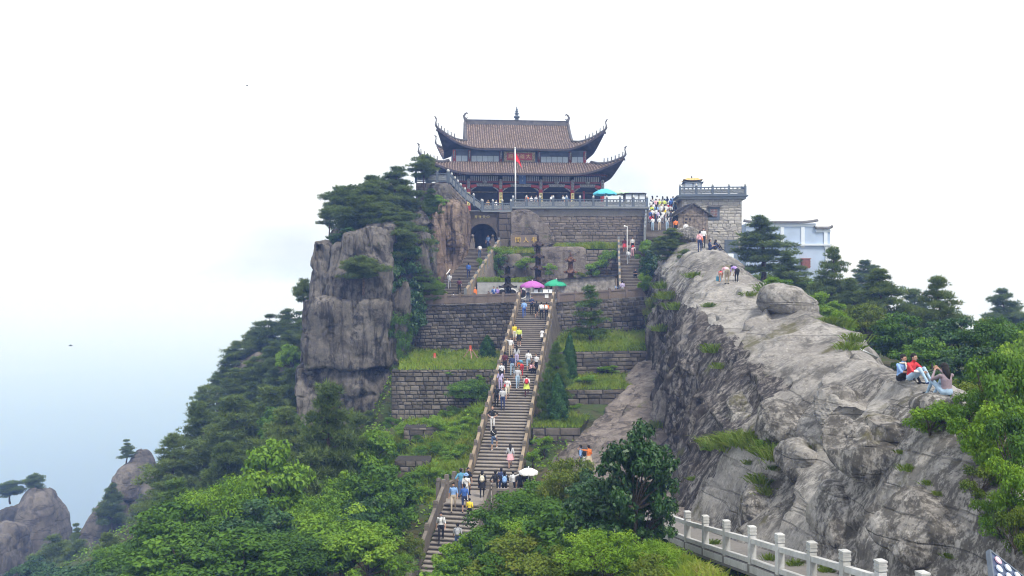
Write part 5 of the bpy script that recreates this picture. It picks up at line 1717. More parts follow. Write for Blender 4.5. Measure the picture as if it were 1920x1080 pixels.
# shack
kb = W(1293, 447, 95)
sh = empty("wooden_shack", kb, R(6), "small grey wooden shack with a pitched roof", "shack")
sw, shh, sp = 3.25, 2.35, 1.1
n = 11
for k in range(n):
    x = -sw / 2 + sw * (k + 0.5) / n
    top = shh + sp * (1 - abs(x) / (sw / 2 + 0.1)) - 0.1
    mb = MB(); mb.box((x, -1.2 + 0.012 * (k % 3), top / 2 + 0.2), (sw / n - 0.02, 0.05, top)); mb.build("plank", MT['shackwood'], sh)
for k in range(8):
    mb = MB(); mb.box((sw / 2 - 0.02 + 0.01 * (k % 2), -1.05 + 0.3 * k, shh / 2 + 0.2), (0.05, 0.28, shh)); mb.build("plank", MT['shackwood'], sh)
mb = MB(); mb.box((0, -1.26, shh + 0.05), (sw + 0.1, 0.07, 0.1)); mb.build("tie_beam", MT['shackwood'], sh)
mb = MB(); mb.box((0, 0, shh / 2 + 0.1), (sw - 0.15, 2.3, shh)); mb.build("inner_wall", MT['hallinside'], sh)
mb = MB(); mb.box((-0.55, -1.25, 1.25), (0.9, 0.06, 1.9)); dr = mb.build("door", MT['shackwood'], sh)
for x in (-0.75, -0.35):
    mb = MB(); mb.box((x, -1.3, 1.95), (0.24, 0.03, 0.2)); mb.build("door_vent", MT['hallinside'], dr)
for sx in (-1, 1):
    mb = MB()
    e = Vector((sx * (sw / 2 + 0.45), 0, shh - 0.1)); r_ = Vector((0, 0, shh + sp + 0.1))
    mb.hexa([(r_.x, -1.55, r_.z), (e.x, -1.55, e.z), (e.x, 1.5, e.z), (r_.x, 1.5, r_.z), (r_.x, -1.55, r_.z + 0.1), (e.x, -1.55, e.z + 0.1), (e.x, 1.5, e.z + 0.1), (r_.x, 1.5, r_.z + 0.1)])
    rf = mb.build("roof", MT['slate'], sh)
    for j in range(9):
        p, q = r_.lerp(e, (j + 0.5) / 9), r_.lerp(e, (j + 1.0) / 9)
        mb = MB(); mb.beam((p.x, -1.57, p.z + 0.12), (p.x, 1.5, p.z + 0.12), 0.2, 0.05); mb.build("shingle_course", MT['slate'], rf)
mb = MB(); mb.box((0, 0.1, -0.35), (sw + 0.3, 2.8, 1.2)); mb.build("stone_base", MT['ashlar'], sh)

# pale blue house with stepped gables
hb = W(1500, 560, 113)
ho_ = empty("blue_house", hb, R(-3), "pale blue house with stepped gable tops behind the pines", "house")
sc_ = 113 / F
def hx(px): return (px - 1500) * sc_
def hz_(py): return (560 - py) * sc_
for (x0, x1, yt, dy) in ((1400, 1529, 419, 0.0), (1529.2, 1556, 430, 0.03)):
    mb = MB(); mb.box(((hx(x0) + hx(x1)) / 2, 4 + dy, hz_(yt) / 2), (hx(x1) - hx(x0), 8, hz_(yt))); mb.build("wall", MT['paleblue'], ho_)
    mb = MB()
    xs = [hx(x0) - 0.25 + (hx(x1) - hx(x0) + 0.5) * i / 12 for i in range(13)]
    lf = lambda i: 0.22 * max(0, (abs(i / 6 - 1) - 0.6) / 0.4) ** 2
    for i in range(12):
        mb.hexa([(xs[i], -0.35, hz_(yt) + lf(i)), (xs[i + 1], -0.35, hz_(yt) + lf(i + 1)), (xs[i + 1], 0.6, hz_(yt) + lf(i + 1) + 0.05), (xs[i], 0.6, hz_(yt) + lf(i) + 0.05),
                 (xs[i], -0.35, hz_(yt) + lf(i) + 0.16), (xs[i + 1], -0.35, hz_(yt) + lf(i + 1) + 0.16), (xs[i + 1], 0.1, hz_(yt) + lf(i + 1) + 0.36), (xs[i], 0.1, hz_(yt) + lf(i) + 0.36)])
    cp = mb.build("tiled_coping", MT['slate'], ho_)
    mb = MB(); mb.box(((hx(x0) + hx(x1)) / 2, -0.03, hz_(yt) - 0.25), (hx(x1) - hx(x0), 0.1, 0.3)); mb.build("cornice_band", MT['paletrim'], ho_)
mb = MB(); mb.box(((hx(1400) + hx(1558)) / 2, -0.12, hz_(459)), (hx(1558) - hx(1400), 0.3, 0.22)); mb.build("ledge", MT['paletrim'], ho_)
for px in (1467, 1505, 1547):
    mb = MB(); mb.box((hx(px), -0.06, hz_(445)), (0.45, 0.12, 2.6)); mb.build("pilaster", MT['paletrim'], ho_)
mb = MB(); mb.box((hx(1550), -0.07, hz_(495)), (0.5, 0.14, 4.6)); mb.build("pilaster", MT['paletrim'], ho_)
mb = MB(); mb.box((hx(1508), -0.5, hz_(494)), (0.95, 0.9, 1.25)); ch = mb.build("brick_shaft", MT['brickred'], ho_)
for j in range(7):
    for k in range(3):
        mb = MB(); mb.box((hx(1508) - 0.33 + 0.32 * k + 0.08 * (j % 2), -0.97, hz_(502.5) + 0.16 * j), (0.28, 0.05, 0.12)); mb.build("brick", MT['brickred'], ch)
mb = MB(); mb.box((hx(1508), -0.5, hz_(485.5)), (1.15, 1.1, 0.12)); mb.build("brick_cap", MT['brickred'], ho_)
mb = MB(); mb.box((hx(1503), -0.4, hz_(528)), (1.2, 0.8, 0.2)); mb.build("brick_ledge", MT['brickred'], ho_)

# ------------------------------------------------------------------ iron incense burners
def burner(label, px, py_top, py_bot, Y, wpx, tiers, mat, seed=1):
    b = W(px, py_bot, Y); b.z = max(b.z, t1z) if False else b.z
    H = (py_bot - py_top) * Y / F
    r0 = wpx * Y / F / 2
    t = empty("incense_burner", b, 0.3 * seed, label, "incense burner", "cast-iron incense burners on the middle terrace")
    mb = MB()
    mb.lathe([(r0 * 0.55, 0), (r0 * 0.6, H * 0.02), (r0 * 0.42, H * 0.05), (r0 * 0.5, H * 0.10), (r0 * 0.62, H * 0.14), (r0 * 0.66, H * 0.19), (r0 * 0.5, H * 0.2)], 16)
    mb.build("bowl", mat, t, smooth=False)
    for k in range(3):
        a = 2 * math.pi * k / 3
        mb = MB(); mb.tube([(r0 * 0.55 * math.cos(a), r0 * 0.55 * math.sin(a), H * 0.08), (r0 * 0.75 * math.cos(a), r0 * 0.75 * math.sin(a), H * 0.03), (r0 * 0.8 * math.cos(a), r0 * 0.8 * math.sin(a), -0.25)], [0.09, 0.08, 0.1], 6); mb.build("leg", mat, t)
    for sx in (-1, 1):
        mb = MB(); mb.tube([(sx * r0 * 0.62, 0, H * 0.17), (sx * r0 * 0.95, 0, H * 0.19), (sx * r0 * 0.92, 0, H * 0.25), (sx * r0 * 0.75, 0, H * 0.26)], 0.05, 6); mb.build("handle", mat, t)
    z = H * 0.2
    hh = H * 0.72 / tiers
    for k in range(tiers):
        f = 1.0 - 0.34 * k / max(1, tiers - 1 + 0.3)
        rb = r0 * 0.31 * f
        for a in range(6):
            an = 2 * math.pi * a / 6
            mb = MB(); mb.tube([(rb * math.cos(an), rb * math.sin(an), z - 0.02), (rb * math.cos(an), rb * math.sin(an), z + hh * 0.62)], 0.04 + 0.035 * f, 6); mb.build("pillar", mat, t)
        mb = MB(); mb.lathe([(rb * 0.62, z), (rb * 0.66, z + hh * 0.3), (rb * 0.62, z + hh * 0.6)], 6); mb.build("drum", mat, t)
        # hexagonal swept roof
        P, fc = [], []
        n = 6 * 4
        R0 = r0 * 1.02 * f
        for (s, h) in ((1.0, 0.0), (0.78, 0.10), (0.5, 0.26), (0.34, 0.42)):
            for i in range(n):
                an = 2 * math.pi * i / n
                w = abs((i % 4) / 4 - 0.5) * 2          # 1 at corners
                rr = R0 * s * (0.84 + 0.16 * w ** 1.5)
                P.append((rr * math.cos(an), rr * math.sin(an), z + hh * 0.58 + hh * h + hh * 0.22 * w ** 3 * s ** 4))
        for j in range(3):
            for i in range(n):
                fc.append((j * n + i, j * n + (i + 1) % n, (j + 1) * n + (i + 1) % n, (j + 1) * n + i))
        fc.append(tuple(range(n - 1, -1, -1))); fc.append(tuple(range(3 * n, 4 * n)))
        MB().raw(P, fc).build("tier_roof", mat, t)
        z += hh
    mb = MB(); mb.lathe([(0.14, z), (0.05, z + 0.08), (0.13, z + 0.16), (0.14, z + 0.24), (0.04, z + 0.34), (0.08, z + 0.42), (0.02, H + 0.1)], 8); mb.build("finial", mat, t, smooth=True)
burner("tallest rusty pagoda-shaped incense burner behind the purple parasol", 1009, 443, 566, 94, 35, 4, MT['rust'], 1)
burner("dark iron incense burner left of the purple parasol", 952, 488, 566, 91, 38, 3, MT['darkiron'], 2)
burner("small orange-rusted incense burner rising behind the grey board fence", 1070, 474, 566, 96, 32, 3, MT['rustorange'], 3)

# grey board fence (hoarding) on the terrace
hA, hB = W(1046, 562, 89.0), W(1153, 556, 88.6)
hb_ = empty("board_fence", hA, 0, "weathered grey board fence with a black capping on the terrace", "fence")
n = 19
for k in range(n):
    p = hA.lerp(hB, (k + 0.5) / n) - hA
    hgt = (540 - (525 - 8 * (k + 0.5) / n)) / F * 89 - (hA + p).z
    mb = MB(); mb.box(p + Vector((0, 0.01 * (k % 2), hgt / 2)), ((hB - hA).length / n - 0.015, 0.05, hgt)); mb.build("board", MT['greyboard'], hb_)
mb = MB(); mb.beam(W(1045, 524, 88.9) - hA, W(1154, 516, 88.5) - hA, 0.3, 0.1); mb.build("capping", MT['blackmetal'], hb_)
mb = MB(); mb.box(hB - hA + Vector((0.12, 0, 0.9)), (0.1, 0.12, 1.8)); mb.build("end_post", MT['rail'], hb_)

# low cement wall with an octagonal opening behind the left burner
cw = empty("cement_wall", Vector((W(895, 0, 93.5).x, 93.5, t1z)), 0, "low grey cement wall with round openings behind the dark burner", "wall")
wl = (1000 - 895) * 93.5 / F
mb = MB(); mb.box((wl / 2, 0, 0.78), (wl, 0.25, 1.9)); mb.build("wall_body", MT['concrete'], cw)
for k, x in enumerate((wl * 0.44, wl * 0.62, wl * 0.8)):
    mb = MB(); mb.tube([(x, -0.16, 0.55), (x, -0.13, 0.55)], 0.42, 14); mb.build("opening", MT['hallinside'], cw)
    mb = MB(); mb.tube([(x + 0.5 * math.cos(a), -0.15, 0.55 + 0.5 * math.sin(a)) for a in np.linspace(0, 2 * math.pi, 15)], 0.06, 5); mb.build("opening_rim", MT['white'], cw)

# stall counter at the stair head
sc0 = Vector((W(1018, 0, 88.0).x, 88.0, -1.35))
stl = empty("ticket_counter", sc0, 0.02, "pale brown counter with a white notice at the stair head", "counter")
mb = MB(); mb.box((0, 0, 0.42), (2.3, 0.6, 0.84)); mb.build("body", MT['parapet'], stl)
mb = MB(); mb.box((0, -0.05, 0.87), (2.5, 0.8, 0.06)); mb.build("top", MT['white'], stl)
mb = MB(); mb.box((0.35, -0.32, 0.55), (0.36, 0.03, 0.38)); mb.build("notice", MT['white'], stl)
mb = MB(); mb.box((0.98, -0.33, 0.42), (0.22, 0.05, 0.84)); mb.build("corner_trim", MT['rail'], stl)
for k, (x, w_, c_) in enumerate(((-0.7, 0.4, 'paletrim'), (-0.2, 0.3, 'bluestone'), (0.25, 0.5, 'white'), (0.75, 0.35, 'paletrim'))):
    mb = MB(); mb.box((x, 0.05, 0.9 + 0.13), (w_, 0.35, 0.26)); mb.box((x, 0.05, 0.9 + 0.28), (w_ + 0.04, 0.39, 0.05))
    tag(mb.build("goods_box", MT[c_], loc=sc0), "%s goods box on the counter, number %s from its left end" % ({'paletrim': 'pale', 'bluestone': 'blue-grey', 'white': 'white'}[c_], ['one', 'two', 'three', 'four'][k]), "box", "boxes on the stair-head counter")

# lamp post near the upper right stairs
lp = W(1176, 478, 101)
lpo = empty("lamp_post", lp, 0, "slim white lamp post at the head of the upper right steps", "lamp post")
mb = MB(); mb.tube([(0, 0, -0.6), (0, 0, 3.3)], 0.05, 8); mb.build("pole", MT['white'], lpo)
mb = MB(); mb.tube([(0, 0, 3.2), (-0.25, 0, 3.3)], 0.04, 6); mb.ball((-0.3, 0, 3.27), 0.12, 6); mb.build("lamp_head", MT['white'], lpo)

# red tripods propping young trees on the grassy terrace
MT['redpole'] = plain("red_painted_pole", (0.55, 0.10, 0.06), 0.6, var=0.2)
MT['pinkpole'] = plain("faded_pink_pole", (0.50, 0.27, 0.24), 0.7, var=0.2)
for (px, pyt, pyb, hw_, lb) in ((882, 650, 684, 12, "larger red tripod propping a sapling on the grassy terrace"), (815, 664, 686, 5, "smaller red tripod leaning at the left of the grassy terrace")):
    Y = 79.5
    tp_ = W(px, pyt, Y)
    t = empty("tree_prop", Vector((tp_.x, Y, T0zl + 0.1)), 0, lb, "tripod", "red tripods on the grassy terrace")
    hgt = tp_.z - (T0zl + 0.1)
    for a in (0.25, 2.9, 4.9):
        q = Vector((hw_ * 1.6 * Y / F * math.cos(a), hw_ * 1.6 * Y / F * math.sin(a), 0))
        mb = MB(); mb.tube([q, Vector((0, 0, hgt)) - q * 0.06], 0.035, 6); mb.build("leg", MT['pinkpole'], t)
    mb = MB(); mb.tube([(0, 0, hgt - 0.35), (0, 0, hgt + 0.1)], [0.14, 0.1], 8); mb.build("collar", MT['redpole'], t)

# white pipe on the right flank of the ridge and the blurred metal thing in the corner
mb = MB(); mb.tube([h_[0] + Vector((0, 0, 0.05)) for h_ in (hit(a_, b_) for a_, b_ in ((1600, 650), (1622, 661), (1645, 672), (1665, 684), (1682, 695))) if h_], 0.04, 6)
tag(mb.build("water_pipe", MT['metal'], smooth=True), "pale pipe running down the far flank of the rock ridge", "pipe")
MT['screenblue'] = plain("dark_blue_glass", (0.05, 0.07, 0.13), 0.2, var=0.1, spec=0.6)
MT['disc'] = plain("pale_disc", (0.55, 0.62, 0.75), 0.4, var=0.1)
MT['discpink'] = plain("pink_disc", (0.75, 0.5, 0.6), 0.4, var=0.1)
bx0 = W(1910, 1096, 12)
pn = empty("souvenir_case", bx0, 0, "tilted dark display case with rows of pale discs in the lower right corner", "case")
M_ = Matrix.Rotation(R(38), 4, 'Y') @ Matrix.Rotation(R(35), 4, 'X')
mb = MB(M_); mb.box((0, 0, -0.04), (0.9, 0.5, 0.06)); mb.build("tray", MT['screenblue'], pn)
for y in (-0.26, 0.26):
    mb = MB(M_); mb.box((0, y, -0.03), (0.94, 0.03, 0.07)); mb.build("rim", MT['bluestone'], pn)
for x in (-0.46, 0.46):
    mb = MB(M_); mb.box((x, 0, -0.03), (0.03, 0.5, 0.07)); mb.build("rim", MT['bluestone'], pn)
for i in range(5):
    for j in range(3):
        mb = MB(M_); mb.lathe([(0.055, 0), (0.055, 0.02), (0.03, 0.03)], 10, (-0.34 + 0.17 * i, -0.16 + 0.16 * j, 0.0)); mb.build("disc", MT['discpink'] if (i, j) == (0, 2) else MT['disc'], pn)
mb = MB(); mb.box((0, 0.1, -1.6), (0.5, 0.4, 2.6)); mb.build("stand", MT['slabrock'], pn)

# two birds in the sky
for (px, py, Y, lb) in ((132, 648, 120, "dark bird gliding over the blue haze at the left"), (463, 161, 140, "tiny bird high in the white sky")):
    b = W(px, py, Y)
    t = empty("bird", b, 0.4, lb, "bird", "birds in flight")
    mb = MB()
    mb.tube([(-0.22, 0, 0), (-0.1, 0, 0.02), (0.08, 0, 0.02), (0.2, 0, 0.03), (0.27, 0, 0.02)], [0.015, 0.06, 0.07, 0.045, 0.01], 7)
    for sy in (-1, 1):
        mb.raw([(0.1, 0, 0.03), (-0.06, 0, 0.03), (-0.05, sy * 0.22, 0.12), (0.08, sy * 0.24, 0.13), (-0.06, sy * 0.5, 0.06), (0.0, sy * 0.5, 0.07)], [(0, 1, 2, 3), (3, 2, 4, 5)])
    mb.raw([(-0.2, 0, 0), (-0.38, 0.07, 0), (-0.38, -0.07, 0)], [(0, 1, 2)])
    mb.build("body", MT['blackmetal'], t)
# =================================================================== plants
def _unit(v):
    return v / (np.linalg.norm(v, axis=-1, keepdims=True) + 1e-9)

def leaves_np(C, Nrm, size, rs, aspect=0.55, fold=0.18):
    """one folded diamond leaf per centre; returns verts, quad faces"""
    n = len(C)
    rnd = rs.normal(size=(n, 3))
    T = _unit(np.cross(Nrm, rnd))
    B = np.cross(Nrm, T)
    sz = (size * rs.uniform(0.65, 1.3, n))[:, None]
    v0 = C - T * sz * 0.5
    v2 = C + T * sz * 0.5 - Nrm * sz * 0.12
    v1 = C + B * sz * aspect * 0.5 + Nrm * sz * fold * 0.5
    v3 = C - B * sz * aspect * 0.5 + Nrm * sz * fold * 0.5
    V = np.stack([v0, v1, v2, v3], 1).reshape(-1, 3)
    return V, np.arange(4 * n).reshape(n, 4)

def needles_np(C, D, ln, wd, k, rs, spread=0.6):
    """k thin needle triangles per tuft, fanned about direction D"""
    n = len(C)
    C = np.repeat(C, k, 0)
    D = _unit(np.repeat(D, k, 0) + rs.normal(size=(n * k, 3)) * spread)
    S = _unit(np.cross(D, np.array([0, 0, 1.0]) + rs.normal(size=(n * k, 3)) * 0.5))
    l = (ln * rs.uniform(0.7, 1.2, n * k))[:, None]
    V = np.stack([C - S * wd * 0.5, C + S * wd * 0.5, C + D * l], 1).reshape(-1, 3)
    return V, np.arange(3 * n * k).reshape(-1, 3)

def limb(mb, a, b, r0, r1, rr, bend=0.12, n=5, sides=6):
    a, b = Vector(a), Vector(b)
    L_ = (b - a).length
    pts = []
    o = Vector((rr.uniform(-1, 1), rr.uniform(-1, 1), rr.uniform(-0.5, 0.5))) * bend * L_
    for i in range(n):
        t = i / (n - 1)
        pts.append(a.lerp(b, t) + o * math.sin(math.pi * t) + Vector((rr.uniform(-1, 1), rr.uniform(-1, 1), 0)) * 0.015 * L_)
    mb.tube(pts, [r0 + (r1 - r0) * i / (n - 1) for i in range(n)], sides, cap=False)
    return pts

def pine_proto(seed, H=6.0, Rr=2.2, h0=0.3, layers=7, flat=0.0, lean=0.0, mat='pine', dens=1.0):
    """layered mountain pine: needle pads on level branches"""
    rr = random.Random(seed)
    rs = np.random.RandomState(seed)
    tr = MB()
    top = Vector((lean * H, rr.uniform(-0.06, 0.06) * H, H * 0.97))
    spine = limb(tr, (0, 0, -0.6), top, 0.022 * H + 0.05, 0.02, rr, 0.06, 8, 8)
    def at(h):
        t = min(0.999, max(0, h)) * 7
        i = int(t)
        return spine[i].lerp(spine[min(i + 1, 7)], t - i)
    C, D, Tn = [], [], []
    for k in range(layers):
        f = k / max(1, layers - 1)
        h = h0 + (0.96 - h0) * f ** (0.85)
        prof = (1 - f) ** 0.75 * (1 - flat) + flat * (0.55 + 0.45 * math.sin(math.pi * min(1, f + 0.15)))
        nb = rr.choice((4, 5, 6)) if k < layers - 1 else 4
        a0 = rr.uniform(0, 6.28)
        for j in range(nb):
            a = a0 + 6.283 * j / nb + rr.uniform(-0.4, 0.4)
            Lb = Rr * max(0.16, prof) * rr.uniform(0.6, 1.15)
            p0 = at(h + rr.uniform(-0.03, 0.03))
            end = p0 + Vector((math.cos(a) * Lb, math.sin(a) * Lb, Lb * rr.uniform(-0.10, 0.16)))
            pts = limb(tr, p0, end, 0.02 + 0.012 * Lb, 0.012, rr, 0.07, 4, 5)
            npad = max(2, int(2 + Lb * 1.6))
            for q in range(npad):
                t = 0.35 + 0.65 * (q + rr.random()) / npad
                c = p0.lerp(end, t) + Vector((rr.uniform(-1, 1), rr.uniform(-1, 1), 0)) * Lb * 0.16
                rad = (0.34 + 0.19 * Lb) * rr.uniform(0.7, 1.15)
                nt_ = int(24 * dens * (rad / 0.5) ** 1.6) + 6
                u = rs.normal(size=(nt_, 3))
                u = _unit(u) * rs.uniform(0.2, 1, (nt_, 1)) ** 0.5
                pc = np.array(tuple(c)) + u * np.array([rad, rad, rad * 0.42]) + np.array([0, 0, rad * 0.12])
                C.append(pc)
                D.append(_unit(u * np.array([1.0, 1.0, 0.2]) + rs.normal(size=u.shape) * 0.25 + np.array([0, 0, 0.38])))
                Tn.append(np.clip(rr.random() * 0.7 + rs.uniform(0, 0.3, nt_), 0, 1))
    C, D = np.concatenate(C), np.concatenate(D)
    V, Fc = needles_np(C, D, 0.30, 0.06, 6, rs)
    return tr.mesh("trunk", MT['barkpine'], True), mesh_np("crown", V, Fc, MT[mat], tone=np.repeat(np.concatenate(Tn), 6)), (Rr * 2, H)

def broad_proto(seed, Rw=3.0, H=6.0, base=0.18, clumps=165, per=58, leaf=0.25, mat='broad', stems=1, dome=0.9, clump_r=0.19, low=-0.55):
    """broad-leaved tree: limbs carrying clumps of leaves, gaps between the clumps"""
    rr = random.Random(seed)
    rs = np.random.RandomState(seed)
    tr = MB()
    cz0 = H * base
    ctr = Vector((0, 0, cz0 + (H - cz0) * 0.48))
    hz2 = (H - cz0) * 0.52
    lobes = max(6, int(clumps / 7))
    cen, ltone = [], []
    tries = 0
    lob_c = []
    while len(lob_c) < lobes and tries < 4000:
        tries += 1
        d = rs.normal(size=3); d /= np.linalg.norm(d)
        if d[2] < low: continue
        ang = math.atan2(d[1], d[0])
        lob = 1 + 0.20 * math.sin(ang * 3 + seed) + 0.12 * math.sin(ang * 5 + 2 * seed + d[2] * 3)
        r_ = (rs.uniform(0.35, 1.0) ** 0.5) * lob * 0.82
        p = np.array([d[0] * Rw * r_, d[1] * Rw * r_, ctr.z + d[2] * hz2 * r_ * dome])
        if all(np.linalg.norm((p - q) / np.array([Rw, Rw, hz2])) > 0.33 for q in lob_c) or tries > 3000:
            lob_c.append(p)
    per_l = clumps / len(lob_c)
    for q in lob_c:
        lr = rs.uniform(0.75, 1.3)
        lt = rs.uniform()
        for _ in range(max(2, int(per_l * lr))):
            d = rs.normal(size=3); d /= np.linalg.norm(d)
            d[2] = abs(d[2]) * 0.8 - 0.25
            cen.append(q + d * np.array([Rw, Rw, hz2 * 0.62]) * 0.33 * lr * rs.uniform(0.3, 1.0) ** 0.5)
            ltone.append(lt)
    cen = np.array(cen)
    fork = Vector((rr.uniform(-0.1, 0.1) * Rw, rr.uniform(-0.1, 0.1) * Rw, H * (base + 0.15)))
    for s in range(stems):
        a = 6.28 * s / stems
        b0 = Vector((0.12 * math.cos(a), 0.12 * math.sin(a), -0.6)) * (0 if stems == 1 else 1) + Vector((0, 0, -0.5))
        limb(tr, b0, fork, 0.028 * H + 0.03, 0.016 * H + 0.02, rr, 0.05, 5, 8)
    for i in range(0, len(cen), max(1, len(cen) // 14)):
        limb(tr, fork, Vector(cen[i]), 0.014 * H + 0.01, 0.012, rr, 0.12, 5, 5)
    Cs, Ns, Tn = [], [], []
    for p, lt in zip(cen, ltone):
        n = int(per * rs.uniform(0.6, 1.3))
        u = _unit(rs.normal(size=(n, 3))) * (rs.uniform(0.15, 1, (n, 1)) ** 0.4)
        rad = clump_r * min(Rw, H * 0.6) * rs.uniform(0.7, 1.25)
        Cs.append(p + u * np.array([rad, rad, rad * 0.7]))
        Tn.append(np.clip(np.full(n, 0.55 * lt + 0.45 * rs.uniform()) + 0.12 * u[:, 2], 0, 1))
        Ns.append(_unit(u * 0.7 + np.array([0, 0, 0.55]) + rs.normal(size=(n, 3)) * 0.3))
    V, Fc = leaves_np(np.concatenate(Cs), np.concatenate(Ns), leaf, rs)
    return tr.mesh("trunk", MT['bark'], True), mesh_np("crown", V, Fc, MT[mat], tone=np.concatenate(Tn)), (Rw * 2.15, H)

def cypress_proto(seed, H=4.0, Rw=0.8, mat='cypress', n=9000):
    rr = random.Random(seed); rs = np.random.RandomState(seed)
    tr = MB(); limb(tr, (0, 0, -0.5), (0, 0, H * 0.9), 0.09, 0.02, rr, 0.02, 5, 7)
    t = rs.uniform(0, 1, n) ** 0.8
    a = rs.uniform(0, 6.283, n)
    lump = 1 + 0.16 * np.sin(a * 4 + t * 14) + 0.1 * np.sin(a * 7 - t * 23)
    prof = np.sin(np.clip(t * 0.86 + 0.14, 0, 1) * math.pi) ** 0.55 * (1 - 0.45 * t)
    r_ = Rw * prof * lump * rs.uniform(0.55, 1.05, n) ** 0.5
    C = np.column_stack([r_ * np.cos(a), r_ * np.sin(a), H * (0.04 + 0.95 * t) + rs.normal(size=n) * 0.04])
    N = _unit(np.column_stack([np.cos(a), np.sin(a), np.full(n, 0.3)]) + rs.normal(size=(n, 3)) * 0.45)
    V, Fc = leaves_np(C, N, 0.14, rs, 0.4)
    return tr.mesh("trunk", MT['bark'], True), mesh_np("crown", V, Fc, MT[mat], tone=0.5 + 0.5 * np.sin(a * 4 + t * 14) * np.sin(a * 3 - t * 30)), (Rw * 2.0, H)

PROTO = {
    'pine': [pine_proto(s, 6.0, 2.3, 0.22, 8) for s in (1, 2, 3)],
    'flatpine': [pine_proto(s, 4.5, 2.4, 0.48, 5, flat=0.85, lean=l) for s, l in ((11, 0.1), (12, -0.12), (13, 0.05))],
    'slimpine': [pine_proto(s, 5.0, 1.5, 0.35, 6, flat=0.35, lean=l) for s, l in ((21, 0.0), (22, -0.08), (23, 0.06))],
    'darkpine': [pine_proto(s, 6.0, 2.7, 0.16, 8, flat=0.25, dens=1.2) for s in (31, 32)],
    'youngpine': [pine_proto(41, 7.0, 1.6, 0.22, 7, mat='pinelit', dens=0.8)],
    'litpine': [pine_proto(s, 5.0, 2.2, 0.15, 8, mat='pinelit') for s in (43, 44)],
    'broad': [broad_proto(s, 3.0, 6.0, mat='broad', leaf=lf_, per=int(58 * (0.25 / lf_) ** 1.2)) for s, lf_ in ((51, 0.19), (52, 0.26), (53, 0.34))],
    'bright': [broad_proto(s, 3.0, 6.0, mat='bright', clumps=c_, leaf=lf_) for s, lf_, c_ in ((61, 0.24, 150), (62, 0.32, 105), (63, 0.19, 170))],
    'deep': [broad_proto(s, 2.6, 5.5, mat='deep', leaf=0.28, clumps=170, per=52, clump_r=0.17) for s in (71, 72)],
    'olive': [broad_proto(s, 3.0, 5.0, mat='olive', leaf=0.23) for s in (81, 82)],
    'bush': [broad_proto(s, 1.2, 1.7, 0.02, 60, 62, 0.125, 'bright', 3, clump_r=0.33, low=-0.9, dome=1.0) for s in (91, 92)],
    'dkbush': [broad_proto(s, 1.2, 1.7, 0.02, 60, 62, 0.125, 'broad', 3, clump_r=0.33, low=-0.9, dome=1.0) for s in (94, 95)],
    'olbush': [broad_proto(s, 1.2, 1.5, 0.02, 60, 62, 0.12, 'olive', 3, clump_r=0.33, low=-0.9, dome=1.0) for s in (97, 98)],
    'cypress': [cypress_proto(s) for s in (101, 102)],
}
prng = random.Random(77)

def plant(kind, name, base, w, h, label, cat, group=None, rz=None, var=None):
    trunk, crown, (mw, mh) = PROTO[kind][prng.randrange(len(PROTO[kind])) if var is None else var]
    t = empty(name, base, prng.uniform(0, 6.28) if rz is None else rz, label, cat, group)
    t.scale = (w / mw, w / mw, h / mh)
    link("trunk", trunk, t)
    link("crown", crown, t)
    return t

def tree(kind, px, pyt, pyb, Y, wpx, label, name=None, cat="tree", group=None, rz=None, var=None):
    b = W(px, pyb, Y)
    s = Y / F
    return plant(kind, name or ("pine_tree" if "pine" in kind else "cypress_tree" if kind == 'cypress' else "broadleaf_tree" if kind in ('broad', 'bright', 'deep', 'olive') else "shrub"),
                 b, wpx * s, (pyb - pyt) * s, label, cat, group, rz, var)

G1 = "pines crowning the granite pillar"
for a in [
    ('flatpine', 795, 293, 350, 98.5, 66, "flat-topped pine with a bare trunk beside the temple balustrade"),
    ('darkpine', 738, 312, 425, 95, 128, "highest dark pine on the pillar, below the temple's left eave"),
    ('darkpine', 690, 328, 440, 92, 140, "wide dark pine left of the highest pine on the pillar"),
    ('flatpine', 645, 350, 436, 91, 100, "pine on the pillar reaching out over the haze"),
    ('flatpine', 618, 385, 440, 89.5, 52, "leftmost small pine on the pillar edge against the white sky"),
    ('darkpine', 762, 352, 445, 94.5, 105, "dark pine on the pillar right of the highest one"),
    ('pine', 710, 378, 468, 89.5, 120, "front pine spilling over the brow of the pillar"),
    ('pine', 660, 390, 462, 88.5, 90, "pine on the pillar brow above the pointed block"),
    ('deep', 655, 425, 492, 85.5, 84, "leafy shrub spilling over the pillar's left brow"),
    ('darkpine', 728, 398, 490, 86, 116, "low spreading pine over the pillar's right brow"),
    ('litpine', 808, 355, 425, 97.5, 62, "lighter green small pine under the flat-topped pine"),
    ('flatpine', 682, 482, 545, 80, 92, "lone flat pine growing out of the pillar face"),
    ('flatpine', 571, 524, 592, 90, 44, "wind-bent little pine left of the pillar against the haze"),
]: tree(*a, group=G1)
G2 = "greenery in the cleft right of the pillar"
for a in [
    ('deep', 752, 428, 560, 86.5, 88, "pale-leaved tree high in the cleft right of the pillar"),
    ('deep', 762, 520, 668, 85.5, 88, "dark tree in the middle of the cleft right of the pillar"),
    ('darkpine', 738, 590, 720, 84.0, 70, "dark pine low in the cleft right of the pillar"),
    ('broad', 720, 455, 540, 84.5, 70, "small dark tree at the shoulder of the pillar"),
    ('litpine', 800, 496, 566, 88.5, 74, "light green small tree beside the left end of the parapet"),
    ('bright', 815, 520, 562, 89.5, 40, "bright bush at the foot of the rust cliff"),
    ('bright', 822, 362, 405, 98, 46, "yellow-green bush hanging above the rust cliff"),
    ('dkbush', 858, 405, 440, 99.3, 20, "small tuft of leaves high on the rust cliff"),
    ('deep', 790, 430, 500, 93.5, 64, "grey-green tree between the pillar and the rust cliff"),
]: tree(*a, group=G2)

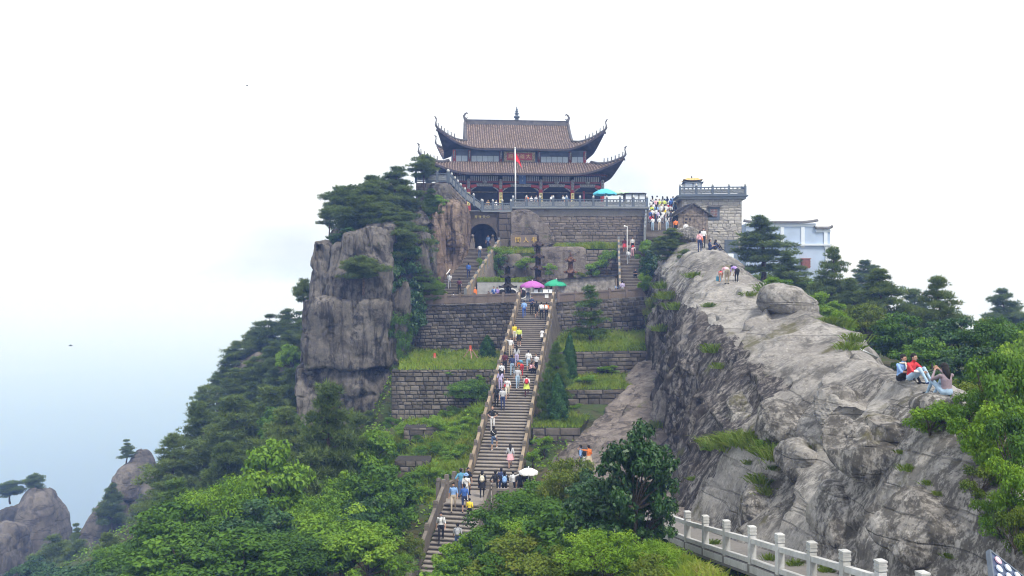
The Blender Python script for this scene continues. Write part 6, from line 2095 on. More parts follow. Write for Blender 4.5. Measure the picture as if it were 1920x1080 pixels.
ORD = ["first", "second", "third", "fourth", "fifth", "sixth", "seventh", "eighth", "ninth", "tenth", "eleventh", "twelfth", "thirteenth", "fourteenth", "fifteenth", "sixteenth", "seventeenth", "eighteenth", "nineteenth", "twentieth"]
sky_p = [(556, 585, 660, 112, 56), (532, 580, 665, 112, 60), (512, 590, 672, 111, 52), (490, 604, 690, 111, 60), (468, 618, 700, 110, 62), (449, 640, 712, 110, 54), (432, 658, 730, 110, 52), (416, 678, 750, 109, 54), (402, 702, 772, 109, 50), (388, 726, 800, 108, 54), (372, 742, 830, 106, 56)]
for k, (px, a, b, Y, w_) in enumerate(sky_p):
    tree('slimpine', px, a, b, Y, w_, "slender skyline pine on the hazy ridge, %s from the pillar" % ORD[k], group="slender pines on the hazy ridge")
fill_p = [(575, 590, 680, 106, 70), (545, 620, 705, 104, 80), (510, 640, 720, 104, 84), (478, 668, 745, 104, 84), (446, 690, 770, 103, 84), (560, 665, 750, 98, 84), (520, 690, 775, 98, 90), (480, 716, 800, 97, 90), (440, 742, 820, 96, 90), (405, 772, 850, 95, 80)]
for k, (px, a, b, Y, w_) in enumerate(fill_p):
    tree('darkpine', px, a, b, Y, w_, "bushy dark pine covering the hazy ridge, %s counting down from the pillar" % ORD[k], group="bushy pines on the hazy ridge")
G3 = "pines on the near left slope"
for a in [
    ('pine', 372, 752, 900, 84, 150, "tall layered pine at the left edge of the slope, its boughs against the haze"),
    ('pine', 318, 812, 950, 80, 130, "layered pine reaching farthest left over the haze"),
    ('pine', 440, 738, 890, 80, 170, "wide layered pine in the middle of the left slope"),
    ('pine', 500, 722, 870, 82, 150, "layered pine just left of the pillar foot"),
    ('darkpine', 556, 690, 830, 86, 130, "dark pine hugging the left foot of the pillar"),
    ('pine', 608, 712, 985, 57, 180, "big pine with a straight bare trunk in front of the pillar"),
    ('pine', 665, 770, 930, 66, 120, "half-hidden pine right of the bare-trunked pine"),
    ('pine', 540, 760, 910, 70, 140, "pine between the bright broadleaf tree and the pillar"),
    ('darkpine', 322, 890, 1010, 76, 110, "dark pine low at the left, above the far peaks' foot"),
    ('darkpine', 420, 830, 980, 68, 150, "dark pine behind the bright broadleaf tree"),
    ('litpine', 330, 900, 1010, 64, 130, "lighter pine at the left above the bottom thicket"),
]: tree(*a, group=G3)
ex = [('pine', 350, 860, 990, 86, 120), ('darkpine', 400, 800, 920, 92, 110), ('darkpine', 470, 790, 900, 88, 110), ('pine', 460, 850, 990, 74, 120), ('broad', 360, 930, 1060, 62, 130), ('pine', 515, 830, 960, 66, 120),
      ('darkpine', 590, 640, 740, 100, 80), ('darkpine', 575, 720, 830, 90, 90), ('broad', 525, 760, 860, 78, 100), ('bright', 545, 640, 720, 97, 60), ('darkpine', 310, 975, 1080, 70, 110), ('darkpine', 620, 790, 900, 76, 100), ('darkpine', 690, 770, 860, 78, 80)]
for k, (kd, px, a, b, Y, w_) in enumerate(ex):
    tree(kd, px, a, b, Y, w_, "half-hidden tree filling the left slope, %s of the fill trees from its left end" % ORD[sorted(q[1] for q in ex).index(px)], group="half-hidden trees of the left slope")
G4 = "broadleaf trees of the bottom left thicket"
for a in [
    ('deep', 470, 930, 1090, 46, 170, "dark tree at the heart of the bottom left thicket"),
    ('broad', 380, 960, 1110, 45, 170, "leafy tree filling the thicket's middle left"),
    ('bright', 650, 880, 1020, 54, 130, "fresh green tree below the half-hidden pine"),
    ('broad', 590, 1000, 1130, 43, 170, "rounded tree at the bottom edge below the bare-trunked pine"),
    ('deep', 680, 930, 1060, 50, 130, "dark tree left of the lower flight's bank"),
    ('bright', 505, 815, 1050, 52, 165, "tallest bright green broadleaf tree in the bottom left thicket"),
    ('bright', 425, 885, 1080, 48, 170, "bright broadleaf tree left of the tallest one in the thicket"),
    ('broad', 335, 945, 1100, 46, 180, "broadleaf tree with drooping fronds at the thicket's left"),
    ('broad', 262, 1010, 1120, 48, 150, "leftmost broadleaf tree of the bottom thicket"),
    ('bright', 590, 925, 1080, 50, 150, "bright broadleaf tree under the bare-trunked pine"),
    ('bright', 690, 795, 960, 59, 130, "yellow-green tree beside the overgrown bank"),
    ('broad', 722, 870, 1010, 54, 150, "broadleaf tree left of the landing bank"),
    ('broad', 728, 925, 1050, 50, 110, "dark-branched tree next to the landing's left rail"),
    ('bright', 640, 960, 1110, 44, 210, "round bright tree at the bottom edge left of the stairs"),
    ('broad', 540, 985, 1130, 42, 230, "deep green tree at the bottom edge of the thicket"),
    ('bright', 690, 985, 1120, 42, 140, "yellowish tree at the bottom edge near the lower flight"),
    ('olive', 768, 1000, 1070, 48.5, 60, "olive bush crowding the lower flight's left rail"),
    ('broad', 440, 1000, 1150, 40, 230, "low broadleaf tree at the bottom edge, under the tallest bright one"),
    ('broad', 325, 1010, 1160, 42, 220, "low broadleaf tree near the bottom left corner"),
    ('deep', 240, 1055, 1150, 44, 150, "darkest low tree at the bottom left"),
    ('bright', 728, 1030, 1120, 43, 100, "bright tree leaning over the bottom of the lower flight"),
]: tree(*a, group=G4)
G5 = "trees about the far peaks"
for a in [
    ('deep', 150, 1050, 1140, 80, 120, "dim low tree right of the rounded peak's foot"),
    ('broad', 232, 1005, 1120, 62, 130, "leafy tree at the thicket's left fringe"),
    ('darkpine', 205, 1000, 1095, 78, 100, "dim pine at the thicket's left fringe"),
    ('deep', 105, 1062, 1150, 84, 110, "dim low tree below the rounded peak"),
    ('broad', 300, 985, 1100, 56, 130, "leafy tree where the thicket meets the pine slope"),
    ('deep', 185, 1050, 1140, 60, 120, "low dark tree at the bottom edge left of the thicket"),
    ('flatpine', 62, 890, 930, 149, 42, "flat-topped pine standing on the rounded far peak"),
    ('flatpine', 18, 902, 940, 149, 62, "spreading pine at the picture's left edge on the far peak"),
    ('slimpine', 237, 824, 866, 139, 30, "lone small pine on the pointed far peak"),
    ('darkpine', 212, 905, 985, 131, 60, "pine on the left shoulder of the pointed far peak"),
    ('darkpine', 268, 925, 985, 129, 66, "pine in the middle of the pointed far peak"),
    
    ('slimpine', 140, 982, 1040, 132, 30, "small pine in the gap between the two far peaks"),
    ('darkpine', 95, 1005, 1110, 116, 120, "dark pine at the foot of the rounded far peak"),
    ('darkpine', 150, 1010, 1110, 112, 110, "dark pine below the gap between the far peaks"),
    ('deep', 60, 1045, 1130, 100, 100, "dim broadleaf tree in the bottom left corner"),
    ('deep', 200, 1045, 1130, 96, 110, "dim broadleaf tree right of the far peaks' foot"),
    ('darkpine', 285, 985, 1060, 100, 90, "dim pine under the pointed far peak"),
]: tree(*a, group=G5)
G6 = "greenery beside the main stairs"
for a in [
    ('broad', 884, 702, 775, 71.5, 92, "spreading shrub tree before the lower mossy wall"),
    ('cypress', 914, 629, 684, 80, 38, "small cone-shaped cypress on the left grassy terrace"),
    ('cypress', 1068, 625, 735, 73.5, 33, "tall dark cypress right of the main stairs"),
    ('litpine', 1038, 640, 750, 69, 58, "light green young conifer against the right stair rail"),
    ('cypress', 1046, 700, 800, 65.5, 44, "lower dark cypress right of the main stairs"),
    ('litpine', 1028, 690, 800, 66, 50, "lower light conifer touching the right stair rail"),
    ('youngpine', 1102, 532, 672, 81, 74, "slender young pine with see-through boughs before the right wall"),
    ('bush', 1012, 790, 832, 64.5, 40, "leafy bush on the lowest right terrace"),
]: tree(*a, group=G6)
G7 = "greenery on the ridge's left flank"
for a in [
    ('bright', 1213, 446, 505, 96, 46, "bright bush at the top of the ridge's left flank"),
    ('deep', 1228, 462, 560, 88, 66, "dark leafy tree hanging over the upper right steps"),
    ('bright', 1212, 505, 575, 87, 40, "light bush right of the upper right steps"),
    ('darkpine', 1262, 428, 492, 82, 92, "windswept pine with a bent trunk on top of the ridge"),
    ('darkpine', 1282, 468, 560, 78.5, 84, "dark pine clinging to the brink of the ridge"),
    ('pine', 1252, 500, 610, 79, 66, "pine hanging down the ridge's left face"),
    ('olive', 1230, 545, 640, 80, 46, "brownish creeper clump on the ridge's left face"),
    ('dkbush', 1232, 700, 752, 69, 62, "dark bush at the foot of the ridge's left face"),
    ('bush', 1250, 768, 805, 62, 44, "bright bush low on the rock slab by the ridge"),
    ('dkbush', 1212, 640, 690, 77, 36, "small bush where the right terrace meets the rock"),
    ('bright', 1280, 560, 610, 73, 30, "bright tuft bush on the cliff brink"),
]: tree(*a, group=G7)
G8 = "trees behind the rock ridge"
for a in [
    ('pine', 1432, 402, 520, 88, 142, "broad pine standing before the pale blue house"),
    ('pine', 1480, 470, 560, 82, 90, "lower pine under the boughs before the blue house"),
    ('pine', 1565, 460, 600, 76, 92, "tall pointed pine right of the blue house"),
    ('pine', 1645, 500, 640, 68, 130, "wide pine right of the pointed one"),
    ('pine', 1600, 520, 640, 72, 110, "pine filling between the pointed and the wide pine"),
    ('pine', 1755, 515, 660, 60, 112, "separate round-headed pine against the white sky"),
    ('olive', 1625, 565, 660, 57, 96, "yellow-green tree just behind the ridge crest"),
    ('broad', 1690, 585, 715, 50, 120, "broadleaf tree behind the ridge right of the yellow-green one"),
    ('deep', 1780, 590, 740, 46, 150, "dark broadleaf tree behind the seated couple"),
    ('broad', 1872, 575, 740, 42, 150, "airy broadleaf tree rising highest at the right edge"),
    ('broad', 1725, 630, 735, 41, 110, "leafy tree right behind the seated couple"),
    ('deep', 1815, 645, 780, 36, 150, "dark shrub tree above the lone sitter"),
    ('broad', 1905, 650, 840, 34, 160, "tree at the right edge level with the sitters"),
    ('olive', 1850, 690, 860, 29.5, 170, "olive tree right of the lone sitter"),
    ('bright', 1915, 790, 960, 27, 150, "bright tree at the right edge below the olive one"),
    ('broad', 1840, 790, 930, 25.5, 130, "bushy tree below the lone sitter at the right"),
    ('olive', 1905, 900, 1050, 21, 110, "yellowish bush at the right edge near the corner"),
    ('dkbush', 1855, 880, 960, 20.5, 70, "dark small bush near the lower right corner"),
    ('bush', 1868, 950, 1020, 19.5, 50, "small bright bush above the display case"),
    ('bright', 1560, 560, 620, 62, 60, "low bright tree behind the large boulder"),
    ('bush', 1525, 545, 590, 54.5, 64, "green bush above the large boulder"),
    ('bush', 1580, 580, 630, 47.5, 54, "bush on the far side of the ridge crest"),
    ('broad', 1960, 700, 900, 30, 170, "tree cut off by the right picture edge"),
]: tree(*a, group=G8)
G9 = "shrubs and trees at the bottom centre"
for a in [
    ('broad', 1020, 900, 1010, 44, 130, "rounded shrub between the landing rail and the dome-shaped shrub", None, "tree"),
    ('deep', 1208, 905, 1060, 29.6, 116, "dark foliage under the glossy tree's right side", None, "tree"),
    ('deep', 1110, 880, 1010, 40, 120, "dark shrub in front of the couple by the fence", None, "tree"),
    ('broad', 1135, 935, 1090, 31, 160, "dense shrub under the glossy dark tree", None, "tree"),
    ('bright', 1010, 960, 1100, 37, 160, "bright shrub in the middle of the bottom thicket", None, "tree"),
    ('broad', 1120, 1010, 1140, 29, 190, "low broad shrub at the bottom right of the thicket", None, "tree"),
    ('bright', 890, 988, 1110, 42, 120, "light shrub covering the right half of the lower flight", None, "tree"),
    ('bright', 842, 1012, 1120, 41, 84, "light bush hiding the foot of the lower flight", None, "tree"),
    ('broad', 862, 1042, 1130, 38, 96, "shrub over the bottom of the lower flight", None, "tree"),
    ('olive', 960, 1020, 1140, 34, 150, "olive shrub at the bottom edge right of the lower flight", None, "tree"),

    ('deep', 1195, 785, 1040, 29, 150, "glossy dark tree in front of the rock ridge's foot", None, "tree"),
    ('deep', 1140, 890, 1090, 30, 180, "lower glossy dark tree left of the fence's end", None, "tree"),
    ('olive', 1066, 852, 1000, 43, 118, "dome-shaped shrub right of the landing", None, "tree"),
    ('broad', 980, 905, 1080, 40, 190, "shrub tree in front of the landing", None, "tree"),
    ('broad', 948, 955, 1110, 39, 150, "shrub tree covering the lower flight's right rail", None, "tree"),
    ('bright', 905, 1030, 1120, 41, 90, "bright shrub at the bottom beside the lower flight", None, "tree"),
    ('broad', 1075, 940, 1120, 34, 220, "wide shrub tree below the dome-shaped shrub", None, "tree"),
    ('olive', 990, 1000, 1140, 33, 230, "reddish-tipped shrub at the bottom centre", None, "tree"),
    ('bright', 1130, 985, 1130, 27.5, 170, "bright shrub at the bottom below the glossy trees", None, "tree"),
    ('broad', 930, 1035, 1150, 32, 130, "shrub at the bottom edge left of centre", None, "tree"),
    ('bright', 1225, 1010, 1100, 27, 120, "leafy bush on the bank under the fence", None, "tree"),
    ('olbush', 1210, 1040, 1110, 25, 110, "yellow-tipped bush at the bottom left of the fence", None, "tree"),
    ('olive', 1060, 1030, 1150, 28, 180, "low olive shrub at the bottom edge right of centre", None, "tree"),
]: tree(*a, group=G9)

# ------------------------------------------------------------------ low cover
add_bvh(ground.data)
def stuff_leaves(name, pts, nrm, size, mat, label, rs):
    V, Fc = leaves_np(np.array(pts), np.array(nrm), size, rs)
    tn = np.clip(0.5 + 1.2 * fbm(np.array(pts) * 0.9, 3, 77), 0, 1)
    o = link(name, mesh_np(name, V, Fc, MT[mat], tone=tn))
    return tag(o, label, None, None, "stuff")

rs0 = np.random.RandomState(5)
# herbs and ferns on the hillside (world-space scatter over the slope)
xy = np.column_stack([rs0.uniform(-75, 16, 260000), rs0.uniform(24, 130, 260000)])
dn = 0.5 + 0.5 * fbm(np.column_stack([xy * 0.35, np.zeros(len(xy))]), 3, 3)
stair_d = np.abs(xy[:, 0] - (-1.22 + 3.6 * (xy[:, 1] - 56.5) / 29.5))
keep = (rs0.uniform(size=len(xy)) < dn * np.where(xy[:, 0] < -22, 0.6, 1.0)) & ~((stair_d < 2.0) & (xy[:, 1] > 43)) & ~((xy[:, 0] > 4.5) & (xy[:, 1] > 40))
xy = xy[keep]
zz = terrain_np(xy) + rs0.uniform(0.0, 0.75, len(xy)) ** 1.5 * (0.3 + 0.9 * np.clip(fbm(np.column_stack([xy * 0.8, np.zeros(len(xy))]), 2, 8) + 0.4, 0, 1))
nn = _unit(np.column_stack([rs0.normal(size=(len(xy), 2)) * 0.45, np.full(len(xy), 0.9)]))
pp = np.column_stack([xy, zz])
half = rs0.uniform(size=len(pp)) < np.where((pp[:, 0] > -14) & (pp[:, 1] > 52), 0.85, 0.55)
stuff_leaves("undergrowth", pp[half], nn[half], 0.27, 'bright', "bright leafy undergrowth covering the bank", rs0)
stuff_leaves("undergrowth", pp[~half], nn[~half], 0.30, 'broad', "darker leafy undergrowth covering the hillside", rs0)

# shrubs dotted over the bank left of the stairs and between the terraces
bank = [(752, 772, 40), (775, 790, 44), (800, 782, 38), (830, 775, 46), (855, 788, 50), (880, 770, 46), (905, 745, 40), (760, 815, 46), (790, 830, 40), (825, 815, 56), (860, 820, 50), (885, 800, 40),
        (745, 850, 50), (775, 872, 50), (812, 858, 56), (845, 862, 50), (868, 848, 36), (750, 900, 60), (790, 905, 56), (825, 900, 50), (735, 800, 36), (722, 830, 46)]
for k, (px, py, w_) in enumerate(sorted(bank, key=lambda q: q[1])):
    h_ = hit(px, py)
    if h_ is None: continue
    p, dd = h_[0], h_[0].y
    kind = prng.choice(('bush', 'bush', 'bush', 'dkbush'))
    plant(kind, "shrub", p - Vector((0, 0, 0.15)), w_ * dd / F, 0.62 * w_ * dd / F, "leafy shrub in the bank left of the main stairs, %s by height from the top" % (ORD + ["twenty-first", "twenty-second"])[k], "shrub", "shrubs in the bank left of the main stairs")

def grass_patch(name, corners, n, ln, mat, label, seed, lean=0.35, tall_back=0.0, wd=0.035, kind="stuff", jz=0.0):
    rs = np.random.RandomState(seed)
    c = [np.array(tuple(p)) for p in corners]
    u, v = rs.uniform(size=(n, 1)), rs.uniform(size=(n, 1))
    P = (c[0] * (1 - u) + c[1] * u) * (1 - v) + (c[3] * (1 - u) + c[2] * u) * v
    P[:, 2] += jz
    cl = 0.55 + 0.75 * (0.5 + 0.5 * fbm(P * 0.9, 2, seed))
    D = _unit(np.column_stack([rs.normal(size=(n, 2)) * lean, np.ones(n)]))
    S = _unit(np.cross(D, rs.normal(size=(n, 3))))
    l = (ln * rs.uniform(0.5, 1.25, n) * cl * (1 + tall_back * v[:, 0]))[:, None]
    bend = np.column_stack([rs.normal(size=(n, 2)) * 0.25, np.full(n, -0.12)]) * l
    w_ = wd
    V = np.stack([P - S * w_ / 2, P + S * w_ / 2, P + D * l * 0.6 + S * w_ * 0.35, P + D * l + bend, P + D * l * 0.6 - S * w_ * 0.35], 1).reshape(-1, 3)
    o = link(name, mesh_np(name, V, np.arange(5 * n).reshape(n, 5), MT[mat], tone=np.clip(0.5 + 1.2 * fbm(P * 0.7, 3, seed + 3), 0, 1)))
    return tag(o, label, None, None, kind)

grass_patch("grass", T0, 7000, 0.55, 'grass', "tall grass on the left terrace under the dark wall", 1, wd=0.05)
grass_patch("grass", R1, 6500, 0.62, 'grass', "tall grass on the upper right terrace", 2, tall_back=0.6, wd=0.05)
grass_patch("grass", R2, 4500, 0.4, 'grass', "grass on the middle right terrace", 3, wd=0.05)
grass_patch("grass", R3, 2500, 0.4, 'grass', "grass on the lowest right terrace", 4, wd=0.05)
grass_patch("grass", [W(1042, 468, 102.6), W(1158, 466, 102.6), W(1158, 462, 105.6), W(1042, 464, 105.6)], 4500, 0.75, 'grass', "grass on the ledge between the block walls", 5, wd=0.06)
grass_patch("grass", [W(915, 474, 102.6), W(1000, 476, 102.6), W(1000, 470, 105), W(915, 468, 105)], 2500, 0.6, 'grass', "grass above the rubble face behind the burners", 6, wd=0.06)
grass_patch("grass", [Vector((W(895, 0, 93.8).x, 93.8, 0.65)), Vector((W(1000, 0, 93.8).x, 93.8, 0.6)), Vector((W(1000, 0, 95.5).x, 95.5, 0.9)), Vector((W(895, 0, 95.5).x, 95.5, 0.9))], 2200, 0.5, 'grass', "yellowish grass on top of the cement wall bed", 7, wd=0.06)
slab("flower_bed_ground", [Vector((W(895, 0, 93.7).x, 93.7, 0.66)), Vector((W(1000, 0, 93.7).x, 93.7, 0.6)), Vector((W(1000, 0, 96).x, 97, 0.9)), Vector((W(895, 0, 96).x, 97, 0.9))], 2.0, MT['soil'], "raised bed behind the cement wall")
grass_patch("grass", [W(1215, 1025, 36), W(1300, 1075, 27), W(1400, 1120, 22), W(1200, 1100, 26)], 6000, 0.55, 'grass', "grass on the bank below the white fence", 8, wd=0.05)

# creepers and small bushes on and along the walls
for k, (kind, px, py, Y, w_, h_, lb) in enumerate([
    ('bush', 935, 492, 101.8, 46, 30, "bright creeper mound on the rubble face right of the arch stairs"),
    ('dkbush', 930, 520, 101.5, 40, 44, "dark creeper mound low on the rubble face"),
    ('bush', 985, 505, 101.6, 44, 24, "creeper patch behind the tallest burner"),
    ('bush', 1110, 522, 100, 44, 34, "bright bush against the lower block wall"),
    ('bush', 1138, 505, 101, 40, 40, "brightest bush beside the upper right steps"),
    ('olbush', 1085, 528, 99, 34, 20, "yellowish bush beside the small rusty burner"),
    ('bush', 1030, 520, 98, 26, 28, "small bush right of the tallest burner"),
    ('bush', 905, 512, 98.5, 26, 30, "climbing leaves on the arch stairs' flank"),
    ('bush', 925, 708, 73.6, 44, 16, "trailing leaves over the lower mossy wall near the stairs"),
    ('bush', 845, 704, 73.2, 34, 10, "trailing leaves over the middle of the lower mossy wall"),
    ('bush', 755, 745, 74, 34, 60, "creeper column at the left end of the lower mossy wall"),
    ('dkbush', 757, 690, 80, 30, 60, "dark creeper beside the left end of the tall dark wall"),
    ('bush', 1140, 700, 75.6, 50, 16, "trailing leaves on the upper right terrace wall"),
    ('bush', 1100, 722, 72, 60, 20, "bright herb clump on the middle right terrace"),
    ('bush', 1080, 772, 69.5, 40, 16, "trailing leaves under the middle right terrace wall"),
    ('bush', 1020, 845, 61.5, 46, 30, "herb clump by the foot of the right stair rail"),
    ('bush', 1000, 870, 58.8, 36, 30, "herb clump nearest the right foot of the stairs"),
    ('bush', 1195, 655, 84, 60, 26, "green mound where the upper right terrace meets the cliff"),
]):
    b = W(px, py, Y)
    plant(kind, "creeper" if "creeper" in lb or "trailing" in lb else "shrub", b, w_ * Y / F, h_ * Y / F, lb, "plant", "small greenery along the walls")

# grass tufts rooted in the rock
def tuft_mesh(seed, n=240, ln=0.5, sp=0.2):
    rs = np.random.RandomState(seed)
    P = np.column_stack([rs.normal(size=(n, 2)) * sp, np.full(n, -0.03)])
    D = _unit(np.column_stack([P[:, :2] / sp * 0.3 + rs.normal(size=(n, 2)) * 0.25, np.ones(n)]))
    S = _unit(np.cross(D, rs.normal(size=(n, 3))))
    l = (ln * 1.15 * rs.uniform(0.5, 1.2, n))[:, None]
    w_ = 0.03
    out = np.column_stack([D[:, :2], np.full(n, -0.4)]) * l * 0.4
    V = np.stack([P - S * w_ / 2, P + S * w_ / 2, P + D * l * 0.6 + S * w_ * 0.35, P + D * l * 0.85 + out, P + D * l * 0.6 - S * w_ * 0.35], 1).reshape(-1, 3)
    return mesh_np("grass_tuft", V, np.arange(5 * n).reshape(n, 5), MT['grassdk'], tone=rs.uniform(0, 1, n))
TUFT = [tuft_mesh(s) for s in range(4)]
def nth(k):
    if k <= 20: return ORD[k - 1]
    t, u = divmod(k, 10)
    tens = {2: "twent", 3: "thirt", 4: "fort", 5: "fift", 6: "sixt"}[t]
    return tens + ("ieth" if u == 0 else "y-" + ORD[u - 1])
tufts = [(1460, 535, 70), (1490, 545, 80), (1515, 556, 80), (1540, 570, 70), (1420, 515, 60), (1560, 590, 60), (1575, 612, 50), (1485, 575, 50), (1600, 640, 46), (1360, 840, 70), (1395, 835, 80), (1460, 860, 70), (1445, 545, 46), (1475, 560, 40), (1500, 548, 50), (1405, 555, 26), (1530, 575, 40), (1430, 525, 36), (1592, 655, 44), (1555, 605, 36), (1340, 660, 46), (1330, 575, 24), (1350, 690, 30), (1375, 830, 60), (1330, 835, 44), (1415, 830, 60), (1445, 845, 70),
         (1430, 905, 46), (1440, 925, 40), (1585, 822, 44), (1560, 828, 30), (1640, 855, 56), (1665, 860, 36), (1705, 882, 34), (1740, 908, 24), (1760, 928, 22), (1515, 840, 26), (1405, 870, 22), (1450, 880, 24), (1300, 900, 20), (1780, 1045, 24), (1445, 1050, 30), (1490, 1060, 30), (1550, 1072, 30), (1340, 1020, 22), (1620, 605, 26),
         (1270, 580, 40), (1255, 560, 44), (1300, 520, 30), (1240, 620, 36), (1245, 540, 36), (1690, 850, 20), (1235, 800, 36)]
for k, (px, py, w_) in enumerate(sorted(tufts, key=lambda q: q[1])):
    h_ = hit(px, py)
    if h_ is None: continue
    s = w_ * h_[0].y / F / 1.0
    o = link("grass_tuft", TUFT[k % 4], None, h_[0], (0, 0, prng.uniform(0, 6)), (s, s, s * 0.95))
    tag(o, "grass tuft rooted in the rock ridge, %s counting down from its top" % nth(k + 1), "grass tuft", "grass tufts on the rock ridge")

for (kind, px, py, w_, asp, lb) in [('bush', 1748, 815, 104, 0.72, "round bright bush below the lone sitter's boulder"),  ('dkbush', 1798, 790, 60, 0.7, "dark bush right of the lone sitter's boulder"),
                                  ('bush', 1500, 552, 60, 0.55, "green mound on the ridge above the large boulder"), ('bush', 1455, 540, 50, 0.5, "smaller green mound above the large boulder"), ('olbush', 1640, 868, 56, 0.5, "low olive cushion in the middle of the lower rock"),
                                  ('dkbush', 1440, 850, 56, 0.6, "grassy cushion under the cliff ledge"), ('bush', 1330, 842, 40, 0.5, "bright cushion at the foot of the cliff ledge")]:
    h_ = hit(px, py)
    if h_ is None: continue
    dd = h_[0].y
    plant(kind, "shrub", h_[0] - Vector((0, 0, 0.1)), w_ * dd / F, asp * w_ * dd / F, lb, "shrub", "shrubs rooted on the rock ridge")

for (kind, px, py, w_, asp, lb) in [('bush', 1822, 850, 90, 1.0, "leafy bush on the brink right of the round bright bush"), ('bush', 1875, 880, 120, 1.2, "tall bright bush at the right edge of the rock"), ('olbush', 1840, 925, 80, 0.9, "olive bush on the right brink of the rock"),
                                    ('bush', 1900, 960, 100, 1.2, "bright bush hanging over the corner path"), ('dkbush', 1870, 810, 130, 1.3, "dark leafy bush above the right brink"), ('dkbush', 1812, 795, 80, 1.1, "dark bush right of the lone sitter"),
                                    ('bush', 1858, 985, 60, 1.3, "narrow bright bush above the display case"), ('olbush', 1905, 1035, 90, 1.2, "yellowish bush in the lower right corner"), ('bush', 1905, 790, 130, 1.5, "tall leafy bush at the right edge behind the brink"),
                                    ('dkbush', 1900, 900, 110, 1.3, "dark tall bush filling the right edge"), ('olbush', 1860, 760, 110, 1.4, "olive tall bush above the right brink"), ('bush', 1845, 880, 80, 1.0, "bright bush between the olive bush and the brink"), ('dkbush', 1880, 1010, 70, 1.0, "dark low bush by the corner")]:
    h_ = hit(px, py)
    if h_ is None: continue
    dd = h_[0].y
    plant(kind, "shrub", h_[0] - Vector((0, 0, 0.15)), w_ * dd / F, asp * w_ * dd / F, lb, "shrub", "greenery along the right brink of the rock")
G10 = "greenery hanging in the cleft above the parapet's left end"
for a in [('darkpine', 700, 345, 450, 87.5, 130, "broad pine bough mass at the front of the pillar top"), ('pine', 760, 395, 500, 90, 110, "pine hanging over the cleft right of the pillar top"), ('deep', 728, 470, 600, 83.5, 70, "leafy tree hugging the pillar's right edge"),
          ('broad', 745, 560, 690, 83.2, 66, "dense leafy column down the pillar's right edge"), ('deep', 778, 570, 640, 86.6, 50, "small dark tree at the parapet's left end")]:
    tree(*a, group=G10)

rsb = np.random.RandomState(9)
nb_ = 16000
by = rsb.uniform(56.5, 73.5, nb_)
bx = stair_x(by) - 2.1 - rsb.uniform(0, 1, nb_) ** 1.3 * 7.0
bz = terrain_np(np.column_stack([bx, by]))
P_ = np.column_stack([bx, by, bz - 0.05])
D_ = _unit(np.column_stack([rsb.normal(size=(nb_, 2)) * 0.4, np.ones(nb_)]))
S_ = _unit(np.cross(D_, rsb.normal(size=(nb_, 3))))
l_ = (0.75 * rsb.uniform(0.4, 1.2, nb_) * (0.6 + 0.8 * (0.5 + 0.5 * fbm(P_ * 0.8, 2, 4))))[:, None]
V_ = np.stack([P_ - S_ * 0.03, P_ + S_ * 0.03, P_ + D_ * l_ * 0.6 + S_ * 0.025, P_ + D_ * l_ + np.column_stack([rsb.normal(size=(nb_, 2)) * 0.15, np.full(nb_, -0.05)]), P_ + D_ * l_ * 0.6 - S_ * 0.025], 1).reshape(-1, 3)
tag(link("grass", mesh_np("grass", V_, np.arange(5 * nb_).reshape(nb_, 5), MT['grass'], tone=np.clip(0.5 + 1.2 * fbm(P_ * 0.6, 3, 31), 0, 1))), "tall bright grass and weeds on the bank left of the main stairs", None, None, "stuff")
more = [(900, 715), (888, 740), (905, 762), (872, 758), (892, 782), (862, 800), (840, 790), (815, 800), (875, 815), (850, 832), (832, 845), (862, 858), (842, 875), (818, 880), (800, 812), (785, 850), (770, 838), (800, 930), (770, 895), (838, 905), (905, 735), (780, 772)]
for k, (px, py) in enumerate(sorted(more, key=lambda q: q[1])):
    h_ = hit(px, py)
    if h_ is None: continue
    dd = h_[0].y
    w_ = 30 + (k * 7) % 17
    plant('bush', "shrub", h_[0] - Vector((0, 0, 0.1)), w_ * dd / F, 0.55 * w_ * dd / F, "yellow-green weed clump on the stair bank, %s counted downhill" % (ORD + ["twenty-first", "twenty-second"])[k], "plant", "weed clumps on the stair bank")

# pines on the slope behind the ridge, out towards the right
for k, (x_, y_) in enumerate([(46, 62), (52, 70), (58, 60), (50, 82), (60, 88), (42, 92), (66, 74), (55, 100), (44, 110), (70, 98), (62, 48), (52, 50)]):
    plant('darkpine' if k % 3 else 'pine', "pine_tree", Vector((x_, y_, terrain_z(x_, y_) - 0.2)), 5.0 + k % 3, 5.5 + k % 2, "pine on the slope behind the ridge, %s in from the right-hand trees" % ORD[k], "tree", "pines on the slope behind the ridge")
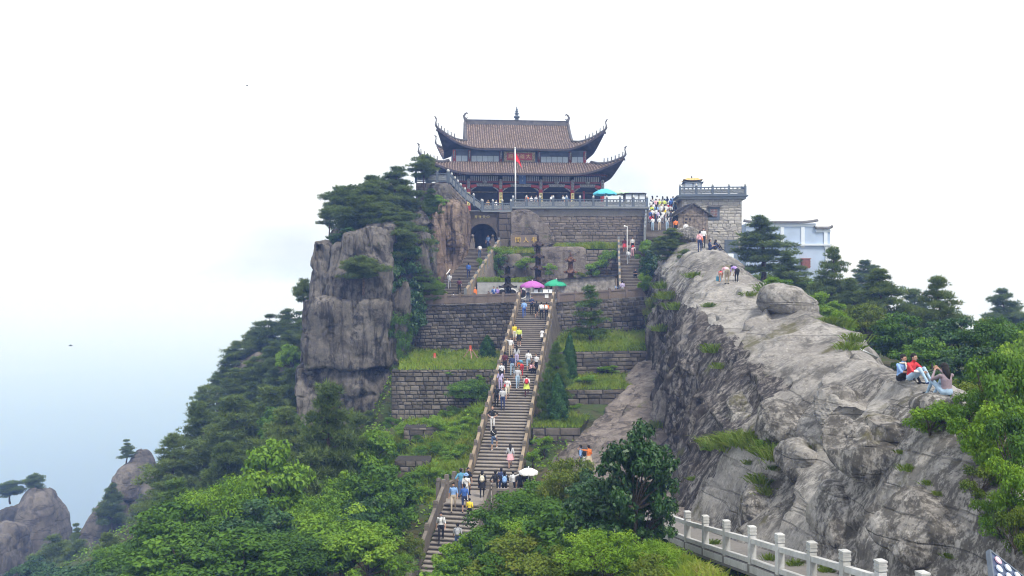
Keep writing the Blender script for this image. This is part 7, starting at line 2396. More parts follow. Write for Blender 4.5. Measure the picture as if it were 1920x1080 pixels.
# =================================================================== people
SK = dict(pel=(0, 0, 0.93), chest=(0, 0, 1.27), neck=(0, -0.01, 1.44), head=(0, -0.03, 1.585),
          shL=(-0.175, 0, 1.38), elL=(-0.235, 0.03, 1.11), wrL=(-0.24, -0.04, 0.87), shR=(0.175, 0, 1.38), elR=(0.235, 0.03, 1.11), wrR=(0.24, -0.04, 0.87),
          hiL=(-0.09, 0, 0.89), knL=(-0.10, -0.02, 0.49), anL=(-0.10, 0.01, 0.085), hiR=(0.09, 0, 0.89), knR=(0.10, -0.02, 0.49), anR=(0.10, 0.01, 0.085))
def sk(**kw):
    d = dict(SK); d.update(kw); return d
def shift(d, keys, v):
    for k in keys: d[k] = tuple(Vector(d[k]) + Vector(v))
    return d
UP = ('chest', 'neck', 'head', 'shL', 'shR', 'elL', 'elR', 'wrL', 'wrR')
POSES = {
    'stand': sk(),
    'climb': sk(knL=(-0.10, -0.27, 0.70), anL=(-0.10, -0.26, 0.24), anR=(0.10, 0.10, 0.09), knR=(0.10, 0.02, 0.49), elL=(-0.24, 0.12, 1.12), wrL=(-0.25, 0.03, 0.88), wrR=(0.25, -0.22, 0.95), elR=(0.24, -0.06, 1.11)),
    'walk': sk(knL=(-0.10, -0.16, 0.50), anL=(-0.10, -0.20, 0.09), anR=(0.10, 0.24, 0.11), knR=(0.10, 0.02, 0.49), elL=(-0.24, 0.14, 1.12), wrL=(-0.26, 0.12, 0.88), wrR=(0.25, -0.2, 0.93), elR=(0.24, -0.03, 1.11)),
    'akimbo': sk(elL=(-0.38, 0.07, 1.16), wrL=(-0.17, -0.05, 1.0), elR=(0.38, 0.07, 1.16), wrR=(0.17, -0.05, 1.0)),
    'hold': sk(elL=(-0.24, -0.02, 1.12), wrL=(-0.08, -0.27, 1.17), elR=(0.24, -0.02, 1.12), wrR=(0.08, -0.27, 1.2)),
    'armup': sk(elL=(-0.40, -0.05, 1.5), wrL=(-0.32, -0.2, 1.72)),
    'point': sk(elR=(0.42, -0.12, 1.42), wrR=(0.66, -0.2, 1.50), elL=(-0.24, 0.02, 1.12), wrL=(-0.14, -0.2, 1.05)),
    'rail': sk(elR=(0.40, -0.06, 1.18), wrR=(0.56, -0.12, 1.02)),
    'bend': sk(pel=(0, 0.10, 0.88), chest=(0, -0.20, 1.05), neck=(0, -0.36, 1.10), head=(0, -0.50, 1.12), shL=(-0.17, -0.3, 1.06), shR=(0.17, -0.3, 1.06), elL=(-0.2, -0.36, 0.80), wrL=(-0.16, -0.46, 0.58), elR=(0.2, -0.36, 0.80), wrR=(0.16, -0.46, 0.58),
               hiL=(-0.09, 0.10, 0.85), hiR=(0.09, 0.10, 0.85), knL=(-0.1, 0.0, 0.47), knR=(0.1, -0.02, 0.47)),
    'squat': sk(pel=(0, 0.12, 0.34), chest=(0, -0.02, 0.62), neck=(0, -0.10, 0.77), head=(0, -0.16, 0.90), shL=(-0.17, -0.06, 0.72), shR=(0.17, -0.06, 0.72), elL=(-0.24, -0.22, 0.52), wrL=(-0.1, -0.38, 0.52), elR=(0.24, -0.22, 0.52), wrR=(0.1, -0.38, 0.5),
                hiL=(-0.10, 0.10, 0.30), hiR=(0.10, 0.10, 0.30), knL=(-0.16, -0.30, 0.48), knR=(0.16, -0.30, 0.48), anL=(-0.13, -0.10, 0.085), anR=(0.13, -0.10, 0.085)),
    'sit': sk(pel=(0, 0.0, 0.52), chest=(0, 0.02, 0.86), neck=(0, 0.0, 1.03), head=(0, -0.03, 1.17), shL=(-0.175, 0.0, 0.97), shR=(0.175, 0.0, 0.97), elL=(-0.22, -0.06, 0.72), wrL=(-0.12, -0.3, 0.62), elR=(0.22, -0.06, 0.72), wrR=(0.12, -0.3, 0.62),
              hiL=(-0.10, -0.02, 0.50), hiR=(0.10, -0.02, 0.50), knL=(-0.12, -0.42, 0.50), knR=(0.12, -0.42, 0.50), anL=(-0.12, -0.40, 0.085), anR=(0.12, -0.40, 0.085)),
    'kneesup': sk(pel=(0, 0.0, 0.12), chest=(0, -0.04, 0.46), neck=(0, -0.10, 0.62), head=(0, -0.14, 0.77), shL=(-0.185, -0.06, 0.56), shR=(0.185, -0.06, 0.56), elL=(-0.27, -0.28, 0.36), wrL=(-0.06, -0.48, 0.34), elR=(0.27, -0.28, 0.36), wrR=(0.06, -0.47, 0.32),
                  hiL=(-0.10, -0.03, 0.12), hiR=(0.10, -0.03, 0.12), knL=(-0.11, -0.42, 0.44), knR=(0.12, -0.40, 0.44), anL=(-0.11, -0.68, 0.06), anR=(0.12, -0.66, 0.06)),
    'kneeslow': sk(pel=(0, 0.0, 0.12), chest=(0, 0.04, 0.47), neck=(0, 0.02, 0.64), head=(0.02, -0.02, 0.79), shL=(-0.18, 0.02, 0.57), shR=(0.18, 0.02, 0.57), elL=(-0.25, -0.16, 0.36), wrL=(-0.15, -0.38, 0.40), elR=(0.26, -0.10, 0.34), wrR=(0.25, -0.34, 0.26),
                   hiL=(-0.10, -0.03, 0.12), hiR=(0.10, -0.03, 0.12), knL=(-0.12, -0.45, 0.36), knR=(0.13, -0.46, 0.34), anL=(-0.12, -0.78, 0.06), anR=(0.13, -0.80, 0.06)),
    'photo': sk(pel=(0, 0.0, 0.12), chest=(0, -0.03, 0.46), neck=(0, -0.08, 0.63), head=(0, -0.12, 0.78), shL=(-0.185, -0.04, 0.57), shR=(0.185, -0.04, 0.57), elL=(-0.26, -0.28, 0.48), wrL=(-0.10, -0.42, 0.70), elR=(0.24, -0.30, 0.44), wrR=(0.03, -0.44, 0.68),
                hiL=(-0.10, -0.03, 0.12), hiR=(0.10, -0.03, 0.12), knL=(-0.16, -0.40, 0.42), knR=(0.16, -0.38, 0.40), anL=(-0.13, -0.62, 0.06), anR=(0.13, -0.60, 0.06)),
}
SLOTS = ("skin", "shirt", "pants", "shoe", "hair", "forearm", "calf")

def seg_dist(P, a, b):
    a, b = np.array(a), np.array(b)
    d = b - a
    t = np.clip(((P - a) @ d) / (d @ d + 1e-9), 0, 1)
    return np.linalg.norm(P - (a + t[:, None] * d), axis=1), t

def body_mesh(pose):
    """one continuous figure grown from a posed skeleton"""
    J = {k: Vector(v) for k, v in POSES[pose].items()}
    mb = MB()
    def cap(a, b, r0, r1):
        mb.tube([a, a.lerp(b, 0.35), a.lerp(b, 0.7), b], [r0, r0 + (r1 - r0) * 0.3, r0 + (r1 - r0) * 0.72, r1], 10)
        mb.ball(a, r0, 8); mb.ball(b, r1, 8)
    # torso: rings along the spine
    side = (J['shR'] - J['shL']).normalized()
    spine = [J['pel'] + (J['pel'] - J['chest']).normalized() * 0.07, J['pel'], J['pel'].lerp(J['chest'], 0.45), J['chest'], J['chest'].lerp(J['neck'], 0.6), J['neck']]
    wid = [(0.12, 0.10), (0.165, 0.125), (0.138, 0.105), (0.165, 0.118), (0.155, 0.095), (0.06, 0.06)]
    ring, fc, n = [], [], 14
    for i, (c, (w_, d_)) in enumerate(zip(spine, wid)):
        t_ = (spine[min(i + 1, 5)] - spine[max(i - 1, 0)]).normalized()
        s_ = (side - t_ * side.dot(t_)).normalized()
        f_ = t_.cross(s_)
        for k in range(n):
            a = 2 * math.pi * k / n
            ring.append(c + s_ * math.cos(a) * w_ + f_ * math.sin(a) * d_)
    for i in range(5):
        for k in range(n):
            fc.append((i * n + k, i * n + (k + 1) % n, (i + 1) * n + (k + 1) % n, (i + 1) * n + k))
    fc += [tuple(range(n - 1, -1, -1)), tuple(5 * n + k for k in range(n))]
    mb.raw(ring, fc)
    cap(J['neck'] - Vector((0, 0, 0.03)), J['head'] - Vector((0, 0, 0.05)), 0.055, 0.055)
    mb.ball(J['head'] + Vector((0, 0.012, 0.02)), 0.1, 12, (0.82, 0.95, 1.08))
    mb.ball(J['head'] + Vector((0, -0.02, -0.045)), 0.075, 10, (0.85, 0.95, 1.0))
    for s in 'LR':
        cap(J['sh' + s], J['el' + s], 0.058, 0.045)
        cap(J['el' + s], J['wr' + s], 0.043, 0.03)
        hd = (J['wr' + s] - J['el' + s]).normalized()
        mb.ball(J['wr' + s] + hd * 0.05, 0.042, 7, (0.8, 0.8, 1.0))
        cap(J['hi' + s], J['kn' + s], 0.092, 0.062)
        cap(J['kn' + s], J['an' + s], 0.058, 0.04)
        f0 = J['an' + s]
        toe = f0 + Vector((0, -0.15, -0.035))
        cap(f0 + Vector((0, 0.03, -0.035)), toe, 0.045, 0.038)
    tmp = mb.build("tmp_body", [])
    rm = tmp.modifiers.new("r", 'REMESH'); rm.mode = 'VOXEL'; rm.voxel_size = 0.02
    sm = tmp.modifiers.new("s", 'SMOOTH'); sm.factor = 0.5; sm.iterations = 3
    dg = bpy.context.evaluated_depsgraph_get()
    me = bpy.data.meshes.new_from_object(tmp.evaluated_get(dg))
    bpy.data.objects.remove(tmp)
    V = np.empty(len(me.vertices) * 3, dtype=np.float32); me.vertices.foreach_get("co", V); V = V.reshape(-1, 3)
    faces = [tuple(p.vertices) for p in me.polygons]
    bpy.data.meshes.remove(me)
    C = np.array([V[list(f)].mean(0) for f in faces])
    segs = []
    for s in 'LR':
        segs += [(J['sh' + s], J['el' + s], 1, 0.05), (J['el' + s], J['wr' + s] + (J['wr' + s] - J['el' + s]).normalized() * 0.08, 5, 0.036), (J['hi' + s], J['kn' + s], 2, 0.075), (J['kn' + s], J['an' + s], 6, 0.05),
                 (J['an' + s] + Vector((0, 0.03, -0.04)), J['an' + s] + Vector((0, -0.15, -0.04)), 3, 0.04)]
    segs += [(J['pel'], J['pel'].lerp(J['chest'], 0.2), 2, 0.13), (J['pel'].lerp(J['chest'], 0.35), J['neck'] - Vector((0, 0, 0.03)), 1, 0.13), (J['neck'] + Vector((0, 0, 0.02)), J['head'] - Vector((0, 0, 0.06)), 0, 0.05), (J['head'] - Vector((0, 0, 0.02)), J['head'] + Vector((0, 0, 0.03)), 0, 0.09)]
    D = np.stack([seg_dist(C, a, b)[0] - r for a, b, _, r in segs], 1)
    mi = np.array([q[2] for q in segs])[D.argmin(1)]
    # hands are always skin: beyond the wrist
    for s in 'LR':
        dd = np.linalg.norm(C - np.array(tuple(J['wr' + s] + (J['wr' + s] - J['el' + s]).normalized() * 0.05)), axis=1)
        mi[(dd < 0.06) & (mi == 5)] = 0
    hc = np.array(tuple(J['head']))
    rel = C - hc
    isH = (np.linalg.norm(rel, axis=1) < 0.15) & (mi == 0) & (rel[:, 2] > -0.09)
    hair = isH & ((rel[:, 2] > 0.055) | (rel[:, 1] > 0.02))
    mi[hair] = 4
    out = MB()
    out.v = [Vector(p) for p in V.tolist()]
    out.f = [list(f) for f in faces]
    out.m = mi.tolist()
    # face: eyes, nose, mouth, ears
    h = J['head']
    out.cm = 4
    for sx in (-0.034, 0.034): out.ball(h + Vector((sx, -0.083, 0.005)), 0.011, 5)
    out.cm = 0
    out.tube([h + Vector((0, -0.088, 0.01)), h + Vector((0, -0.108, -0.03)), h + Vector((0, -0.088, -0.036))], [0.008, 0.014, 0.008], 5)
    for sx in (-0.084, 0.084): out.ball(h + Vector((sx, 0.0, -0.01)), 0.024, 5, (0.45, 0.8, 1.2))
    out.cm = 3
    out.box(h + Vector((0, -0.086, -0.062)), (0.04, 0.012, 0.008))
    # fingers
    out.cm = 0
    for s in 'LR':
        hd = (J['wr' + s] - J['el' + s]).normalized()
        sx = hd.cross(Vector((0, 1, 0.2))).normalized()
        up = sx.cross(hd)
        b0 = J['wr' + s] + hd * 0.078
        for k, ln in enumerate((0.062, 0.074, 0.068, 0.05)):
            p = b0 + sx * (k - 1.5) * 0.018
            out.tube([p, p + hd * ln * 0.55 + up * 0.006, p + hd * ln + up * -0.014], [0.0095, 0.009, 0.006], 5)
        p = J['wr' + s] + hd * 0.03 - sx * 0.03
        out.tube([p, p + hd * 0.03 - sx * 0.022, p + hd * 0.06 - sx * 0.026], [0.011, 0.0105, 0.007], 5)
    return out

BODY = {}
def body_of(pose):
    if pose not in BODY:
        me = body_of_mb = body_mesh(pose).mesh("person", [MT['white']] * 7, True)
        BODY[pose] = me
    return BODY[pose]

PC = {
    'skin': (0.46, 0.28, 0.20), 'black': (0.018, 0.018, 0.02), 'white': (0.72, 0.72, 0.73), 'grey': (0.34, 0.35, 0.37), 'lgrey': (0.52, 0.53, 0.56), 'navy': (0.03, 0.045, 0.12), 'blue': (0.05, 0.13, 0.42), 'lblue': (0.24, 0.40, 0.72),
    'denim': (0.10, 0.16, 0.30), 'ldenim': (0.35, 0.48, 0.62), 'red': (0.55, 0.04, 0.05), 'orange': (0.75, 0.20, 0.05), 'yellow': (0.80, 0.62, 0.05), 'lime': (0.65, 0.75, 0.15), 'pink': (0.75, 0.42, 0.47), 'lilac': (0.52, 0.46, 0.68), 'purple': (0.38, 0.26, 0.62),
    'maroon': (0.10, 0.025, 0.04), 'beige': (0.50, 0.42, 0.32), 'khaki': (0.30, 0.26, 0.19), 'teal': (0.10, 0.30, 0.45), 'green': (0.05, 0.2, 0.08), 'hairblack': (0.014, 0.012, 0.012), 'hairgrey': (0.18, 0.17, 0.17), 'cream': (0.68, 0.63, 0.52), 'mauve': (0.27, 0.21, 0.24), 'shoewhite': (0.7, 0.7, 0.7), 'tan': (0.42, 0.28, 0.15),
}
_pm = {}
def pmat(c):
    if c not in _pm:
        _pm[c] = plain("cloth_" + c if c not in ('skin',) else "skin", PC[c], 0.75, var=0.1, scale=14)
    return _pm[c]

WEAR = {}
def wear_mesh(kind, pose):
    k = (kind, pose)
    if k in WEAR: return WEAR[k]
    J = {a: Vector(b) for a, b in POSES[pose].items()}
    mb = MB()
    if kind in ('skirt', 'longskirt'):
        c = J['pel']
        ln = 0.42 if kind == 'skirt' else 0.62
        v, f, n = [], [], 18
        for i in range(6):
            t = i / 5
            for q in range(n):
                a = 2 * math.pi * q / n
                r_ = (0.165 + 0.10 * t) * (1 + 0.06 * t * math.cos(a * 6))
                v.append(c + Vector((r_ * math.cos(a), 0.8 * r_ * math.sin(a) + 0.02 * t, 0.12 - ln * t)))
        for i in range(5):
            for q in range(n):
                f.append((i * n + q, i * n + (q + 1) % n, (i + 1) * n + (q + 1) % n, (i + 1) * n + q))
        mb.raw(v, f)
    elif kind == 'backpack':
        up = (J['neck'] - J['chest']).normalized()
        back = Vector((0, 1, 0)) - up * up.y
        back.normalize()
        c = J['chest'] + back * 0.2 - up * 0.06
        M_ = Matrix((( 1, back.x, up.x, c.x), (0, back.y, up.y, c.y), (0, back.z, up.z, c.z), (0, 0, 0, 1)))
        mb.raw(*(lambda b: (b.v, b.f))(MB().ball((0, 0, 0), 1.0, 8, (0.155, 0.10, 0.22))), M_)
        mb.raw(*(lambda b: (b.v, b.f))(MB().ball((0, 0.07, -0.07), 1.0, 7, (0.11, 0.06, 0.1))), M_)
        for sx in (-0.11, 0.11):
            s = J['chest'] + Vector((sx, 0, 0))
            mb.tube([s + back * 0.13 + up * 0.12, s + up * 0.19, s - back * 0.125 + up * 0.05, s - back * 0.12 - up * 0.1, s + back * 0.1 - up * 0.2], 0.018, 5)
    elif kind == 'bag':
        c = J['pel'] + Vector((-0.2, 0.04, 0.1))
        mb.ball(c, 1.0, 7, (0.07, 0.13, 0.12))
        mb.tube([c + Vector((0, 0, 0.1)), J['chest'] + Vector((-0.02, 0.14, 0.02)), J['shR'] + Vector((0, 0.03, 0.06)), J['chest'] + Vector((0.0, -0.14, 0.0)), c + Vector((0.02, -0.06, 0.08))], 0.015, 5)
    elif kind == 'longhair':
        h = J['head']
        mb.ball(h + Vector((0, 0.02, 0.03)), 0.112, 9, (0.92, 1.0, 1.0))
        mb.tube([h + Vector((0, 0.05, 0.02)), h + Vector((0, 0.09, -0.1)), J['neck'] + Vector((0, 0.10, -0.03)), J['neck'] + Vector((0, 0.13, -0.2))], [0.1, 0.095, 0.085, 0.03], 9)
        # keep the face free
        mb.v = [Vector((p.x, max(p.y, h.y - 0.045), p.z)) if p.z < h.z + 0.06 else p for p in mb.v]
    elif kind == 'hair':
        h = J['head']
        mb.ball(h + Vector((0, 0.022, 0.035)), 0.108, 9, (0.86, 1.0, 1.0))
        mb.v = [Vector((p.x, max(p.y, h.y - 0.04), p.z)) if p.z < h.z + 0.065 else p for p in mb.v]
    elif kind in ('hat', 'conehat'):
        h = J['head']
        if kind == 'hat':
            mb.lathe([(0.19, 0.02), (0.18, 0.035), (0.112, 0.07), (0.105, 0.13), (0.07, 0.155), (0.01, 0.16)], 14, h)
        else:
            mb.lathe([(0.27, 0.01), (0.26, 0.03), (0.12, 0.12), (0.01, 0.2)], 14, h)
    elif kind == 'cap':
        h = J['head']
        mb.ball(h + Vector((0, 0.01, 0.055)), 0.11, 9, (0.9, 1.0, 0.8))
        mb.box(h + Vector((0, -0.14, 0.05)), (0.13, 0.12, 0.015))
    elif kind == 'robe':
        c = J['pel']
        v, f, n = [], [], 16
        for (z, r_) in ((0.32, 0.17), (0.1, 0.19), (-0.3, 0.24), (-0.75, 0.3)):
            for q in range(n):
                a = 2 * math.pi * q / n
                v.append(c + Vector((r_ * math.cos(a), 0.8 * r_ * math.sin(a), z)))
        for i in range(3):
            for q in range(n):
                f.append((i * n + q, i * n + (q + 1) % n, (i + 1) * n + (q + 1) % n, (i + 1) * n + q))
        mb.raw(v, f)
    elif kind == 'scarf':
        nk = J['neck']
        mb.tube([nk + Vector((0.09 * math.cos(a), 0.09 * math.sin(a) * 0.9, 0.0)) for a in np.linspace(0, 6.28, 12)], 0.028, 6)
        mb.tube([nk + Vector((0.02, -0.09, 0)), nk + Vector((0.03, -0.15, -0.2)), nk + Vector((0.04, -0.17, -0.34))], [0.03, 0.035, 0.03], 6)
    me = mb.mesh(kind, MT['white'], True)
    WEAR[k] = me
    return me
WEAR_NAME = {'longskirt': 'skirt', 'longhair': 'hair', 'conehat': 'hat', 'bag': 'shoulder_bag'}

qrng = random.Random(12)
def person(pose, pos, H, rz, shirt, pants, label, group, shoes='black', fore='skin', calf=None, hair='hairblack', wear=(), hairkind='hair'):
    o = link("person", body_of(pose), None, pos, (0, 0, rz), (H / 1.7,) * 3)
    tag(o, label, "person", group)
    for i, c in enumerate(('skin', shirt, pants, shoes, hair, fore, calf or pants)):
        s = o.material_slots[i]
        s.link = 'OBJECT'
        s.material = pmat(c)
    ws = list(wear)
    if hairkind: ws.append((hairkind, hair))
    for kind, c in ws:
        w = link(WEAR_NAME.get(kind, kind), wear_mesh(kind, pose), o)
        w.material_slots[0].link = 'OBJECT'
        w.material_slots[0].material = pmat(c)
    return o

def stand_at(px, py, Y=None, z=None):
    """feet position: on the nearest surface at that pixel, or at distance Y"""
    if Y is None:
        h = hit(px, py)
        p = h[0].copy()
    else:
        p = W(px, py, Y)
        if z is not None: p.z = z
    return snap(p)
BK, FR = math.pi, 0.0
GS = "people on the main stairs"
stairs_people = [
    ('climb', 983, 597, 1.68, BK, 'lblue', 'blue', "person in light blue shirt and blue trousers near the stair head", {}),
    ('hold', 997, 592, 1.72, FR, 'navy', 'black', "person in navy shirt with folded arms facing down at the stair head", {}),
    ('climb', 1006, 599, 1.62, BK, 'black', 'black', "person all in black climbing near the stair head", dict(calf='skin')),
    ('climb', 1015, 603, 1.66, BK, 'white', 'black', "person with white backpack and black trousers near the stair head", dict(wear=[('backpack', 'white')])),
    ('climb', 1025, 601, 1.66, BK, 'orange', 'black', "person in orange with a white pack at the top right of the stairs", dict(wear=[('backpack', 'white')])),
    ('stand', 965, 642, 1.6, FR + 0.5, 'yellow', 'cream', "person in golden top leaning at the left rail below the stair head", dict(calf='skin', hairkind='longhair')),
    ('stand', 973, 652, 1.66, FR, 'lime', 'black', "person in lime top and black skirt walking down", dict(calf='skin', fore='white', wear=[('skirt', 'black')], shoes='shoewhite', hairkind='longhair')),
    ('climb', 1016, 644, 1.15, BK, 'white', 'black', "small child in white dress holding the right rail", dict(wear=[('skirt', 'white')])),
    ('armup', 957, 672, 1.68, FR, 'white', 'beige', "person in white tee with one arm raised by the left rail", {}),
    ('stand', 969, 688, 1.66, BK, 'lgrey', 'lilac', "person in pale grey top and lilac trousers in the middle of the stairs", dict(hairkind='longhair')),
    ('climb', 991, 697, 1.70, BK, 'white', 'ldenim', "person in white tee and pale blue shorts climbing mid-stairs", dict(calf='skin')),
    ('stand', 947, 700, 1.74, BK, 'maroon', 'black', "person in maroon shirt by the left rail mid-stairs", {}),
    ('climb', 960, 708, 1.68, BK, 'navy', 'ldenim', "person in navy tee and pale jeans mid-stairs", {}),
    ('bend', 978, 706, 1.62, BK + 0.6, 'orange', 'red', "person in orange vest and red trousers bending mid-stairs", dict(hairkind='hair', wear=[('backpack', 'teal')])),
    ('stand', 1006, 703, 1.62, FR - 0.6, 'white', 'black', "person in white top and black trousers at the right rail mid-stairs", {}),
    ('squat', 996, 702, 1.62, FR + 0.7, 'pink', 'black', "person in pink crouching beside the right rail mid-stairs", dict(hairkind='longhair')),
    ('stand', 940, 722, 1.66, FR, 'white', 'black', "person in striped white top at the left rail below mid-stairs", dict(wear=[('bag', 'black')])),
    ('walk', 970, 733, 1.72, FR, 'lgrey', 'ldenim', "person in grey tee and pale jeans walking down mid-stairs", dict(shoes='shoewhite')),
    ('stand', 938, 736, 1.62, BK, 'lilac', 'lilac', "person in lilac half hidden by the left rail", dict(hairkind='longhair')),
    ('walk', 951, 752, 1.68, FR, 'white', 'cream', "person in white tee and cream shorts with a red bag", dict(calf='skin', wear=[('bag', 'red')])),
    ('climb', 987, 748, 1.66, BK, 'white', 'maroon', "person with red backpack and yellow skirt climbing", dict(wear=[('backpack', 'red'), ('skirt', 'lime')], hairkind='hair')),
    ('stand', 943, 770, 1.74, FR, 'lgrey', 'navy', "person in pale grey shirt and navy trousers walking down by the left rail", {}),
    ('stand', 931, 766, 1.68, BK, 'black', 'black', "person in black standing at the left rail beside the grey shirt", {}),
    ('akimbo', 924, 809, 1.76, FR, 'black', 'white', "bald person in black tee and white trousers, hands on hips", dict(hair='skin', hairkind=None, shoes='shoewhite')),
    ('climb', 925, 850, 1.70, BK - 0.3, 'black', 'denim', "person in black tee and denim shorts with a white bag on the lower stairs", dict(calf='skin', wear=[('bag', 'white')], shoes='shoewhite')),
    ('climb', 957, 880, 1.64, BK, 'lgrey', 'pink', "person in grey top and pink skirt on the lowest stairs", dict(calf='skin', wear=[('skirt', 'pink')], fore='lgrey', hairkind='longhair')),
]
for (pose, px, py, H, rz, sh_, pa_, lb, kw) in stairs_people:
    person(pose, stand_at(px, py), H, rz + qrng.uniform(-0.2, 0.2), sh_, pa_, lb, GS, **kw)

GL = "people on and around the landing"
def land(px, Y): return Vector((W(px, 0, Y).x, Y, LZ + 0.002))
for (pose, p, H, rz, sh_, pa_, lb, kw) in [
    ('stand', land(904, 54.6), 1.66, BK, 'black', 'black', "person in long black coat with a pale backpack on the landing", dict(wear=[('backpack', 'cream'), ('skirt', 'black')], hairkind='longhair', fore='black')),
    ('akimbo', land(929, 54.4), 1.70, BK + 0.4, 'black', 'black', "person in black with elbows out at the landing's right post", {}),
    ('hold', land(946, 54.2), 1.70, BK, 'black', 'black', "person in black tee with a blue pack sitting group at the landing rail", dict(wear=[('backpack', 'lblue')])),
    ('armup', land(962, 54.6), 1.64, BK - 0.5, 'white', 'black', "person in white raising an arm in the landing group", dict(fore='white')),
    ('stand', land(975, 54.1), 1.70, BK, 'black', 'black', "broad person in black tee at the right of the landing group", {}),
    ('stand', land(940, 55.4), 1.66, BK, 'navy', 'navy', "person in navy behind the landing group", {}),
    ('stand', land(988, 54.5), 1.56, FR, 'black', 'black', "person under the white umbrella at the landing's right end", dict(hairkind='longhair')),
    ('akimbo', land(864, 54.7), 1.76, BK + 0.5, 'teal', 'denim', "person in teal polo at the landing's left rail", {}),
    ('stand', land(878, 55.2), 1.72, FR + 0.6, 'black', 'black', "person in black shirt behind the blue hat at the landing", {}),
    ('stand', land(874, 53.7), 1.66, BK, 'white', 'white', "person in white wearing a blue bucket hat on the landing", dict(wear=[('hat', 'lblue'), ('bag', 'tan')])),
]: person(pose, p, H, rz, sh_, pa_, lb, GL, **kw)
for (pose, px, py, H, rz, sh_, pa_, lb, kw) in [
    ('walk', 849, 966, 1.72, FR, 'lblue', 'beige', "person in blue checked shirt and beige trousers on the lower flight", {}),
    ('climb', 870, 966, 1.68, BK, 'blue', 'navy', "person in blue patterned shirt and dark shorts on the lower flight", dict(calf='skin')),
    ('climb', 880, 982, 1.35, BK, 'yellow', 'black', "child in yellow tee on the lower flight", {}),
    ('walk', 827, 1020, 1.70, FR, 'white', 'black', "person in white tee with black straps low on the lower flight", dict(wear=[('backpack', 'black')])),
    ('climb', 858, 1040, 1.66, BK, 'grey', 'denim', "person with a grey pack half hidden by bushes on the lower flight", dict(wear=[('backpack', 'grey')])),
]: person(pose, stand_at(px, py), H, rz, sh_, pa_, lb, "people on the lower flight", **kw)
GC = "couple at the white fence end"
cp1, cp2 = stand_at(1089, 887), stand_at(1104, 885)
person('stand', cp1, 1.70, -1.9, 'lblue', 'navy', "person in pale blue shirt with a black backpack beside the short white fence", GC, wear=[('backpack', 'black')])
person('point', cp2, 1.62, -2.4, 'orange', 'beige', "person in orange top and beige skirt pointing up at the rock", GC, calf='skin', wear=[('skirt', 'beige')])

# middle terrace and upper flights
GT = "people on the middle terrace and upper flights"
for (pose, px, py, Y, H, rz, sh_, pa_, lb, kw) in [
    ('climb', 842, 545, None, 1.74, BK, 'lgrey', 'grey', "person in grey tee low on the flight to the arch", {}),
    ('climb', 861, 553, None, 1.66, BK, 'maroon', 'black', "person in maroon vest low on the flight to the arch", dict(fore='white')),
    ('climb', 879, 523, None, 1.72, BK, 'blue', 'navy', "person in bright blue jacket midway on the flight to the arch", dict(fore='blue')),
    ('climb', 900, 486, None, 1.68, BK, 'lgrey', 'denim', "person in pale clothes high on the flight to the arch", dict(wear=[('backpack', 'white')])),
    ('stand', 915, 468, 104.9, 1.7, FR, 'denim', 'navy', "dim person just inside the dark arch", {}),
    ('stand', 891, 566, 90.5, 1.7, BK + 0.9, 'orange', 'orange', "monk in orange robe on the middle terrace", dict(wear=[('robe', 'orange')], hair='skin', hairkind=None, fore='yellow')),
    ('sit', 834, 573, 89.5, 1.6, FR, 'red', 'black', "seated person in red with a yellow conical hat behind the parapet", dict(wear=[('conehat', 'yellow')])),
    ('sit', 824, 573, 89.8, 1.6, FR, 'maroon', 'black', "seated person in dark red behind the parapet", {}),
    ('sit', 850, 572, 90.0, 1.6, BK, 'white', 'grey', "seated person in white behind the parapet", {}),
    ('stand', 926, 566, 89.6, 1.68, FR, 'blue', 'navy', "person in blue jacket and white scarf behind the parapet", dict(wear=[('scarf', 'white')])),
    ('stand', 932.5, 566, 90.6, 1.62, FR, 'purple', 'black', "person in purple behind the blue jacket at the parapet", {}),
    ('sit', 916, 566, 90.0, 1.6, FR, 'maroon', 'black', "low seated person with a white cloth behind the parapet", {}),
    ('stand', 976, 563, 88.5, 1.62, -1.2, 'pink', 'black', "person in pink at the left of the stair-head stall", dict(hairkind='longhair')),
    ('stand', 990, 562, 88.8, 1.70, FR, 'white', 'denim', "stallkeeper in white under the purple parasol", {}),
    ('stand', 1034, 562, 88.9, 1.66, BK + 1.0, 'black', 'black', "person in black beside the right end of the counter", {}),
    ('climb', 1171, 474, None, 1.66, BK, 'maroon', 'red', "person in maroon top and red skirt high on the upper right steps", dict(wear=[('skirt', 'red')], calf='skin')),
    ('bend', 1186, 482, None, 1.62, BK - 0.6, 'white', 'pink', "person with a red pack and pink trousers high on the upper right steps", dict(wear=[('backpack', 'red')])),
    ('climb', 1178, 498, None, 1.68, BK, 'lgrey', 'grey', "person with a pale pack climbing the middle of the upper right steps", dict(wear=[('backpack', 'lgrey')])),
    ('bend', 1156, 548, 90.0, 1.70, BK + 0.3, 'lblue', 'navy', "person in blue with a white cap at the foot of the upper right steps", dict(wear=[('cap', 'white')])),
    ('stand', 1167, 549, 90.2, 1.66, BK, 'lilac', 'grey', "person in pale lilac shirt and shorts at the foot of the upper right steps", dict(calf='skin')),
    ('stand', 1186, 472, 103.5, 1.7, FR, 'white', 'black', "person in white at the top of the upper right steps", {}),
    ('squat', 1191, 523, None, 1.66, FR, 'black', 'black', "dark-clothed person crouching at the right of the upper right steps", {}),
]:
    z = None
    if Y is not None and 88 < Y < 92: z = drop(W(px, py, Y).x, Y, 3.0)
    person(pose, stand_at(px, py, Y, z), H, rz, sh_, pa_, lb, GT, **kw)

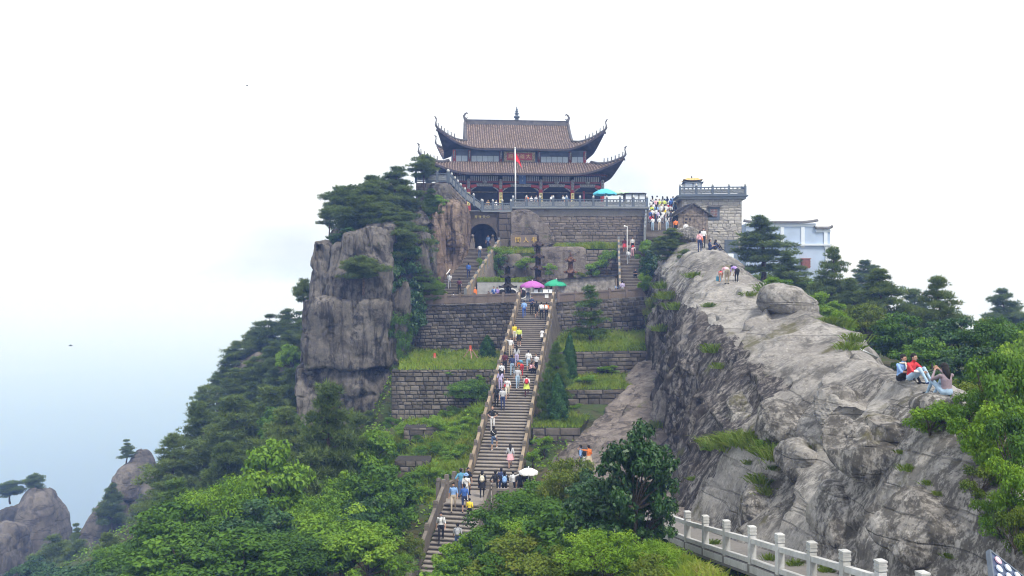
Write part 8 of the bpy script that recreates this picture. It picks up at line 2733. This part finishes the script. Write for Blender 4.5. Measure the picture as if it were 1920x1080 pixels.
# dense crowd on the top flight
GCR = "dense crowd on the topmost flight"
crowd_cols = ['white', 'white', 'lgrey', 'navy', 'lblue', 'white', 'pink', 'black', 'lime', 'blue', 'lilac', 'white', 'grey', 'cream', 'red', 'teal', 'white', 'lblue']
cpt = ['black', 'navy', 'denim', 'grey', 'beige', 'black', 'ldenim']
cn = 0
rows_n = ["top", "second", "third", "fourth", "fifth", "sixth", "seventh", "lowest"]
for row in range(8):
    f = 0.97 - row * 0.108
    npp = [5, 6, 5, 6, 5, 5, 4, 4][row]
    for k in range(npp):
        i = int(26 * f)
        x = -1.6 + 3.2 * (k + 0.5) / npp + qrng.uniform(-0.16, 0.16)
        p = ca + c_u * ((i + 0.5) * c_fl.length / 26) + c_side * x + Vector((0, 0, (i + 1) * (cb.z - ca.z) / 26))
        col_ = crowd_cols[cn % len(crowd_cols)] if qrng.random() < 0.8 else qrng.choice(crowd_cols)
        if (row, k) == (1, 2): col_ = 'lime'
        if (row, k) == (4, 2): col_ = 'yellow'
        person(qrng.choice(('stand', 'stand', 'climb', 'hold')), p, qrng.uniform(1.58, 1.76), qrng.choice((BK, BK, FR)) + qrng.uniform(-0.5, 0.5), col_, qrng.choice(cpt),
               "person in %s on the crowded top steps, %s row, number %s from left" % ({'lgrey': 'pale grey', 'lblue': 'light blue', 'lime': 'lime green'}.get(col_, col_), rows_n[row], ["one", "two", "three", "four", "five", "six"][k]), GCR,
               hairkind=qrng.choice(('hair', 'hair', 'longhair')))
        cn += 1
# on the plaza behind the balustrade
for (px, Y, sh_, lb) in ((988, 107.6, 'orange', "person in orange seen over the temple balustrade near the flagpole"), (996, 108.4, 'white', "person in white seen over the temple balustrade beside the orange one"), (1005, 107.9, 'lgrey', "person in grey at the temple balustrade's third panel"),
                         (1034, 107.5, 'white', "person in white right of the temple's middle columns"), (1056, 107.4, 'white', "person with a pale hat behind the temple balustrade"), (1062, 107.9, 'lblue', "person in light blue behind the temple balustrade"), (915, 107.4, 'tan', "person in tan above the arch gateway"), (930, 107.6, 'white', "person in white above the arch gateway")):
    p = Vector((W(px, 0, Y).x, Y, PZ if px > 960 else PZ - 0.6))
    person('stand', p, 1.66, qrng.uniform(-1, 1), sh_, 'black', lb, "people on the temple plaza")

# on the ridge
GR = "people on the rock ridge"
b3z = drop(W(1285, 0, 83).x, 83)
for (pose, px, py, H, rz, sh_, pa_, lb, kw) in [
    ('stand', 1286, 447, 1.68, BK, 'white', 'black', "person in white tee and black trousers below the shack", {}),
    ('stand', 1312, 472, 1.72, BK, 'pink', 'navy', "person in checked pink shirt with an orange shoulder bag on the ridge top", dict(wear=[('bag', 'orange')])),
    ('kneeslow', 1331, 469, 1.72, 1.3, 'navy', 'navy', "person in navy sitting on the ridge top", {}),
    ('kneesup', 1340, 468, 1.66, 1.9, 'navy', 'black', "person in navy sitting behind the other navy one", dict(hairkind='longhair')),
    ('stand', 1319, 464, 1.70, FR, 'white', 'black', "person in white just behind the orange shoulder bag", {}),
    ('bend', 1351, 528, 1.15, BK - 0.3, 'red', 'skin', "small child in red stooping on the ridge", {}),
    ('bend', 1363, 532, 1.74, BK + 0.1, 'pink', 'khaki', "person in pink shirt and khaki trousers stooping on the ridge", dict(hair='hairgrey')),
    ('bend', 1381, 529, 1.66, BK + 0.5, 'purple', 'black', "person in purple top and black leggings stooping on the ridge", dict(shoes='shoewhite', hairkind='longhair')),
]:
    person(pose, stand_at(px, py) - Vector((0, 0, 0.03)), H, rz, sh_, pa_, lb, GR, **kw)
person('stand', W(1267, 440, 93.5), 1.70, BK, 'orange', 'black', "person in orange-red tee between the crowd and the shack", GR)
GQ = "people sitting on the near end of the ridge"
p1 = stand_at(1688, 716); p2 = stand_at(1711, 716); p3 = stand_at(1776, 744)
person('kneesup', p1, 1.72, 0.45, 'lblue', 'black', "person in blue tee with a scarf hugging their knees on the rock", GQ, wear=[('scarf', 'cream')], calf='black')
person('kneesup', p2 + Vector((0.0, 0.15, 0.0)), 1.72, 0.5, 'red', 'ldenim', "person in red and white top and pale jeans sitting close beside the blue tee", GQ, fore='white', shoes='navy', hairkind='hair')
person('photo', p3, 1.72, BK + 0.25, 'mauve', 'ldenim', "person in mauve seen from behind, holding up a phone", GQ, hairkind='longhair', fore='mauve')
# phone in the hands of the photographer
mb = MB(); mb.box((0, 0, 0), (0.075, 0.012, 0.15))
ph_loc = p3 + Matrix.Rotation(BK + 0.5, 3, 'Z') @ (Vector((-0.03, -0.47, 0.78)) * 1.72 / 1.7)
tag(mb.build("phone", MT['blackmetal'], loc=ph_loc, rot=(0.1, 0, BK + 0.5)), "dark phone held up by the mauve-clad sitter", "phone")
# white umbrella over the landing, blue bag on the ridge
u0 = land(991, 54.3)
t = parasol("small white umbrella held over the landing's right end", u0 + Vector((0, 0, 0.95)), Vector((W(991, 0, 54.0).x, 54.0, W(0, 877, 54.0).z)), 0.58, MT['whitecloth'], group=None, drop=0.35)
t.name = "umbrella"; t["category"] = "umbrella"
hb1 = stand_at(1347, 527)
mb = MB(); mb.box((0, 0, 0.17), (0.30, 0.16, 0.32), taper=0.92)
bg = mb.build("blue_bag", pmat('teal'), loc=hb1, rot=(0, 0, 0.3))
tag(bg, "small blue bag standing on the ridge by the child in red", "bag")
mb = MB(); mb.tube([(-0.08, 0, 0.32), (-0.06, 0, 0.44), (0.06, 0, 0.44), (0.08, 0, 0.32)], 0.012, 5); mb.build("handle", pmat('teal'), bg)
# ------------------------------------------------------------------ haze
hz = bpy.data.materials.new("haze_air")
hz.use_nodes = True
hn = hz.node_tree
hn.nodes.clear()
ho = hn.nodes.new("ShaderNodeOutputMaterial")
hv = hn.nodes.new("ShaderNodeVolumePrincipled")
hv.inputs['Color'].default_value = (0.29, 0.465, 1.0, 1)
hv.inputs['Density'].default_value = 0.00108
hv.inputs['Absorption Color'].default_value = (1, 1, 1, 1)
hv.inputs['Anisotropy'].default_value = 0.1
hn.links.new(hv.outputs['Volume'], ho.inputs['Volume'])
mb = MB()
mb.box((0, 0, (-460 + 30) / 2), (29000, 29000, 490))
haze = mb.build("haze", hz)
tag(haze, "pale blue haze filling the valley air", None, None, "stuff")
